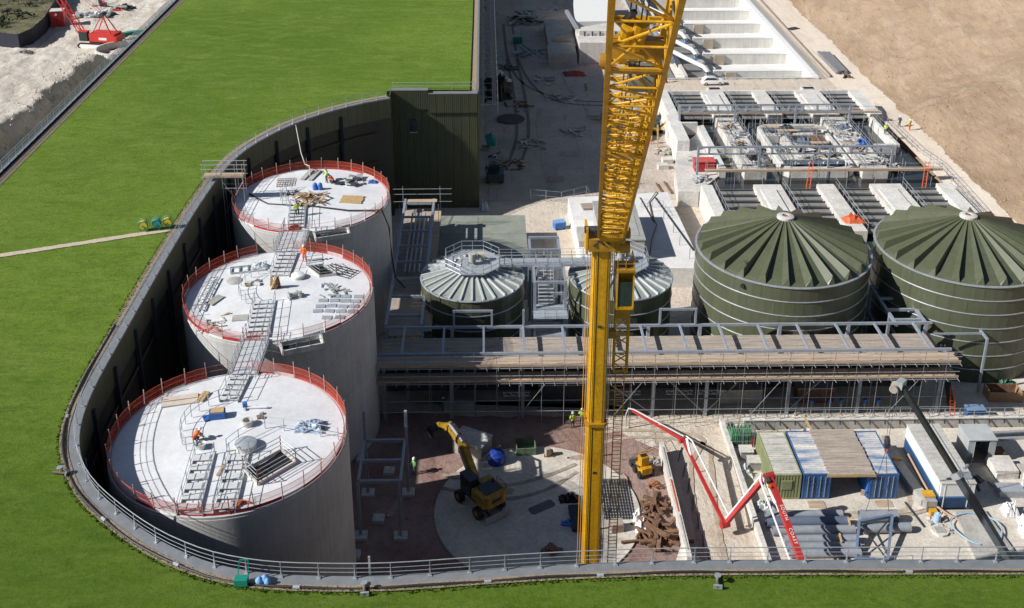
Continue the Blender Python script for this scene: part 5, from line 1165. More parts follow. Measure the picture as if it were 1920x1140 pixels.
# ---------------------------------------------------------------- low yard wall with handrail brackets
lw = thing('yard_wall', 'low grey concrete retaining wall behind the containers', 'wall', (41, 87.3, 0))
x = 24.2
while x < 60: MB().bb(x + .01, 87.1, 0, x + 2.98, 87.4, 1.0).build('wall_panel', conc_g, lw); x += 3.0
MB().bb(24.2, 87.02, 1.003, 60, 87.48, 1.10).build('capping', conc_w, lw)
hb = MB(); hb.bar((0, 0, 0), (0, 0, 1.0), .05); hb = hb.mesh('rail_post'); bk = MB().bar((0, -.02, 1.02), (0, -.28, .62), .12, .10).mesh('bracket')
x = 24.8
while x < 60: piece('rail_post', hb, lw, (x, 87.2, 1.1), mat=galv); piece('bracket', bk, lw, (x, 87.1, 0), mat=dark_st); x += 1.42
for z in (2.08, 1.6): MB().tube((24.6, 87.2, z), (60, 87.2, z), .025, 5).build('rail', galv, lw)
v = thing('trench_wall', 'pale concrete edge wall between sandy ramp and container yard', 'wall', (22.3, 80, 0))
y = 56.0
while y < 88: MB().bb(22.1, y + .01, 0, 22.5, min(88.4, y + 3.98), .75).build('wall_panel', conc_w, v); y += 4
rw = thing('ramp_wall', 'sloping concrete wing wall along the red gravel', 'wall', (15.9, 77, 0))
for i in range(6):
    ya = 69.0 + i * 2.45; yb = ya + 2.43; MB().bb(15.7, ya, 0, 16.1, yb, 1.3).build('wall_panel', conc_w, rw)
for i in range(3): MB().bar((15.9, 69.8 + i * 4.5, 1.31), (15.9, 73.9 + i * 4.5, 1.33), .1, .05).build('capping_strip', orange_s if i == 1 else conc_g, rw)
MB().add([(14.6, 68.9, 0), (17.6, 68.9, 0), (15.9, 70.6, 1.25), (15.5, 70.6, 1.25)], [(0, 1, 2, 3)]).build('cone_toe', conc_w, rw)
for i in range(7): MB().bar((17.6 - i * .05, 69.3 + i * 2.2, .06), (17.8 + i * .02, 71.3 + i * 2.2, .06), .07).build('guide_bar', dark_st, rw)

# ---------------------------------------------------------------- concrete pump boom
pb = thing('concrete_pump_boom', 'red folding concrete pump boom with white lettering over the yard', 'pump boom', (24, 66, 0))
Pt, Pa, Pb, Pc, Pd = Vector((13.6, 87.2, 2.2)), Vector((17.4, 81.6, 3.0)), Vector((19.5, 72.9, 1.1)), Vector((23.1, 74.0, 5.0)), Vector((24.1, 64.6, 2.6))
MB().bar(Pd, Pc, .50, .46, .42, .38).build('boom_section', red_p, pb); MB().bar(Pc + Vector((-.15, .1, 0)), Pb, .36, .36, .3, .3).build('boom_section', red_p, pb)
MB().bar(Pb, Pa, .29, .28, .23, .23).build('boom_section', red_p, pb); MB().bar(Pa, Pt, .23, .22, .15, .15).build('boom_section', red_p, pb)
for p, r in ((Pc, .34), (Pb, .29), (Pa, .23)): smooth(MB().tube(p - Vector((.35, .12, 0)), p + Vector((.35, .12, 0)), r, 14)).build('knuckle', red_p, pb)
o1 = Vector((-.72, -.1, .1)); smooth(MB().path([Pd + Vector((-.85, 0, 0)), Pc + Vector((-.9, -.6, .1)), Pc + Vector((-.7, .0, .35))], .085, 8)).build('concrete_line', pipe_w, pb)
smooth(MB().path([Pc + Vector((-.5, .2, .2)), Pb + Vector((.2, .55, .2))], .075, 8)).build('concrete_line', pipe_w, pb)
smooth(MB().path([Pb + Vector((.55, .4, .2)), Pa + Vector((.75, -.4, .2)), Pa + Vector((.35, .3, .2))], .075, 8)).build('concrete_line', pipe_w, pb)
smooth(MB().path([Pa + Vector((.1, .2, .25)), Pt + Vector((.15, -.1, .2)), Pt + Vector((-.3, .25, .1)), Pt + Vector((-.5, .3, -.6)), Pt + Vector((-.5, .3, -2.0))], .07, 8)).build('end_hose', mat('hose_grey', (.5, .5, .5), .6), pb)
for a, b_ in ((Pd.lerp(Pc, .72) + Vector((-.35, 0, .1)), Pc + Vector((-.45, .2, -.2))), (Pa.lerp(Pb, .2), Pa + Vector((.3, -.2, .3)))): smooth(MB().tube(a, b_, .13, 10)).build('hydraulic_ram', white_p, pb)
for t in (.25, .5, .8): MB().bar(Pd.lerp(Pc, t), Pd.lerp(Pc, t) + Vector((-.9, 0, .05)), .06, .06).build('pipe_bracket', red_p, pb)
for t in (.3, .6): MB().bar(Pb.lerp(Pa, t), Pb.lerp(Pa, t) + Vector((.6, .05, .15)), .05, .05).build('pipe_bracket', red_p, pb)
MB().box(Pc + Vector((-.3, -.5, .1)), (.3, .7, .3), .1).build('valve_block', mat('valve_dark', (.08, .06, .05), .5), pb); MB().box(Pc + Vector((-.35, -1.3, .05)), (.16, .22, .2), .1).build('yellow_tag', yellow, pb)
MB().bb(22.6, 56, .9, 25.6, 66.2, 1.3).build('truck_chassis', dark_st, pb); MB().bb(22.7, 62.8, 1.31, 25.5, 66, 2.7).build('truck_deck', red_p, pb); smooth(MB().tube((24.1, 64.6, 1.4), (24.1, 64.6, 3.0), .6, 14)).build('slewing_post', red_p, pb)
for y in (57.5, 61, 64.8):
    for x in (22.55, 25.2): smooth(MB().tube((x, y, .5), (x + .4, y, .5), .5, 14)).build('truck_wheel', blk, pb)
def lettering(txt, size, origin, u, n, mt, parent, ext=.004):
    cu = bpy.data.curves.new('txt', 'FONT'); cu.body = txt; cu.size = size; cu.extrude = ext; cu.align_y = 'CENTER'; cu.space_character = 1.25
    ob = bpy.data.objects.new('txt', cu); col.objects.link(ob); dg = bpy.context.evaluated_depsgraph_get(); me = bpy.data.meshes.new_from_object(ob.evaluated_get(dg)); bpy.data.objects.remove(ob)
    u = u.normalized(); n = (n - u * n.dot(u)).normalized(); up = n.cross(u); M = Matrix((u, up, n)).transposed().to_4x4(); M.translation = Vector(origin) - Vector(ROOT.get(parent.name, (0, 0, 0)))
    me.transform(M); me.materials.clear(); me.materials.append(mt); o = bpy.data.objects.new('lettering', me); col.objects.link(o); o.parent = parent; return o
ud = (Pd - Pc).normalized(); nn_ = Vector((0, -.25, 1)); nn_ = (nn_ - ud * nn_.dot(ud)).normalized()
lettering('SOUTH', .38, Pc + ud * 2.9 + nn_ * .236, ud, nn_, white_p, pb)
lettering('COAST', .38, Pc + ud * 5.05 + nn_ * .236, ud, nn_, white_p, pb)
MB().bar(Pc + ud * 2.0 + Vector((-.36, 0, .1)), Pc + ud * 3.5 + Vector((-.36, 0, .1)), .05, .12).build('white_stripe', white_p, pb)

# ---------------------------------------------------------------- dark mobile crane boom with hook and lifted pipe
db = thing('dark_telescopic_boom', 'dark green telescopic crane boom reaching over the site cabin', 'crane boom', (40.5, 65.5, 0))
Ba, Bm, Bt = Vector((40.4, 65.6, 2.2)), Vector((36.6, 70.1, 8.0)), Vector((33.05, 74.3, 13.4))
dg_m = mat('boom_dark_green', (.018, .022, .020), .45, var=.3, scale=1.5, fine=.1)
MB().bar(Ba, Bm, .46, .54).build('boom_section', mat('boom_slate', (.05, .062, .072), .45, var=.25, scale=1.5), db); MB().bar(Bm - (Bt - Bm).normalized() * .2, Bt, .34, .42).build('boom_section', dg_m, db)
MB().bar(Bm - (Bt - Bm).normalized() * .25, Bm + (Bt - Bm).normalized() * .25, .66, .74).build('boom_collar', galv, db)
smooth(MB().tube(Bm + Vector((.5, .1, .5)), Bm + Vector((1.0, .6, .5)), .12, 8)).build('hose_reel', galv, db)
pale_h = mat('boom_head_paint', (.30, .34, .33), .5, var=.15, scale=3)
MB().box(Bt + Vector((-.05, .1, .15)), (.8, .55, .65), .8).build('boom_head', pale_h, db)
for q in (-.25, .25): smooth(MB().tube(Bt + Vector((-.65 + q * .6, -.1 + q, -.1)), Bt + Vector((-.5 + q * .6, .1 + q, -.1)), .34, 12)).build('head_sheave', wood2, db)
for q in (-.16, .16): smooth(MB().tube(Bt + Vector((-.55 + q, .0, -.2)), Vector((32.5 + q * .6, 74.2, 8.6)), .018, 4)).build('hoist_rope', dark_st, db)
MB().bb(38.6, 56, 1.0, 41.6, 66.2, 2.4).build('carrier_deck', dark_st, db); MB().bb(39.3, 57.5, 2.41, 40.9, 61, 3.6).build('operator_cab', dg_m, db)
for y in (57.3, 60, 64.5):
    for x in (38.5, 41.3): smooth(MB().tube((x, y, .6), (x + .4, y, .6), .6, 14)).build('wheel', blk, db)
hk = thing('hook_block', 'dark hook block hanging below the dark boom with two slings', 'hook block', (32.5, 74.2, 7.5))
smooth(MB().tube((32.38, 74.2, 8.3), (32.62, 74.2, 8.3), .36, 14)).build('sheave', dark_st, hk); MB().box((32.5, 74.2, 7.95), (.4, .3, .6)).build('cheek', dark_st, hk); smooth(MB().path([(32.5, 74.2, 7.6), (32.65, 74.2, 7.4), (32.5, 74.2, 7.2), (32.35, 74.2, 7.35)], .06, 6)).build('hook', orange_s, hk)
for x in (31.6, 33.5): smooth(MB().tube((32.5, 74.2, 7.3), (x, 74.25, 1.15), .025, 4)).build('sling', dark_st, hk)
def pipe_thing(label, a, b_, r, mt=pipe_g, grp='grey pipes on the ground'):
    a = Vector(a); b_ = Vector(b_); v = thing('plastic_pipe', label, 'pipe', tuple((a + b_) / 2 - ZUP * r), grp); d = (b_ - a).normalized()
    mb = smooth(MB()); mb.tube(a, b_, r, 20, cap=False); mb.tube(a, b_, r * .86, 20, cap=False); mb.build('barrel', mt, v)
    for e in (a, b_):
        u = ZUP; x = d.cross(u).normalized(); y = x.cross(d); V = []
        for i in range(20): t = 2 * math.pi * i / 20; V += [e + x * r * math.cos(t) + y * r * math.sin(t), e + x * r * .86 * math.cos(t) + y * r * .86 * math.sin(t)]
        MB().add(V, [(2 * i, 2 * ((i + 1) % 20), 2 * ((i + 1) % 20) + 1, 2 * i + 1) for i in range(20)]).build('rim', mt, v)
    return v
pipe_thing('short wide grey pipe slung below the hook block', (31.1, 74.25, .62), (34.3, 74.25, .62), .52)
pipe_thing('dark wide pipe lying behind the slung grey pipe', (31.0, 73.0, .42), (35.0, 73.1, .42), .40)
for k, (y, r, x0, x1, lb) in enumerate([(74.9, .34, 23.4, 29.9, 'rearmost grey pipe of the row below the containers'), (73.9, .42, 23.2, 30.1, 'second grey pipe from back, navy topped, below the containers'), (72.9, .40, 23.5, 30.3, 'third grey pipe from back below the containers'), (71.9, .36, 24.2, 30.3, 'fourth grey pipe from back below the containers'), (71.1, .34, 24.2, 30.2, 'fifth grey pipe from back below the containers'), (70.3, .34, 24.3, 30.0, 'grey pipe nearest the roof edge in the pipe row')]):
    pipe_thing(lb, (x0, y, r + .01), (x1, y, r + .01), r, pipe_g if k != 1 else mat('pipe_slate', (.12, .15, .21), .5))
for i, (x, y) in enumerate([(28.6, 71.5), (29.9, 73.4)]): o = MB().bar((x, y - .5, .8), (x + .15, y + .5, .82), .14, .1).build('chock', wood3); tag(o, ['short timber chock across the front pipes', 'short timber chock at the right end of third pipe'][i], 'timber', 'timber chocks on pipes')
sf = thing('steel_trestle', 'blue grey steel trestle frame right of the pipe row', 'trestle', (31.6, 71.5, 0))
Q = [Vector((29.4, 69.7, .3)), Vector((31.9, 69.5, .3)), Vector((33.6, 73.6, 1.2)), Vector((30.6, 72.9, 1.2))]
for a, b_ in ((0, 3), (3, 2), (2, 1), (1, 0)): MB().bar(Q[a], Q[b_], .22, .26).build('member', mat('blue_steel', (.16, .22, .32), .5, .2, var=.15, scale=2), sf)
for a, b_ in ((0, 2), (1, 3)): MB().bar(Q[a], Q[b_], .1, .1).build('brace', dark_st, sf)
for q in (Q[3], Q[2]): MB().bar(q, Vector((q.x, q.y, 0)), .18, .18).build('leg', mat('blue_steel', 0), sf)
rail_run('barrier_frame', 'small galvanised barrier standing in front of steel trestle', [(30.6, 68.6, 0), (33.6, 68.9, 0)], 1.3, 1.5)
# ---------------------------------------------------------------- courtyard: excavator
ex = thing('wheeled_excavator', 'yellow wheeled excavator with raised boom on the round slab', 'excavator', (-.7, 76.9, .16), None, R_(126))
exy = mat('excavator_yellow', (.46, .27, .02), .55, var=.3, scale=2.0, fine=.18, streak=.3)
E_ = lambda mb, n, mt, par=None: mb.build(n, mt, par or ex, True)
E_(MB().bb(-1.7, -.6, .75, 1.7, .6, 1.15), 'chassis', dark_st)
for x in (-1.35, 1.35):
    for y in (-1.15, 1.15):
        w_ = E_(smooth(MB().tube((x, y - .22, .55), (x, y + .22, .55), .55, 18)), 'tyre', blk); E_(smooth(MB().tube((x, y - .24, .55), (x, y + .24, .55), .26, 12)), 'rim', yellow_d, w_)
    E_(MB().bb(x - .12, -1.0, .48, x + .12, 1.0, .7), 'axle', dark_st)
E_(MB().bar((-2.55, -1.25, .42), (-2.55, 1.25, .42), .12, .62), 'dozer_blade', conc_g); 
for y in (-.6, .6): E_(MB().bar((-1.6, y, .8), (-2.5, y, .5), .14, .14), 'blade_arm', dark_st)
E_(smooth(MB().tube((0, 0, 1.1), (0, 0, 1.35), .7, 18)), 'slew_ring', dark_st)
mb = MB(); mb.prism([(-2.3, -.85), (-2.0, -1.2), (1.1, -1.2), (1.1, 1.2), (-2.0, 1.2), (-2.3, .85)], 1.36, 1.6); E_(mb, 'deck', dark_st)
mb = MB(); mb.prism([(-2.45, -.8), (-2.15, -1.25), (-1.2, -1.25), (-1.2, 1.25), (-2.15, 1.25), (-2.45, .8)], 1.45, 2.55); E_(mb, 'counterweight', exy)
E_(MB().bb(-1.19, -1.2, 1.6, .2, .1, 2.45), 'engine_bay', exy); E_(MB().bb(-2.0, -.95, 2.553, -.6, .75, 2.63), 'engine_hood', dark_st)
E_(MB().bb(-1.19, .15, 1.6, -.5, 1.2, 2.5), 'tank_locker', exy)
E_(MB().bb(-.3, .3, 1.6, 1.15, 1.2, 3.05), 'cab', mat('cab_body', (.03, .03, .035), .4)); E_(MB().bb(-.34, .26, 3.06, 1.2, 1.24, 3.16), 'cab_roof', dark_st); E_(MB().bb(1.16, .36, 2.0, 1.175, 1.14, 3.0), 'windscreen', glass); E_(MB().bb(0, 1.205, 2.0, 1.05, 1.22, 2.95), 'side_window', glass)
B0, B1, B2, B3 = Vector((1.0, -.25, 2.0)), Vector((2.6, -.25, 4.2)), Vector((5.0, -.25, 5.0)), Vector((6.6, -.2, 4.3))
E_(MB().bar(B0, B1, .5, .7), 'boom', exy); E_(MB().bar(B1 - (B2 - B1).normalized() * .2, B2, .48, .66, .4, .4), 'boom_upper', exy); E_(MB().bar(B2 + Vector((-.3, 0, .1)), B3, .36, .5, .26, .3), 'stick', exy)
E_(smooth(MB().tube(B2 - Vector((0, .35, 0)), B2 + Vector((0, .35, 0)), .3, 12)), 'stick_pivot', exy); E_(smooth(MB().tube(B1 + Vector((.2, 0, .45)), B2 + Vector((-.2, 0, .35)), .12, 8)), 'stick_ram', galv); 
for y in (-.65, .15): E_(smooth(MB().tube((1.2, y, 1.9), B1 + Vector((.2, y + .25, -.1)), .1, 8)), 'boom_ram', galv)
E_(smooth(MB().tube(B3, B3 + Vector((.1, 0, -.7)), .14, 8)), 'bucket_link', dark_st)
mb = MB(); mb.prism([(0, 0), (.9, .1), (1.1, -.5), (.6, -.9), (.05, -.6)], -.5, .5); mb.v = [(B3.x - .1 + x, B3.y + z, B3.z - .6 + y) for x, y, z in mb.v]; E_(mb, 'bucket', blk)
for k in range(4): E_(smooth(MB().path([B1 + Vector((-.9 + k * .05, -.2 + k * .08, .35)), B1 + Vector((.2, -.2 + k * .08, .75)), B2 + Vector((-.8, -.2 + k * .08, .55)), B2 + Vector((-.1, -.2 + k * .08, .35))], .03, 5)), 'hydraulic_line', blk)
for y in (-1.15, 1.15): E_(smooth(MB().path([(-2.2, y, 2.56), (-2.2, y, 2.95), (-.9, y, 2.95), (-.9, y, 2.5)], .025, 5)), 'handrail', dark_st)
E_(smooth(MB().tube((-1.0, -.7, 2.63), (-1.0, -.7, 3.0), .09, 8)), 'exhaust_stack', dark_st)
E_(MB().bb(-2.46, -.5, 1.85, -2.455, .5, 2.2), 'rear_decal', dark_st)
for y in (.5, 1.1): E_(MB().bb(.0, y, 2.25 if y < 1 else 1.7, .06, y + .05, 2.6), 'grab_handle', dark_st)
# steel portal in the courtyard
lf = thing('ladder_frame_stand', 'tall zinc steel frame standing on red gravel beside tanks', 'frame', (-8.8, 75.8, 0))
for x, y in ((-10.4, 78.5), (-6.9, 78.5), (-10.5, 73.2), (-7.2, 73.1)):
    MB().bb(x - .12, y - .12, .3, x + .12, y + .12, 5.6 if y < 75 else 8.6).build('column', galv_b, lf); MB().bb(x - .55, y - .5, 0, x + .55, y + .5, .295).build('pad_footing', conc_w, lf)
for z in (5.5,):
    for y in (78.5, 75.8, 73.2): MB().bb(-10.36, y - .1, z, -7.0, y + .1, z + .25).build('cross_beam', galv_b, lf)
    for x in (-10.45, -7.05): MB().bb(x - .1, 73.3, z + .01, x + .1, 78.4, z + .24).build('side_beam', galv_b, lf)
for (x, y, lb) in [(-8.8, 81.4, 'pale pad block on red gravel behind zinc frame'), (-11.4, 83.2, 'pale pad block on red gravel beside middle tank'), (-9.2, 75.2, 'pale pad block inside the zinc frame feet'), (-10.8, 71.0, 'large pale pad block at foot of zinc frame in front')]:
    o = MB().prism([(x - .5, y - .45), (x + .45, y - .5), (x + .5, y + .42), (x - .42, y + .48)], 0, .35).build('pad_block', conc_w); tag(o, lb, 'block', 'loose pad blocks')
planks('long_plank', 'pale planks lying on red gravel left of excavator', 'planks', (-7.9, 76.8, .02), 2.8, .5, 2, 1.2, wood2, .06)
v = thing('mixer_skip', 'open green steel skip on rear edge of round slab', 'skip', (3.5, 84.2, .16), None, .05)
for a in [(-.9, -.8, 0, .9, -.72, .75), (-.9, .72, 0, .9, .8, .75), (-.9, -.71, 0, -.82, .71, .75), (.82, -.71, 0, .9, .71, .75), (-.81, -.71, 0, .81, .71, .08)]: MB().bb(*a).build('side', mat('skip_green', (.12, .17, .10), .6, var=.3, scale=3), v, True)
v = thing('chain_heap', 'small brown machine part standing on slab beside green skip', 'machine part', (5.6, 83.4, .16)); 
smooth(MB().tube((-.1, 0, .3), (.35, .1, .3), .26, 12)).build('drum', rust, v, True); MB().box((-.1, -.1, .5), (.5, .4, .7), .4).build('casing', wood2, v, True); MB().box((0, 0, .05), (.9, .6, .1)).build('base', rust, v, True)
lathe_thing('blue_tank', 'round blue plastic water tank behind the excavator', 'tank', (.8, 82.6, 0), [('shell', [(.8, 0), (.82, .7), (.75, 1.05), (.4, 1.3), (0, 1.35)], mat('tank_blue', (.015, .05, .30), .4)), ('base', [(.86, 0), (.86, .12)], blk)], 18)
v = thing('ground_hut', 'grey flat topped cabinet behind the raised excavator boom', 'cabinet', (-1.4, 84.3, 0), None, -.5)
MB().box((0, 0, .8), (3.0, 2.0, 1.5)).build('body', conc_g, v, True); MB().box((0, 0, 1.6), (3.15, 2.15, .1)).build('lid', conc_w, v, True); MB().box((-.4, -1.02, .8), (1.0, .04, 1.2)).build('door', dark_st, v, True)
rail_run('crowd_barrier', 'steel barrier panels leaning near grey cabinet', [(-.6, 81.6, 0), (1.2, 83.6, 0)], 1.2, .35)
planks('steel_mats', 'dark grey reinforcement mats lying on slab right of excavator', 'mats', (4.6, 76.4, .18), 2.4, .9, 5, .55, mat('dark_mat', (.13, .14, .15), .6), .06, .03)
heap_of('blue_pipes', 'short bright blue pipes lying on slab near crane mast', 'pipes', (6.9, 74.2, .2), 4, 1.8, .4, blue_p, .16, .1, 'pipe', .18)
heap_of('brick_pile', 'small reddish pile of bricks on slab near the roof edge', 'bricks', (5.2, 71.2, .18), 26, .5, .8, mat('brick_red', (.25, .13, .10), .9, var=.3, scale=3), .12, .5, 'brick', .3)
crumple('black_sheeting', 'crumpled black sheeting on slab beside crane mast', 'sheeting', (7.0, 77.3, .17), .9, .5, .6, mat('black_poly', (.01, .01, .012), .35), 21)
o = MB().box((7.4, 74.8, .35), (1.0, 3.0, .3), .05).build('dark_panel_stack', mat('panel_dark', (.02, .025, .04), .5)); tag(o, 'flat dark panel stack on slab left of crane mast', 'panels')
v = thing('rebar_mesh', 'grid of dark reinforcement mesh on slab right of crane mast', 'mesh', (10.9, 77.3, .2))
for i in range(11): MB().bar((-1.1 + i * .24, -2.6, .1), (-1.1 + i * .24, 2.5, .1), .07, .06).build('bar', dark_st, v, True)
for i in range(14): MB().bar((-1.15, -2.5 + i * .38, .14), (1.35, -2.5 + i * .38, .14), .06, .05).build('cross_bar', dark_st, v, True)
v = thing('red_plinth', 'small red brown block stack on slab behind crane ladder', 'blocks', (10.7, 73.6, .16)); MB().box((0, 0, .35), (1.0, .9, .7), .1).build('stack', mat('block_red', (.30, .20, .17), .9), v, True); MB().box((0, 0, .75), (.9, .8, .1), .1).build('top_layer', wood2, v, True)
heap_of('scrap_timber_heap', 'big heap of brown broken timber on red gravel', 'timber', (13.8, 72.8, .02), 34, 3.6, 1.6, rust, .16, .8, 'beam', .28)
heap_of('timber_pile', 'smaller spiky pile of brown timber behind the big heap', 'timber', (14.2, 76.3, .02), 26, 2.6, 1.2, rust, .14, .9, 'beam', .25)
heap_of('rusty_fixings', 'rusty tangle of fixings beside the wing wall', 'scrap', (14.6, 79.0, .02), 22, .7, .6, mat('rust_orange', (.30, .13, .05), .9, var=.3, scale=4), .08, .5, 'fixing', .1)
for k, (x, y, s_) in enumerate([(12.7, 74.9, .55), (12.9, 73.7, .72)]):
    o = crumple('rubble_sack', ['white bulk bag behind the nearer bag on red gravel', 'larger white bulk bag on red gravel by slab edge'][k], 'bag', (x, y, .01), s_, s_ * .9, 1.0, bag_w, 31 + k, 12)
md = thing('mini_digger', 'small yellow compact loader on red gravel by wing wall', 'loader', (13.9, 80.9, 0), None, 1.9)
MB().bb(-.7, -.5, .35, .6, .5, 1.0).build('body', yellow, md, True); MB().bb(-.3, -.38, 1.0, .45, .38, 1.9).build('cab', yellow, md, True); MB().bb(-.15, -.30, 1.903, .30, .30, 1.92).build('roof_opening', blk, md, True)
for x in (-.45, .45):
    for y in (-.6, .6): smooth(MB().tube((x, y - .14, .33), (x, y + .14, .33), .33, 14)).build('wheel', blk, md, True)
for y in (-.5, .5): MB().bar((-.3, y, 1.0), (1.1, y, .5), .1, .14).build('lift_arm', dark_st, md, True)
MB().bb(1.05, -.7, .08, 1.55, .7, .55).build('bucket', dark_st, md, True)
rail_run('mesh_barrier', 'thin bent barrier by the compact loader', [(12.2, 82.8, 0), (15.6, 85.2, 0), (15.9, 83.4, 0)], 1.1, 1.5)
heap_of('stone_heap', 'low heap of stones behind the compact loader', 'stones', (14.9, 82.6, 0), 16, .5, .7, [conc_g, wood2], .25, .3, 'stone', .35)
person('p', 'worker in yellow vest standing left of crane mast, further from mast', (8.1, 87.7, 0), .5, 'stand', hiv, hatw)
person('p', 'worker in yellow vest half hidden by crane rope', (9.0, 88.2, 0), -.4, 'stand', hiv, hatw)
person('p', 'worker in green vest standing in shade near zinc frame', (-6.5, 81.2, 0), 2.0, 'stand', mat('hivis_green', (.20, .50, .12), .8), hatw)
person('p', 'worker in dark shade under the gallery left end', (-4.2, 90.3, .03), 1.0, 'stand', mat('vest_teal', (.05, .22, .12), .8), hatw)
# ---------------------------------------------------------------- container yard oddments
gc = thing('gas_cage', 'wire cage full of green gas bottles beside green container', 'cage', (23.4, 85.3, 0))
for x in (22.4, 23.5, 24.6):
    for y in (84.4, 86.2): MB().bar((x, y, 0), (x, y, 2.1), .05).build('post', galv, gc)
for z in (.1, .7, 1.4, 2.1):
    for y in (84.4, 86.2): MB().bar((22.4, y, z), (24.6, y, z), .04).build('rail', galv, gc)
    for x in (22.4, 24.6): MB().bar((x, 84.4, z), (x, 86.2, z), .04).build('rail', galv, gc)
for i in range(12): MB().bar((22.45 + i * .19, 84.38, .1), (22.45 + i * .19, 84.38, 2.1), .02).build('mesh_wire', galv, gc)
for j in range(3):
    for i in range(6):
        mb = smooth(MB()); mb.lathe([(.14, 0), (.15, .05), (.15, 1.15), (.08, 1.35), (.05, 1.5), (0, 1.5)], (0, 0, 0), 10)
        v = thing('gas_bottle', 'green gas bottle in row %s from front, %s from left, in wire cage' % ('one two three'.split()[j], 'first second third fourth fifth sixth'.split()[i]), 'gas bottle', (22.62 + i * .35, 84.75 + j * .5, .05), 'gas bottles in the cage'); mb.build('cylinder', mat('bottle_green', (.02, .20, .07), .4, var=.15, scale=3), v, True)
        smooth(MB().tube((0, 0, 1.5), (0, 0, 1.62), .035, 6)).build('valve', galv, v, True)
for k, (x, y, lb) in enumerate([(23.6, 83.1, 'grey lidded crate behind another, left of green container'), (24.0, 81.6, 'grey lidded crate nearest, left of green container')]):
    v = thing('lidded_crate', lb, 'crate', (x, y, 0), 'lidded crates'); MB().bb(x - .6, y - .5, .08, x + .5, y + .5, .8).build('body', mat('crate_grey', (.34, .33, .34), .7, var=.15, scale=2), v); MB().bb(x - .65, y - .55, .803, x + .55, y + .55, .9).build('lid', conc_w, v)
crumple('plastic_bags', 'heap of clear plastic bags beside the lidded crates', 'bags', (22.9, 80.9, .01), .7, .9, .6, mat('poly_clear', (.55, .56, .57), .4, var=.2, scale=4), 41)
crumple('rubbish_bags', 'heap of grey and green rubbish bags below pump boom elbow', 'bags', (23.7, 76.2, .01), .9, .6, .7, mat('poly_mixed', (.16, .20, .20), .4, var=.6, scale=3, c2=(.5, .5, .5)), 43)
v = thing('extinguisher', 'red fire point post beside green container', 'fire point', (24.25, 84.0, 0)); MB().bb(24.2, 83.9, 0, 24.3, 84.0, 1.4).build('post', red_p, v); smooth(MB().tube((24.25, 83.8, .3), (24.25, 83.8, .9), .1, 8)).build('cylinder', red_p, v)
planks('loose_pipes', 'bundle of long thin pipes lying behind the gas cage', 'pipes', (26.3, 86.2, .05), 6.0, .7, 5, .06, galv, .09, .03, 1, 'pipe')
o = MB().bar((36.6, 84.2, .35), (37.5, 76.2, .35), .9, .5).build('concrete_beam', conc_g); tag(o, 'long pale concrete beam between blue container and site cabin', 'beam')
v = thing('yellow_chock', 'yellow capped block on the long concrete beam', 'block', (36.9, 81.6, .62)); MB().box((36.9, 81.6, .72), (.8, .25, .15)).build('cap', yellow, v); MB().box((36.9, 81.6, .63), (.6, .2, .06)).build('pad', wood3, v)
v = thing('generator_box', 'grey box with yellow lid in front of site cabin left corner', 'generator', (37.6, 76.0, 0)); MB().bb(37.2, 75.4, .1, 38.1, 76.7, 1.1).build('body', galv, v); MB().bb(37.15, 75.9, 1.103, 38.15, 76.75, 1.2).build('lid', yellow, v); MB().bb(37.4, 74.8, 0, 38.0, 75.3, .5).build('drip_tray', yellow, v)
lathe_thing('blue_drum', 'small pale blue drum beside grey generator box', 'drum', (37.7, 74.2, .01), [('shell', [(.28, 0), (.3, .3), (.28, .8), (0, .82)], mat('drum_blue', (.35, .50, .68), .5)), ('bung', [(.08, .82), (.08, .88), (0, .88)], white_p)], 12)
o = MB().bar((35.9, 76.6, .06), (36.4, 73.5, .06), .14, .1).build('ground_beam', dark_st); tag(o, 'single dark steel bar lying on apron right of blue container', 'bar')
o = smooth(MB().path([(38.0, 82.0, .9), (38.05, 78.5, .7), (38.2, 75.4, .5), (38.8, 74.6, .4), (39.8, 73.9, .15), (40.2, 73.7, .1)], .1, 7)).build('waste_pipe', mat('copper_pipe', (.42, .28, .20), .6)); tag(o, 'brown and grey waste pipe running down cabin side', 'pipe')
# right hand pads, bags, stores
ps = MB().prism([(39.6, 75.2), (42.2, 75.3), (42.6, 69.6), (39.0, 69.4)], 0, .28).build('concrete_pad', conc_g); tag(ps, 'rectangular pale concrete pad under the blue hose', 'slab')
pad2 = MB().prism([(37.5 + .7 * math.cos(i * .5236), 73.0 + .7 * math.sin(i * .5236)) for i in range(12)], 0, .2).build('manhole_collar', conc_w); tag(pad2, 'round concrete manhole collar with square lid', 'manhole')
o = MB().box((37.5, 73.0, .23), (.8, .7, .05)).build('manhole_lid', conc_g); o.parent = pad2; o.location = Vector(o.location) - Vector(pad2.location)
hp2 = [(40.6 + 2.0 * math.cos(t) * (1 + .1 * math.sin(3 * t)), 72.9 + 1.9 * math.sin(t), .36) for t in [i * .25 - 1.3 for i in range(24)]]
o = smooth(MB().path(hp2, .06, 6)).build('blue_hose', mat('hose_blue', (.28, .45, .62), .5)); tag(o, 'pale blue hose looped over the concrete pad', 'hose')
heap_of('spoil_lumps', 'scatter of earth lumps beside the manhole collar', 'rubble', (38.4, 74.2, 0), 26, .5, 1.4, [chalk, conc_g], .2, .15, 'lump', .3)
for k, (x, y, s_, lb) in enumerate([(44.3, 75.2, .62, 'white bulk bag standing furthest back at right frame edge'), (45.2, 73.6, .75, 'white bulk bag pile in front at right frame edge'), (44.6, 72.6, .6, 'white bulk bag lowest at right frame edge')]):
    crumple('bulk_bag', lb, 'bag', (x, y, .01), s_, s_, 1.2, bag_w, 51 + k, 12)
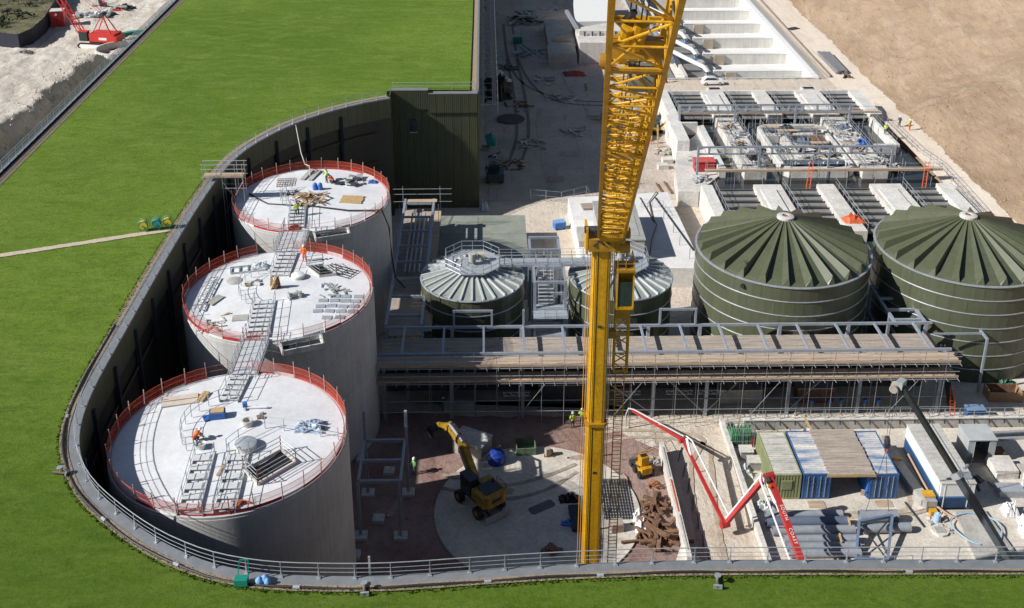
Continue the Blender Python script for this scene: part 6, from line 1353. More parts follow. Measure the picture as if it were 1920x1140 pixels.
for k, (x, y, sx, sy, h, mt, lb) in enumerate([(46.0, 80.6, 2.0, 2.2, .9, conc_w, 'stack of pale sheets in front of the small store'), (46.4, 82.4, .9, .9, 1.0, rust, 'brown crate right of the small store'), (45.3, 77.6, 2.2, 1.2, .7, tread, 'grey block stack near the white bulk bags'), (48.3, 79.8, 2.2, 1.4, .9, conc_g, 'grey block stack at right frame edge')]):
    v = thing('block_stack', lb, 'stack', (x, y, 0), 'stacks at right of yard')
    n = 4
    for q in range(n): MB().box((x + rnd.uniform(-.04, .04), y, h * (q + .5) / n + .02), (sx, sy, h / n - .02), rnd.uniform(-.05, .05)).build('layer', mt, v)
    MB().box((x, y, .005), (sx * .9, sy * .8, .012)).build('bearer', wood2, v)
heap_of('dark_planks', 'scattered dark boards in shade beside the site cabin', 'boards', (43.4, 79.2, .02), 10, 1.6, 1.2, dark_st, .06, .1)
ladder = thing('orange_ladder', 'orange ladder leaning at right end of scaffold', 'ladder', (43.9, 88.8, 0))
for s_ in (-.22, .22): MB().bar((44.6 + s_, 88.2, 0), (44.6 + s_, 89.2, 3.2), .06).build('stile', orange_s, ladder)
for q in range(9): MB().bar((44.38, 88.25 + q * .1, .2 + q * .33), (44.82, 88.25 + q * .1, .2 + q * .33), .04).build('rung', orange_s, ladder)
v = thing('blue_generator', 'blue cabinet on path behind the yard wall at right', 'generator', (46.8, 88.5, .02)); MB().bb(45.9, 88.0, .12, 47.6, 88.9, 1.2).build('body', mat('gen_blue', (.03, .10, .26), .5), v); MB().bb(45.85, 87.95, 1.203, 47.65, 88.95, 1.28).build('roof', mat('gen_blue2', (.16, .27, .42), .5), v)
for x in (46.0, 47.4): MB().bb(x, 88.0, .02, x + .15, 88.9, .118).build('skid', dark_st, v)
crumple('blue_sacks', 'small bright blue sack left of blue cabinet', 'sack', (45.2, 88.3, .03), .4, .35, .5, blue_p, 61, 8)
v = thing('timber_crate', 'brown timber crate with open top near right green tank', 'crate', (51.0, 91.8, .02), None, -.05)
for a in [(-1.6, -.8, 0, 1.6, -.72, 1.1), (-1.6, .72, 0, 1.6, .8, 1.1), (-1.6, -.71, 0, -1.5, .71, 1.1), (1.5, -.71, 0, 1.6, .71, 1.1)]: MB().bb(*a).build('side', rust if a[1] > 0 else mat('crate_brown', (.33, .20, .11), .8, var=.2, scale=3), v, True)
for k, (x, y, lb) in enumerate([(49.9, 95.4, 'bright blue valve wrap left of two by right green tank'), (51.2, 95.2, 'bright blue valve wrap right of two by right green tank')]):
    v = thing('wrapped_valve', lb, 'valve', (x, y, .03), 'blue wrapped valves'); smooth(MB().tube((x, y, .4), (x + .5, y + .1, .5), .28, 10)).build('wrap', blue_p, v); smooth(MB().tube((x + .2, y, 0), (x + .2, y, .4), .12, 8)).build('pipe', galv, v)
crumple('green_net', 'green netting and pipes heap at right frame edge', 'netting', (52.4, 93.6, .03), 1.0, .9, .6, mat('net_green', (.03, .14, .09), .7, var=.5, scale=4), 71)
o = MB().bar((46.2, 93.6, .5), (45.2, 90.2, .5), .5, .5).build('green_culvert', mat('culvert_green', (.02, .055, .04), .5)); tag(o, 'dark green trunking lying in shade near goalpost frame', 'trunking')
v = thing('steel_channel', 'long grey steel channels on ground behind small store', 'channels', (49, 85, 0))
for q in range(3): MB().bar((46.0, 85.0 + q * .45, .12), (56, 85.6 + q * .45, .12), .3, .2).build('channel', dark_st if q == 1 else galv, v)
pl2 = thing('white_prop', 'white inclined prop at right frame edge', 'prop', (46.9, 78, 0)); MB().bar((46.2, 77.4, .1), (47.8, 80.0, 2.6), .12).build('shaft', white_p, pl2); MB().box((46.2, 77.4, .05), (.4, .4, .1)).build('foot', conc_g, pl2)

# wheel tracks and mud on the yard surfaces
def track(pts, z, w_=.45, mt=None):
    pts = catmull(pts, .6); n = normals(pts); V = []
    for p, q in zip(pts, n): a = w_ * rnd.uniform(.7, 1.2) / 2; V += [(p.x - q.x * a, p.y - q.y * a, z), (p.x + q.x * a, p.y + q.y * a, z)]
    o = MB().add(V, [(2 * i, 2 * i + 2, 2 * i + 3, 2 * i + 1) for i in range(len(pts) - 1)]).build('wheel_track', mt or mat('dusty_track', (.44, .36, .28), .95, var=.25, scale=1.5, fine=.2)); o['kind'] = 'structure'
for d_ in (0, 1.8):
    track([(17.2 + d_, 70), (17.6 + d_, 76), (18.4 + d_, 82), (20, 86 - d_ * .5), (14, 87.2 - d_ * .6), (9, 86.6 - d_)], .03)
    track([(24 + d_, 75.6), (30, 75.4 - d_ * .3), (36 + d_, 76), (36.4 + d_ * .4, 82), (36.6 + d_ * .3, 86)], .03)
    track([(-4, 79 + d_), (1, 77.5 + d_), (5, 78.6 + d_), (8, 81 + d_ * .6)], .20, .4, mat('slab_track', (.36, .30, .25), .95, var=.3, scale=2, fine=.25))

# ================================================================ SETTLING BASIN (sunk below the ground)
bs = thing('settling_basin', 'sunken white concrete basin with row of cross walls at top right', 'basin', (47, 240, 0))
MB().bb(HX0 + .1, HY0 + .1, -3.3, HX1 - .1, HY1 - .1, -3.0).build('floor', mat('basin_floor', (.72, .71, .68), .8, var=.08, scale=.3, fine=.06), bs)
bw = mat('basin_concrete', (.60, .59, .55), .8, var=.10, scale=.4, fine=.06, streak=.12)
MB().bb(60.3, HY0 + .1, -3.0, 61.4, HY1 - .1, .25).build('side_wall', white_p, bs); MB().bb(HX0 + .2, HY0, -3.0, 60.3, HY0 + .5, .2).build('front_wall', bw, bs)  # sun-facing wall white, camera-facing walls greyer: light put into the colour
MB().bb(HX0 + .1, HY0 + .5, -3.0, HX0 + .6, HY1 - .1, .2).build('side_wall', bw, bs)
k = 0
for y in (199.2, 210.3, 221.4, 232.6, 243.5, 254.5, 265.5, 277, 288):
    MB().bb(43.4, y, -3.0, 60.29, y + .5, -.85).build('cross_wall', bw, bs); MB().bb(43.4, y - .05, -.847, 60.25, y + .75, -.72).build('wall_top', white_p, bs)  # white tops over greyer faces: the lit top is put into the colour
    if k < 4: MB().bb(45.6, y - .5, -3.0, 47.6, y - .02, -.9).build('buttress', mat('buttress_brown', (.42, .36, .28), .9, var=.12, scale=1), bs)
    k += 1
MB().bb(37.2, HY0 + .6, -3.0, 43.3, HY1 - .2, -1.6).build('channel_slab', conc_g, bs)
MB().bb(36.6, HY0 + .6, -3.0, 37.19, HY1 - .2, .6).build('channel_wall', bw, bs)
rail_run('basin_railing', 'thin grey railing along near edge of the white basin', [(HX0 + .3, HY0 - .15, 0), (61.2, HY0 - .15, 0)], 1.1, 2.2, grp=None)
rail_run('basin_side_railing', 'grey railing along the right side of the white basin', [(61.7, HY0 + .2, 0), (61.7, 262, 0)], 1.1, 2.4, bars=(1, .6, .3), r=.05)
for k, (y, x1) in enumerate([(194.5, 41.3), (205.6, 41.1), (216.5, 41.0), (227.5, 41.3)]):
    v = thing('air_pipe', ['white downpipe nearest the white car', 'second white downpipe from the car over basin channel', 'third white downpipe from the car over basin channel', 'farthest white downpipe beside the crane jib'][k], 'pipe', (x1, y, -1), 'white pipes over the basin')
    smooth(MB().path([(35.2, y + 12, 1.4), (36.4, y + 10, 1.5), (38.2, y + 6.0, 1.4), (x1 - .6, y + 1.2, 1.2), (x1, y + .1, .6), (x1, y, -1.5)], .42, 10)).build('barrel', pipe_w, v)
    smooth(MB().tube((x1, y, -.3), (x1, y, -.1), .6, 12)).build('flange', sky_b, v)
    MB().bb(37.4, y + 3.4, -.2, 41.4, y + 3.6, .0).build('support_beam', galv_b, v); MB().bb(41.0, y + 3.38, -1.6, 41.3, y + 3.62, 1.6).build('support_post', galv_b, v)
    MB().bb(37.4, y + 3.55, -1.6, 41.0, y + 3.65, 1.0).build('grille', conc_g, v)
o = smooth(MB().tube((35.4, 199, 1.3), (34.2, 262, 1.3), .55, 12)).build('air_main', mat('main_blue_grey', (.30, .36, .44), .4, .3)); tag(o, 'large grey blue air main running along left of basin', 'pipe')
# white car
cr2 = thing('white_hatchback', 'small white hatchback parked between the basin and tank block', 'car', (41.1, 189.2, .02), None, math.pi)
mb = smooth(MB()); sec = [(-2.0, .45, .62), (-1.95, .8, .74), (-1.2, .95, .8), (1.0, .95, .82), (1.85, .8, .78), (2.0, .55, .7)]; V = []
for x, h, w_ in sec: V += [(x, -w_, .28), (x, w_, .28), (x, w_ * 1.02, h * .7), (x, w_ * .9, h), (x, -w_ * .9, h), (x, -w_ * 1.02, h * .7)]
F = [(i * 6 + q, i * 6 + (q + 1) % 6, (i + 1) * 6 + (q + 1) % 6, (i + 1) * 6 + q) for i in range(5) for q in range(6)] + [(5, 4, 3, 2, 1, 0), tuple(range(30, 36))]
mb.add(V, F); mb.build('body', white_p, cr2, True)
mb = smooth(MB()); V = []
for x, z, w_ in ((-1.1, .92, .74), (-.35, 1.42, .6), (1.2, 1.44, .6), (1.8, .95, .7)): V += [(x, -w_, z), (x, w_, z)]
mb.add(V, [(0, 1, 3, 2), (2, 3, 5, 4), (4, 5, 7, 6), (0, 2, 4, 6), (1, 7, 5, 3)]); mb.build('roof', white_p, cr2, True)
for s_ in (-1, 1):
    MB().add([(-.95, s_ * .745, .98), (-.35, s_ * .65, 1.36), (1.15, s_ * .65, 1.38), (1.55, s_ * .73, 1.0)], [(0, 1, 2, 3)]).build('side_window', glass, cr2, True)
MB().add([(-1.12, -.62, .97), (-1.12, .62, .97), (-.42, .5, 1.405), (-.42, -.5, 1.405)], [(0, 1, 2, 3)]).build('windscreen', glass, cr2, True)
for x in (-1.25, 1.25):
    for s_ in (-1, 1): w_ = smooth(MB().tube((x, s_ * .62, .3), (x, s_ * .83, .3), .3, 14)).build('wheel', blk, cr2, True); smooth(MB().tube((x, s_ * .7, .3), (x, s_ * .84, .3), .18, 10)).build('hub', galv, w_, True)
for s_ in (-1, 1): MB().box((-1.97, s_ * .5, .66), (.08, .28, .14)).build('headlight', glass, cr2, True); MB().box((2.0, s_ * .52, .66), (.06, .22, .18)).build('tail_light', red_p, cr2, True)

# ================================================================ FILTER TANK BLOCK
fb = thing('filter_tank_block', 'big concrete block of open filter tanks with dark slatted cells', 'tank block', (46, 150, 0))
TH = 3.5
fw = mat('filter_wall', (.66, .65, .62), .85, var=.12, scale=.45, fine=.1, streak=.12)
fx = mat('filter_deck', (.60, .58, .54), .9, var=.18, scale=.5, fine=.14)
slat = mat('filter_slat', (.21, .21, .20), .8, var=.25, scale=1.2, fine=.12, stretch=(.4, 2, 1))
CELLS = [(30.6, 36.2), (39.9, 44.8), (47.1, 52.0), (56.2, 61.1)]
DECK = [(29.1, 30.6), (36.2, 39.9), (44.8, 47.1), (52.0, 56.2), (61.1, 63.0)]
for (ya, yb) in ((163.0, 175.2), (122.0, 136.4)):
    for i, (xa, xb) in enumerate(DECK):
        MB().bb(xa, ya, 0, xb, yb, TH).build('tank_wall', fw if i in (0, 4) else fx, fb)
        if i in (1, 3): MB().bb(xa + .5, ya + 1.5, TH + .003, xb - 1.2, yb - 2, TH + .22).build('deck_slab', fw, fb)
    MB().bb(29.1, yb + .005, 0, 63.0, yb + .5, TH - .01 if ya > 150 else 2.6).build('end_wall', fw if ya > 150 else conc_g, fb)
    for (xa, xb) in CELLS:
        None
        n = 6 if ya > 150 else 7
        for q in range(n):
            y = ya + (yb - ya) * (q + .6) / (n + .3); MB().bb(xa + .01, y, 2.55, xb - .01, y + .95, 2.72).build('baffle_slat', slat, fb)
            MB().bb(xa + .01, y + .95, 2.2, xb - .01, y + 1.05, 2.95).build('weir_plate', dark_st, fb)
    for (xa, xb) in CELLS:
        MB().tube((xa + .15, ya + .5, TH + 1.0), (xa + .15, yb - .3, TH + 1.0), .035, 5).build('guard_rail', galv, fb); MB().tube((xa + .15, ya + .5, TH + .5), (xa + .15, yb - .3, TH + .5), .03, 5).build('guard_rail', galv, fb)
        y = ya + .5
        while y < yb: MB().bar((xa + .15, y, TH - .3), (xa + .15, y, TH + 1.05), .05).build('rail_post', galv, fb); y += 2.0
for x in (37.6, 53.6): MB().bb(x, 175.9, 0, x + 2.4, 177.4, TH).build('outlet_box', fw, fb); MB().bb(x + .3, 176.1, TH + .003, x + 2.1, 177.1, TH + .03).build('outlet_opening', blk, fb)
MB().bb(29.3, 121.5, 0, 62.8, 175.3, 2.0).build('tank_base', water_m, fb)
# middle court
for a in [(28.4, 151.5, 30.2, 162.5), (32.7, 142.2, 33.7, 159.2), (36.2, 141.5, 39.3, 162.4), (52.8, 141.5, 56.4, 162.4), (60.6, 150.6, 61.2, 162.4), (57.2, 150.2, 60.5, 151.0), (33.71, 149.4, 36.19, 150.4), (30.21, 158.8, 32.69, 159.3)]:
    MB().bb(a[0], a[1], 0, a[2], a[3], TH if a[0] > 32 else 4.0).build('court_wall', fx if a[2] - a[0] > 2 else fw, fb)
rr = [(42.0, 143.2), (42.9, 142.2), (50.9, 142.2), (51.8, 143.2), (51.8, 158.0), (51.0, 159.0), (42.9, 159.0), (42.0, 158.0)]
for i in range(8):
    a, b_ = Vector(rr[i]), Vector(rr[(i + 1) % 8]); MB().bar((a.x, a.y, TH / 2), (b_.x, b_.y, TH / 2), .55, TH).build('ring_wall', fw, fb)
for a in [(42.4, 146.0, 51.5, 148.4, TH - .4), (42.4, 155.2, 51.5, 156.6, TH - .3), (44.6, 148.4, 45.6, 155.2, TH - .35), (49.4, 148.4, 50.8, 155.2, TH - .35)]: MB().bb(a[0], a[1], .2, a[2], a[3], a[4]).build('inner_slab', fx, fb)
smooth(MB().tube((42.8, 144.2, 3.2), (51.0, 144.2, 3.2), .48, 14)).build('header_pipe', mat('header_pipe_dark', (.12, .15, .20), .4, .2), fb); smooth(MB().tube((42.8, 157.6, 3.0), (51.0, 157.6, 3.0), .48, 14)).build('header_pipe', mat('header_pipe_dark', 0), fb)
for x in (44, 46, 48, 50): smooth(MB().tube((x, 144.2, 3.2), (x, 143.0, 3.9), .25, 8)).build('branch_pipe', pipe_w, fb)
MB().prism([(26.2, 137.0), (29.0, 136.9), (32.6, 142), (32.6, 158.6), (28.3, 151.4), (27.0, 145)], 0, 2.3).build('work_slab', fx, fb)
# boarded pipe racks and zinc goalposts across the block
for y, x0, x1, lb in ((139.7, 30.2, 63.0, 'long boarded scaffold run across middle of the filter block'), (162.8, 30.2, 62.4, 'long boarded scaffold run across rear of the filter block')):
    v = thing('boarded_run', lb, 'scaffold', (46, y, 0))
    x = x0
    while x < x1:
        xe = min(x1, x + 3.9)
        for q in range(4): MB().box(((x + xe) / 2, y - .4 + q * .235, 4.25 + rnd.uniform(-.01, .01)), (xe - x - .04, .215, .05)).build('board', wood, v)
        MB().bb(x, y - .62, 4.2, xe - .03, y - .57, 4.5).build('toe_board', wood, v)
        for s_ in (-.5, .5): MB().tube((x + .2, y + s_, 0), (x + .2, y + s_, 5.6), .035, 5).build('standard', galv, v)
        x = xe
    for z in (5.3, 4.8): MB().tube((x0, y - .5, z), (x1, y - .5, z), .03, 5).build('ledger', galv, v)
    MB().tube((x0, y + .5, 4.2), (x1, y + .5, 4.2), .03, 5).build('ledger', galv, v)
for (y, xs_, zt, lb) in ((159.8, (30.0, 38.6, 48.0, 56.4), 6.4, 'zinc goalpost row at rear of the filter block'), (142.0, (29.6, 38.2, 48.0, 56.8), 6.6, 'zinc goalpost row at middle of the filter block')):
    v = thing('steel_pipe_rack', lb, 'pipe rack', (43, y, 0))
    for x in xs_: MB().bb(x - .15, y - .15, 0, x + .15, y + .15, zt).build('post', galv_b, v)
    MB().bb(xs_[0] - .15, y - .1, zt + .003, xs_[-1] + .15, y + .1, zt + .25).build('beam', galv_b, v); MB().bb(xs_[0], y - .09, zt - 1.0, xs_[-1], y + .09, zt - .8).build('beam', galv_b, v)
    for x in [xs_[0] + 1.5 + q * 2.2 for q in range(11)]: MB().bb(x - .15, y - .14, zt - .78, x + .15, y + .14, zt - .02).build('hanger', galv, v)
# clutter of the unfinished court
cl = [(38.0, 147), (38.2, 155), (54.5, 148), (54.8, 155), (47, 150.5), (41, 152), (31, 147), (58.6, 144), (37.5, 158), (53.8, 158.6), (30.2, 141), (34.6, 146), (46.5, 146.8), (45, 156), (50, 147.2), (55.2, 144.5), (61.8, 145), (62.4, 148.5), (57.8, 147.0), (43.2, 150), (37.2, 151), (38.6, 143.5), (53.4, 152)]
for k, (x, y) in enumerate(cl):
    z = 2.32 if x < 32.6 else TH + .02 if (36.2 < x < 39.3 or 52.8 < x < 56.4) else (.52 if x < 29 else (TH - .35 if 42 < x < 52 else (.02 if x > 61.5 else 2.02)))
    heap_of('site_clutter', ['heap of grey formwork pieces', 'heap of scaffold fittings and tubes', 'heap of timber and black sheeting'][k % 3] + ' at ' + ['left front walkway', 'left rear walkway', 'right front walkway', 'right rear walkway', 'centre of ring tank', 'left gap of ring tank', 'left work slab middle', 'right front dark cell', 'left walkway far end', 'right walkway far end', 'left work slab front', 'left dark cell', 'front slab of ring tank', 'rear slab of ring tank', 'front right of ring tank', 'right walkway near end', 'right front ground corner', 'right ground beside dark cell', 'right dark cell middle', 'ring tank left wall inside', 'left walkway middle', 'left walkway near end', 'right walkway middle'][k] + ' of filter block', 'clutter', (x, y, z), 18, 1.7, 1.5, [[galv, conc_g, conc_w], [galv, tread, fw], [wood, blk, conc_g]][k % 3], .1, .55, 'piece', .3)
for k, (x, y, z, mt, lb) in enumerate([(46.0, 157.0, TH, blk, 'black sheeting bundle at rear of the ring tank'), (47.4, 151.8, TH, mat('blue_grey_poly', (.10, .13, .18), .5), 'blue grey sheeting bundle beside brown rack in ring tank'), (54.9, 156.8, TH + .2, mat('blue_grey_poly', 0), 'blue grey sheeting bundle on right walkway'), (38.4, 145.4, TH + .2, blk, 'black sheeting bundle on left walkway'), (55.6, 150.8, TH + .02, tarp_b, 'small blue sheet on right walkway of filter block')]):
    crumple('sheeting_bundle', lb, 'sheeting', (x, y, z), 1.0, .9, .9, mt, 81 + k, 10)
planks('brown_rack', 'brown timber rack standing in centre of ring tank', 'rack', (49.2, 151.6, TH), 1.9, 2.2, 4, 0, rust, .8, .02)
for k, pts in enumerate([[(36.4, 142, TH), (36.4, 161, TH)], [(39.2, 142, TH), (39.2, 161, TH)], [(53.0, 142, TH), (53.0, 161, TH)], [(56.2, 142, TH), (56.2, 161, TH)], [(42.2, 142.6, TH), (42.2, 158.4, TH)], [(45, 149, TH), (45, 155, TH), (50, 155, TH)], [(60.8, 151, TH), (60.8, 162, TH)], [(63.4, 124, 2.6), (63.4, 137, 2.6)], [(63.3, 162, 2.6), (63.6, 150, 2.6), (64.6, 145, 2.6), (64.4, 137, 2.6), (63.9, 126, 2.6)]]):
    rail_run('court_guard_rail', ['left edge rail of left walkway in filter block court', 'right edge rail of left walkway in filter block court', 'left edge rail of right walkway in filter block court', 'right edge rail of right walkway in filter block court', 'rail on left wall of ring tank', 'bent rail inside the ring tank', 'rail on wall at right of court', 'rail outside front right corner of filter block', 'wavy site fence right of filter block'][k], pts, 1.2, 2.0, bars=(1, .6, .25), r=.03)
for x, y, lb in ((44.6, 139.2, 'orange ladder left of two on boarded run of filter block'), (60.6, 139.2, 'orange ladder right of two on boarded run of filter block')):
    v = thing('orange_ladder', lb, 'ladder', (x, y, .2), 'orange ladders on filter block')
    for s_ in (-.25, .25): MB().bar((x + s_ - .4, y - 1.2, 2.0), (x + s_ + .1, y, 5.6), .1).build('stile', orange_s, v)
    for q in range(8): t = (q + .5) / 8; MB().bar((x - .65 + .5 * t, y - 1.2 + 1.2 * t, 2 + 3.6 * t), (x - .15 + .5 * t, y - 1.2 + 1.2 * t, 2 + 3.6 * t), .06).build('rung', orange_s, v)
v = thing('red_container', 'red steel tool box on work slab left of filter block', 'tool box', (31.0, 144.3, 2.3)); MB().bb(29.6, 143.6, 2.35, 32.4, 145.2, 3.8).build('body', red_p, v); MB().bb(29.5, 143.5, 3.803, 32.5, 145.3, 3.92).build('lid', mat('red_lid', (.60, .10, .09), .5), v); MB().bb(29.7, 143.55, 3.0, 30.0, 143.59, 3.3).build('latch', white_p, v)
crumple('orange_barrier_net', 'red plastic barrier netting at rear corner by the crane jib', 'netting', (31.5, 190.6, .01), 1.6, .6, .9, mat('barrier_red', (.75, .08, .05), .6), 95, 8)
crumple('red_skirt_barrier', 'orange barriers on apron near front of filter block', 'barriers', (46.2, 124.9, TH + .01), 1.3, .8, .9, orange_s, 96, 8)
person('p', 'worker in green vest standing beside basin railing by crane jib', (33.0, 190.4, .02), 1.0, 'stand', hiv, hatw)
person('p', 'worker in yellow vest on right wall of filter block court', (60.3, 154.6, TH + .02), -1.0, 'stand', hiv, hatw)
person('p', 'worker in dark clothes on haul road right of filter block', (64.6, 160.2, 2.65), 2.0, 'stand', trs, hatw)
person('p', 'worker in orange trousers and yellow vest on haul road', (65.6, 158.6, 2.65), .6, 'stand', hiv, hatw, mat('orange_trousers', 0))
person('p', 'worker in yellow vest and orange trousers beside small yellow dumper', (25.9, 160.2, .02), 1.6, 'stand', hiv, hatw, mat('orange_trousers', 0))
person('p', 'worker standing alone in the shaded yard', (17.9, 185.6, .02), .2, 'stand', mat('vest_dim', (.25, .4, .1), .8), hatw)
# plant left of the filter block
dm = thing('site_dumper', 'small yellow and white dumper beside timber post left of filter block', 'dumper', (24.9, 162.6, 0), None, 1.2)
MB().bb(-1.5, -.8, .4, .2, .8, 1.0).build('chassis', yellow, dm, True); MB().bb(.3, -.9, .7, 1.7, .9, 1.5).build('skip', white_p, dm, True); MB().bb(-1.3, -.5, 1.0, -.4, .5, 1.8).build('seat_box', conc_g, dm, True)
for x in (-.9, .9):
    for y in (-.85, .85): smooth(MB().tube((x, y - .18, .4), (x, y + .18, .4), .4, 12)).build('wheel', blk, dm, True)
v = thing('blue_skip', 'blue storage box behind yellow dumper', 'box', (26.4, 171.5, 0)); MB().bb(25.2, 170.6, .1, 27.6, 172.6, 1.6).build('body', mat('box_blue', (.04, .12, .28), .5), v); MB().bb(25.1, 170.5, 1.603, 27.7, 172.7, 1.7).build('lid', mat('box_blue2', (.2, .32, .5), .5), v)
md2 = thing('compact_excavator', 'small excavator with dark cab near left wall of filter block', 'excavator', (27.2, 164.8, 0), None, -.6)
for y in (-.65, .65): MB().bb(-1.0, y - .2, 0, 1.0, y + .2, .5).build('track', blk, md2, True)
MB().bb(-.9, -.7, .6, .7, .7, 1.2).build('body', yellow_d, md2, True); MB().bb(-.1, -.6, 1.203, .7, .2, 2.4).build('cab', glass, md2, True); MB().bar((.7, .4, 1.2), (2.0, .4, 2.6), .25, .3).build('boom', yellow, md2, True); MB().bar((2.0, .4, 2.6), (2.8, .4, 1.0), .2, .22).build('stick', yellow, md2, True); MB().box((2.8, .4, .7), (.6, .7, .6)).build('bucket', dark_st, md2, True)
o = MB().bar((26.7, 158.6, 0), (26.6, 159.2, 3.6), .22, .22).build('timber_post', wood3); tag(o, 'upright timber post beside worker left of filter block', 'post')
heap_of('earth_clods', 'heap of brown clods and stone blocks beside timber post', 'rubble', (27.6, 156.5, 0), 20, 1.2, 1.6, [wood2, conc_g, chalk], .4, .8, 'lump', .7)
for k, (x, y) in enumerate([(27.2, 152.6), (26.2, 150.4)]): o = MB().box((x, y, .35), (1.5, 1.1, .7), .1).build('stone_block', conc_w); tag(o, ['pale concrete block left of filter block, rear of two', 'pale concrete block left of filter block, front of two'][k], 'block')
for k, (x, y, l) in enumerate([(24.4, 142.6, 4.2), (25.6, 143.2, 4.0)]): o = MB().bar((x, y + l / 2, .15), (x + .5, y - l / 2, .15), .22, .2).build('steel_section', rust); tag(o, ['rusty steel section lying on chalk, left of two', 'rusty steel section lying on chalk, right of two'][k], 'beam')
planks('pipe_stack', 'stack of dark pipes on edge of haul road beside basin', 'pipes', (66.3, 200.5, .02), 13.0, 2.2, 6, 1.57, mat('pipe_stack_grey', (.22, .22, .23), .6), .35, .05, 2, 'pipe')
heap_of('road_debris', 'brown debris at front end of dark pipe stack', 'debris', (66.8, 192.8, .02), 12, 1.2, .9, [rust, blk], .2, .4, 'piece', .25)
planks('black_matting', 'small dark grille lying at road edge beside basin', 'grille', (65.4, 225.5, .02), 2.6, 1.6, 5, .5, dark_st, .1)
o = MB().prism([(63.6, 192.5), (63.8, 232), (64.0, 262), (63.7, 262), (63.5, 232), (63.3, 192.5)], 0, .5).build('timber_kerb', wood2); tag(o, 'timber kerb along the right edge of the basin berm', 'kerb')

# ================================================================ SHADED YARD
cs = thing('concrete_chamber', 'pale concrete chamber half in shade left of crane jib', 'chamber', (22, 209, 0))
MB().prism([(18.0, 201.8), (27, 201.6), (27, 217), (18.0, 212)], 0, 4.2).build('wall_block', conc_w, cs); MB().prism([(18.3, 206.5), (27, 206.3), (27, 208), (18.3, 208)], 4.203, 5.2).build('parapet', conc_w, cs)
for i in range(5): MB().bb(19.2 + i * 1.5, 206.2, 4.22, 19.5 + i * 1.5, 206.28, 5.1).build('pier', dark_st, cs)
MB().bar((17.2, 226, 4.0), (18.2, 211, 4.4), .7, .5).build('trunking', galv, cs); MB().prism([(18.4, 217.5), (27, 218), (27, 240), (19.8, 240)], 0, 4.0).build('rear_deck', white_p, cs)
v = thing('plinth_frame', 'dim scaffolded plinth beside the pale chamber in shade', 'plinth', (14, 203, 0)); MB().bb(12.0, 199.5, 0, 17.4, 206.5, 2.4).build('block', conc_g, v)
for x in (9.8, 12.0, 14.5): 
    for y in (198.6, 200.2): MB().bar((x, y, 0), (x, y, 4.0), .08).build('standard', galv, v)
for z in (1.6, 3.2): MB().bar((9.6, 198.6, z), (15, 198.6, z), .07).build('ledger', galv, v)
MB().bb(12.4, 206.6, 0, 17.8, 226, 2.2).build('deck', conc_g, v); planks('plank_stack', 'brown plank stack on dim deck in shade', 'planks', (15.2, 210, 2.22), 3.4, 2.2, 7, .1, wood, .12, .03, 2)
heap_of('dim_scrap_heap', 'dark ring of scrap timber in far shaded yard', 'scrap', (8.4, 232, .1), 40, 5.5, 3.6, [wood2, dark_st, galv], .2, 1.4, 'piece', .4)
heap_of('pipe_scatter', 'long pale pipes scattered in the shaded yard', 'pipes', (9.2, 209, .1), 10, 9, 2.4, [galv, conc_g], .3, .2, 'pipe', .35)
v = thing('teal_bin', 'dark green bin in far shaded yard', 'bin', (6.6, 216, 0)); MB().bb(5.7, 215.2, .1, 7.6, 216.8, 1.5).build('body', teal, v); MB().bb(5.6, 215.1, 1.503, 7.7, 216.9, 1.6).build('lid', conc_g, v)
crumple('black_heap', 'dark heap of earth and sheeting by the east wall', 'heap', (2.4, 187.0, .02), 2.2, 6.0, 2.2, mat('dark_earth', (.05, .04, .036), .95, var=.3, scale=1), 101, 14)
for k, (x, y) in enumerate([(2.6, 192.6), (4.0, 188.2)]): crumple('white_sack', ['white sack on dark heap by east wall, rear', 'white sack on dark heap by east wall, front'][k], 'sack', (x, y, 1.2), .7, .7, .7, bag_w, 103 + k, 8)
lathe_thing('dark_disc', 'dark round hatch on ground beside the east wall', 'cover', (4.2, 171.5, 0), [('rim', [(2.3, 0), (2.3, .2), (2.1, .22), (0, .22)], mat('disc_brown', (.10, .085, .075), .9))], 28)
v = thing('teal_duct', 'teal plastic duct mouth against the east wall', 'duct', (-.4, 158.3, .4)); mb = smooth(MB()); mb.lathe([(.0, -.1), (1.0, 0), (1.05, 1.2), (.8, 1.25), (.75, .2), (0, .15)], (0, 0, 0), 16); M = Matrix.Rotation(R_(70), 4, 'Y'); mb.v = [tuple(M @ Vector(p) + Vector((.6, 0, 1.0))) for p in mb.v]; mb.build('mouth', mat('teal_bright', (.01, .28, .28), .4), v, True); MB().box((.4, 0, .0), (1.2, 1.4, .2)).build('cradle', wood2, v, True)
heap_of('duct_debris', 'grey debris below the teal duct', 'debris', (1.2, 155.5, .02), 16, 1.2, 1.4, [galv, conc_g, blk], .12, .3, 'piece', .3)
v = thing('yard_plant', 'dim dark machine parked in shade near the end wall', 'machine', (1.4, 146.4, 0)); MB().bb(.2, 145, .4, 2.6, 148, 1.5).build('body', dark_st, v); MB().bb(.4, 146.4, 1.503, 2.0, 147.8, 2.5).build('cab', glass, v)
for x in (.3, 2.3):
    for y in (145.5, 147.5): smooth(MB().tube((x - .2, y, .45), (x + .2, y, .45), .45, 10)).build('wheel', blk, v)
planks('shade_pallet', 'brown pallet lying in shaded yard', 'pallet', (10.2, 146.6, .02), 2.4, 1.8, 6, 0, wood, .15, .02)
lathe_thing('shade_drum', 'dark drum standing in shaded yard near crane jib', 'drum', (17.6, 147.5, 0), [('shell', [(.7, 0), (.7, .9), (.4, .95), (.38, .3), (0, .3)], blk)], 14)
planks('yard_hatch', 'pale hatch frame lying in the shaded yard', 'hatch', (12.8, 156.2, .02), 2.6, 1.8, 3, 0, conc_g, .12, .02)
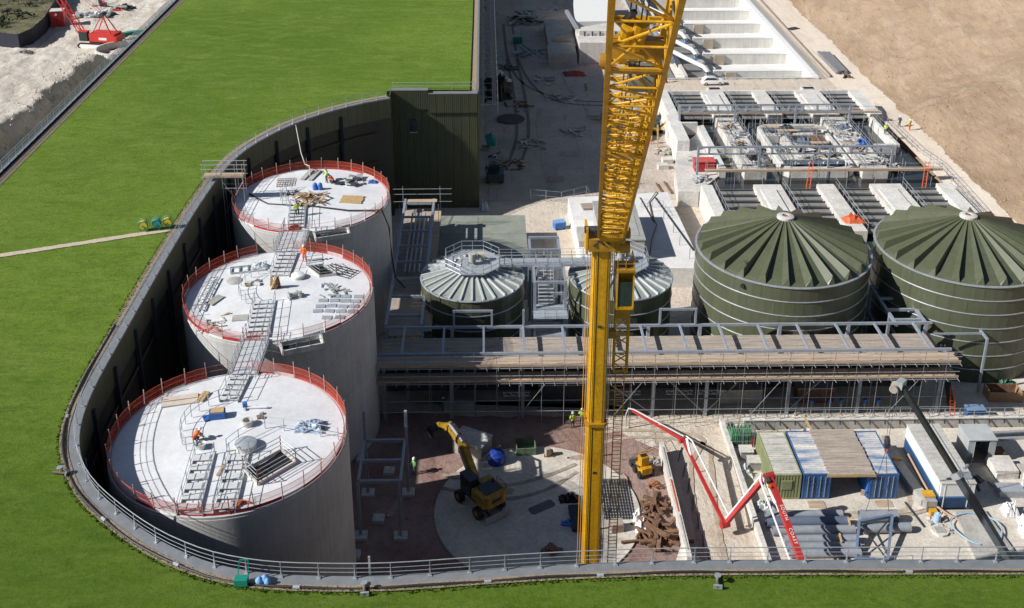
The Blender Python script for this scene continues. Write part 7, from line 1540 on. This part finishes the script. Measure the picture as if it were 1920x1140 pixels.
crumple('red_netting', 'red netting and bollards in shaded yard by jib', 'netting', (16.6, 195.2, .02), 2.0, 1.2, .8, mat('dull_red', (.35, .06, .05), .7), 111, 10)
crumple('red_barrier_sheet', 'bright red barrier sheet at foot of pale chamber', 'netting', (23.3, 200.6, .05), 1.6, .5, 1.1, mat('barrier_red', 0), 112, 8)
tarp = crumple('pale_tarp', 'pale tarpaulin hanging at foot of end wall corner', 'sheeting', (-.2, 136.4, .02), .6, .5, 1.6, mat('tarp_pale_blue', (.30, .38, .46), .6), 113, 8)
# scaffold walkway hung along the east wall
ew = thing('wall_scaffold_walkway', 'long scaffold walkway hung high along the east wall', 'scaffold', (0, 200, 13))
for y in range(141, 300, 3):
    MB().tube((-.8, y, 13.6), (1.7, y, 13.6), .035, 5).build('transom', galv, ew); MB().tube((1.7, y, 12.4), (1.7, y, 15.0), .035, 5).build('standard', galv, ew)
    for q in range(2): MB().bb(1.1 + q * .24, y + .02, 13.66, 1.32 + q * .24, y + 2.98, 13.71).build('board', wood, ew)
for x, z in ((1.7, 14.7), (1.7, 14.2), (-.3, 13.56), (1.0, 13.75)): MB().tube((x, 140.5, z), (x, 300, z), .05, 5).build('ledger', galv_b, ew)

# ================================================================ FAR LEFT CHALK WORKINGS
sh = lathe_thing('shaft_ring', 'white concrete shaft ring with dark interior behind roof edge', 'shaft', (-71.4, 209.0, 0), [('ring', [(4.7, -.3), (4.7, 1.6), (4.35, 1.62), (4.35, -.2)], conc_w), ('shaft_floor', [(4.34, .3), (0, .3)], mat('shaft_dark', (.03, .03, .03), .9))], 36)
v = thing('teal_cover', 'teal tarpaulin ring lying behind the shaft ring', 'tarpaulin', (-71.2, 219.5, .1)); mb = smooth(MB()); mb.lathe([(3.6, 0), (3.9, .7), (4.6, .8), (4.9, 0)], (0, 0, 0), 20, R_(60), R_(260)); mb.build('cover', mat('teal_tarp', (.03, .26, .22), .6, var=.2, scale=1), v, True)
rc = thing('red_crawler_crane', 'red crawler crane with lattice boom on white chalk workings', 'crane', (-77.4, 215.2, .1), None, R_(168))
for y in (-2.0, 2.0):
    mb = smooth(MB()); V = []
    prof = [(-3.6, .5), (-3.2, 1.0), (3.2, 1.0), (3.6, .5), (3.2, 0), (-3.2, 0)]
    mb = MB(); mb.prism([(x, z) for x, z in prof], -.4, .4); mb.v = [(x, y + z, q) for x, q, z in mb.v]; t = mb.build('crawler_track', blk, rc, True)
    mb = MB(); mb.prism([(x * .86, .1 + z * .8) for x, z in prof], -.44, .44); mb.v = [(x, y + z, q) for x, q, z in mb.v]; mb.build('track_frame', white_p, t, True)
MB().bb(-1.2, -1.7, .5, 1.2, 1.7, 1.1).build('car_body', dark_st, rc, True)
rp_ = mat('crane_red', (.62, .04, .03), .4, var=.08, scale=1)
MB().bb(-4.2, -1.6, 1.25, 1.2, 1.6, 2.9).build('machine_house', rp_, rc, True); mb = MB(); mb.prism([(1.2, 1.25), (3.6, 1.25), (1.2, 2.4)], -1.4, .2); mb.v = [(x, z, y) for x, y, z in mb.v]; mb.build('front_deck', white_p, rc, True)
MB().bb(1.6, .5, 1.3, 3.4, 1.6, 3.2).build('cab', glass, rc, True); MB().bb(1.55, .45, 3.203, 3.45, 1.65, 3.32).build('cab_roof', rp_, rc, True)
MB().bb(-4.7, -1.6, 1.3, -4.21, 1.6, 2.6).build('counterweight', rp_, rc, True)
MB().bb(-2.6, 1.603, 1.7, -.9, 1.63, 2.2).build('name_board', white_p, rc, True)
for y in (-1.2, 1.2):
    MB().bar((-3.4, y, 2.9), (-1.6, y * .4, 6.6), .2, .2).build('gantry_leg', rp_, rc, True); MB().bar((.6, y, 2.9), (-1.6, y * .4, 6.6), .16, .16).build('gantry_leg', rp_, rc, True)
smooth(MB().tube((-1.6, -.7, 6.6), (-1.6, .7, 6.6), .4, 10)).build('gantry_sheave', dark_st, rc, True)
b0, b1 = Vector((3.2, 0, 1.8)), Vector((12.5, 0, 19.0)); bd = (b1 - b0).normalized(); by = Vector((0, 1, 0)); bz = bd.cross(by)
for u in (-.7, .7):
    for q in (-.6, .6): MB().bar(b0 + by * u + bz * q * .4, b1 + by * u + bz * q, .13).build('boom_chord', rp_, rc, True)
L_ = (b1 - b0).length; n = 12
for i in range(n):
    p, q = b0 + bd * (L_ * i / n), b0 + bd * (L_ * (i + 1) / n); s_ = 1 if i % 2 else -1
    for w_ in (-.6, .6): MB().bar(p + by * .7 * s_ + bz * w_, q - by * .7 * s_ + bz * w_, .08).build('boom_lacing', rp_, rc, True)
    for u in (-.7, .7): MB().bar(p + by * u + bz * .6 * s_, q + by * u - bz * .6 * s_, .08).build('boom_lacing', rp_, rc, True)
for y in (-.4, .4): smooth(MB().tube((-1.6, y, 6.6), b1 + by * y, .04, 4)).build('pendant_rope', rp_, rc, True)
v = thing('red_toilet_cabin', 'red portable cabin with grey roof beside black screen fence', 'cabin', (-91.0, 230.6, .1), None, .2)
MB().box((0, 0, 1.7), (2.6, 2.4, 3.3)).build('body', rp_, v, True); MB().box((0, 0, 3.42), (2.8, 2.6, .14)).build('roof', conc_w, v, True); MB().box((.2, -1.22, 1.5), (1.1, .05, 2.5)).build('door', mat('door_red', (.45, .03, .03), .5), v, True); mb = smooth(MB().tube((-.2, -1.24, 2.7), (-.2, -1.27, 2.7), .28, 12)).build('round_sign', white_p, v, True)
sf2 = thing('black_screen_fence', 'tall black screen fence round rough grass at top left', 'fence', (-94, 220, 0))
SP = [(-112, 216.5), (-98, 214.6), (-92.4, 212.6), (-91.3, 217), (-91.8, 225), (-93.6, 234), (-95.2, 242), (-97.5, 252), (-99, 266)]
for i in range(len(SP) - 1):
    a, b_ = Vector(SP[i]), Vector(SP[i + 1]); k = max(1, int((b_ - a).length / 2.5))
    for q in range(k):
        p, r = a.lerp(b_, q / k), a.lerp(b_, (q + 1) / k); MB().bar((p.x, p.y, 1.65), (r.x, r.y, 1.65), .05, 3.3).build('screen_panel', net, sf2); MB().bar((p.x, p.y, 0), (p.x, p.y, 3.5), .1).build('post', dark_st, sf2)
rg = sheet('rough_grass', [(-150, 217), (-112, 217.2), (-98, 215.3), (-93.2, 213.6), (-92, 217), (-92.6, 225), (-94.4, 234), (-96, 242), (-98.3, 252), (-99.8, 300), (-150, 300)], 1.25, scrub, 'structure', jit=.3)
bushes = []
for k in range(46):
    x = rnd.uniform(-125, -97); y = rnd.uniform(219, 262)
    if x > -100 - (y - 240) * .1 and y > 236: continue
    r = rnd.uniform(.8, 2.2)
    mb = MB()
    for q in range(70):
        a, e, rr_ = rnd.uniform(0, 6.28), rnd.uniform(0, 1.57), r * rnd.uniform(.55, 1.05); p = Vector((rr_ * math.cos(a) * math.cos(e), rr_ * math.sin(a) * math.cos(e), rr_ * .8 * math.sin(e)))
        s_ = rnd.uniform(.15, .4); d1_ = Vector((rnd.uniform(-1, 1), rnd.uniform(-1, 1), rnd.uniform(-.6, 1))).normalized() * s_; d2_ = Vector((rnd.uniform(-1, 1), rnd.uniform(-1, 1), rnd.uniform(-.6, 1))).normalized() * s_; mb.add([p, p + d1_, p + d1_ + d2_, p + d2_], [(0, 1, 2, 3)])
    me = mb.mesh('foliage'); me.materials.append(mat('bush_dark', (.022, .032, .014), .9, var=.4, scale=1.5) if k % 3 else mat('bush_olive', (.06, .07, .025), .9, var=.4, scale=1.5))
    bushes.append((me, x, y))
bv = thing('scrub_bushes', 'dark scrub bushes on rough grass behind black screen fence', 'bushes', (-108, 235, 1.2))
for me, x, y in bushes: o = bpy.data.objects.new('bush', me); col.objects.link(o); o.parent = bv; o.location = (x + 108, y - 235, .05)
for k, (x, y) in enumerate([(-86.5, 245), (-84, 238), (-81.5, 243.5), (-88.2, 237)]):
    heap_of('plant_scrap', ['pile of red and grey plant parts behind red crane boom', 'pile of white and grey sheeting and pipes behind red crane', 'pile of red frames and tyres behind red crane', 'pile of pale boards beside red cabin'][k], 'plant parts', (x, y, .1), 22, 3.0, 2.6, [[rp_, dark_st, conc_w], [white_p, galv, dark_st], [rp_, blk, conc_g], [conc_w, wood, galv]][k], .4, 1.2, 'part', .7)
heap_of('fence_rubble', 'grey rubble and broken concrete at black fence corner', 'rubble', (-90.6, 209.4, .1), 26, 1.8, 1.8, [conc_g, conc_w, wood2], .4, 1.0, 'lump', .8)
mb = MB()
for k in range(700):
    y = rnd.uniform(140, 205); x = -72.2 - (y - 170) * .02 + rnd.gauss(0, 1.6); r = rnd.uniform(.08, .35) * rnd.random() + .06; z = lz(x, y)
    P_ = [(x + r * rnd.uniform(.6, 1.2) * math.cos(a), y + r * rnd.uniform(.6, 1.2) * math.sin(a), z - .02) for a in (0, 1.2, 2.5, 3.8, 5)]; mb.add(P_ + [(x, y, z + r)], [(0, 1, 5), (1, 2, 5), (2, 3, 5), (3, 4, 5), (4, 0, 5)])
o = mb.build('chalk_rubble', chalk_l); tag(o, 'loose chalk rubble strewn on bank beside the roof edge', 'rubble', kind='stuff')

# small debris strewn over the shaded yard and along the building lane
for k, (x, y, lb) in enumerate([(3.5, 152, 'rusty scraps near end wall corner in shaded yard'), (7.0, 160, 'pale offcuts in middle of shaded yard'), (14.5, 166, 'grey tubes lying in shaded yard near jib'), (6.0, 178, 'brown boards on ground by east wall'), (11.5, 192, 'grey tubes and boards across shaded yard'), (13.0, 182, 'few pale lumps in centre of shaded yard'), (4.0, 200, 'dark scrap against the east wall'), (19.5, 172, 'timber offcuts at shaded yard edge by jib'), (9.5, 240, 'dim stack of gratings far up shaded yard'), (15.5, 243, 'dim stack of panels far up shaded yard')]):
    heap_of('yard_debris', lb, 'debris', (x, y, .02), 16, 2.4, 2.6, [[rust, wood], [conc_w, wood2], [galv, conc_g], [wood2, rust], [galv, wood2], [conc_w, conc_g], [dark_st, rust], [wood, wood2], [galv, conc_g], [conc_w, galv]][k], .14, .3, 'piece', .3)
def rut(label, pts, w_=.5):
    pts = catmull(pts, .8); n = normals(pts); V = []
    for p, q in zip(pts, n): V += [(p.x - q.x * w_ / 2, p.y - q.y * w_ / 2, .035), (p.x + q.x * w_ / 2, p.y + q.y * w_ / 2, .035)]
    o = MB().add(V, [(2 * i, 2 * i + 2, 2 * i + 3, 2 * i + 1) for i in range(len(pts) - 1)]).build('wheel_track', mat('rut_earth', (.24, .20, .17), .95, var=.3, scale=2, fine=.25)); o['kind'] = 'structure'
for d_ in (0, 1.9):
    rut('', [(4 + d_, 230), (4.5 + d_, 205), (7 + d_, 190 - d_), (13, 182 - d_), (20, 180 - d_), (27, 181 - d_)]); rut('', [(3 + d_, 150), (5 + d_, 165), (5 + d_, 185), (4.2 + d_, 205)])

# birdcage scaffold over the unfinished court
bc = thing('birdcage_scaffold', 'thin tube scaffold spread over the court of the filter block', 'scaffold', (46, 151, 0))
tb = MB().tube((0, 0, 0), (0, 0, 3.4), .035, 5).mesh('standard')
for i in range(12):
    for j in range(8):
        if rnd.random() < .35: continue
        x, y = 35.5 + i * 2.1 + rnd.uniform(-.2, .2), 143 + j * 2.4 + rnd.uniform(-.2, .2); piece('standard', tb, bc, (x, y, 2.1), mat=galv, rot=(rnd.uniform(-.03, .03), rnd.uniform(-.03, .03), 0))
for j in range(8):
    a, b_ = sorted((rnd.uniform(35, 46), rnd.uniform(47, 59))); y = 143 + j * 2.4
    for z in (4.3, 5.2): MB().tube((a, y, z), (b_, y, z), .03, 5).build('ledger', galv, bc)
for i in range(10): x = 35.5 + i * 2.2; MB().tube((x, rnd.uniform(143, 149), 4.8), (x, rnd.uniform(153, 160), 4.8), .03, 5).build('transom', galv, bc)
for k in range(6): x, y = rnd.uniform(36, 56), rnd.uniform(144, 158); MB().bb(x, y, 4.32, x + rnd.uniform(2, 3.9), y + .9, 4.37).build('board', wood, bc)
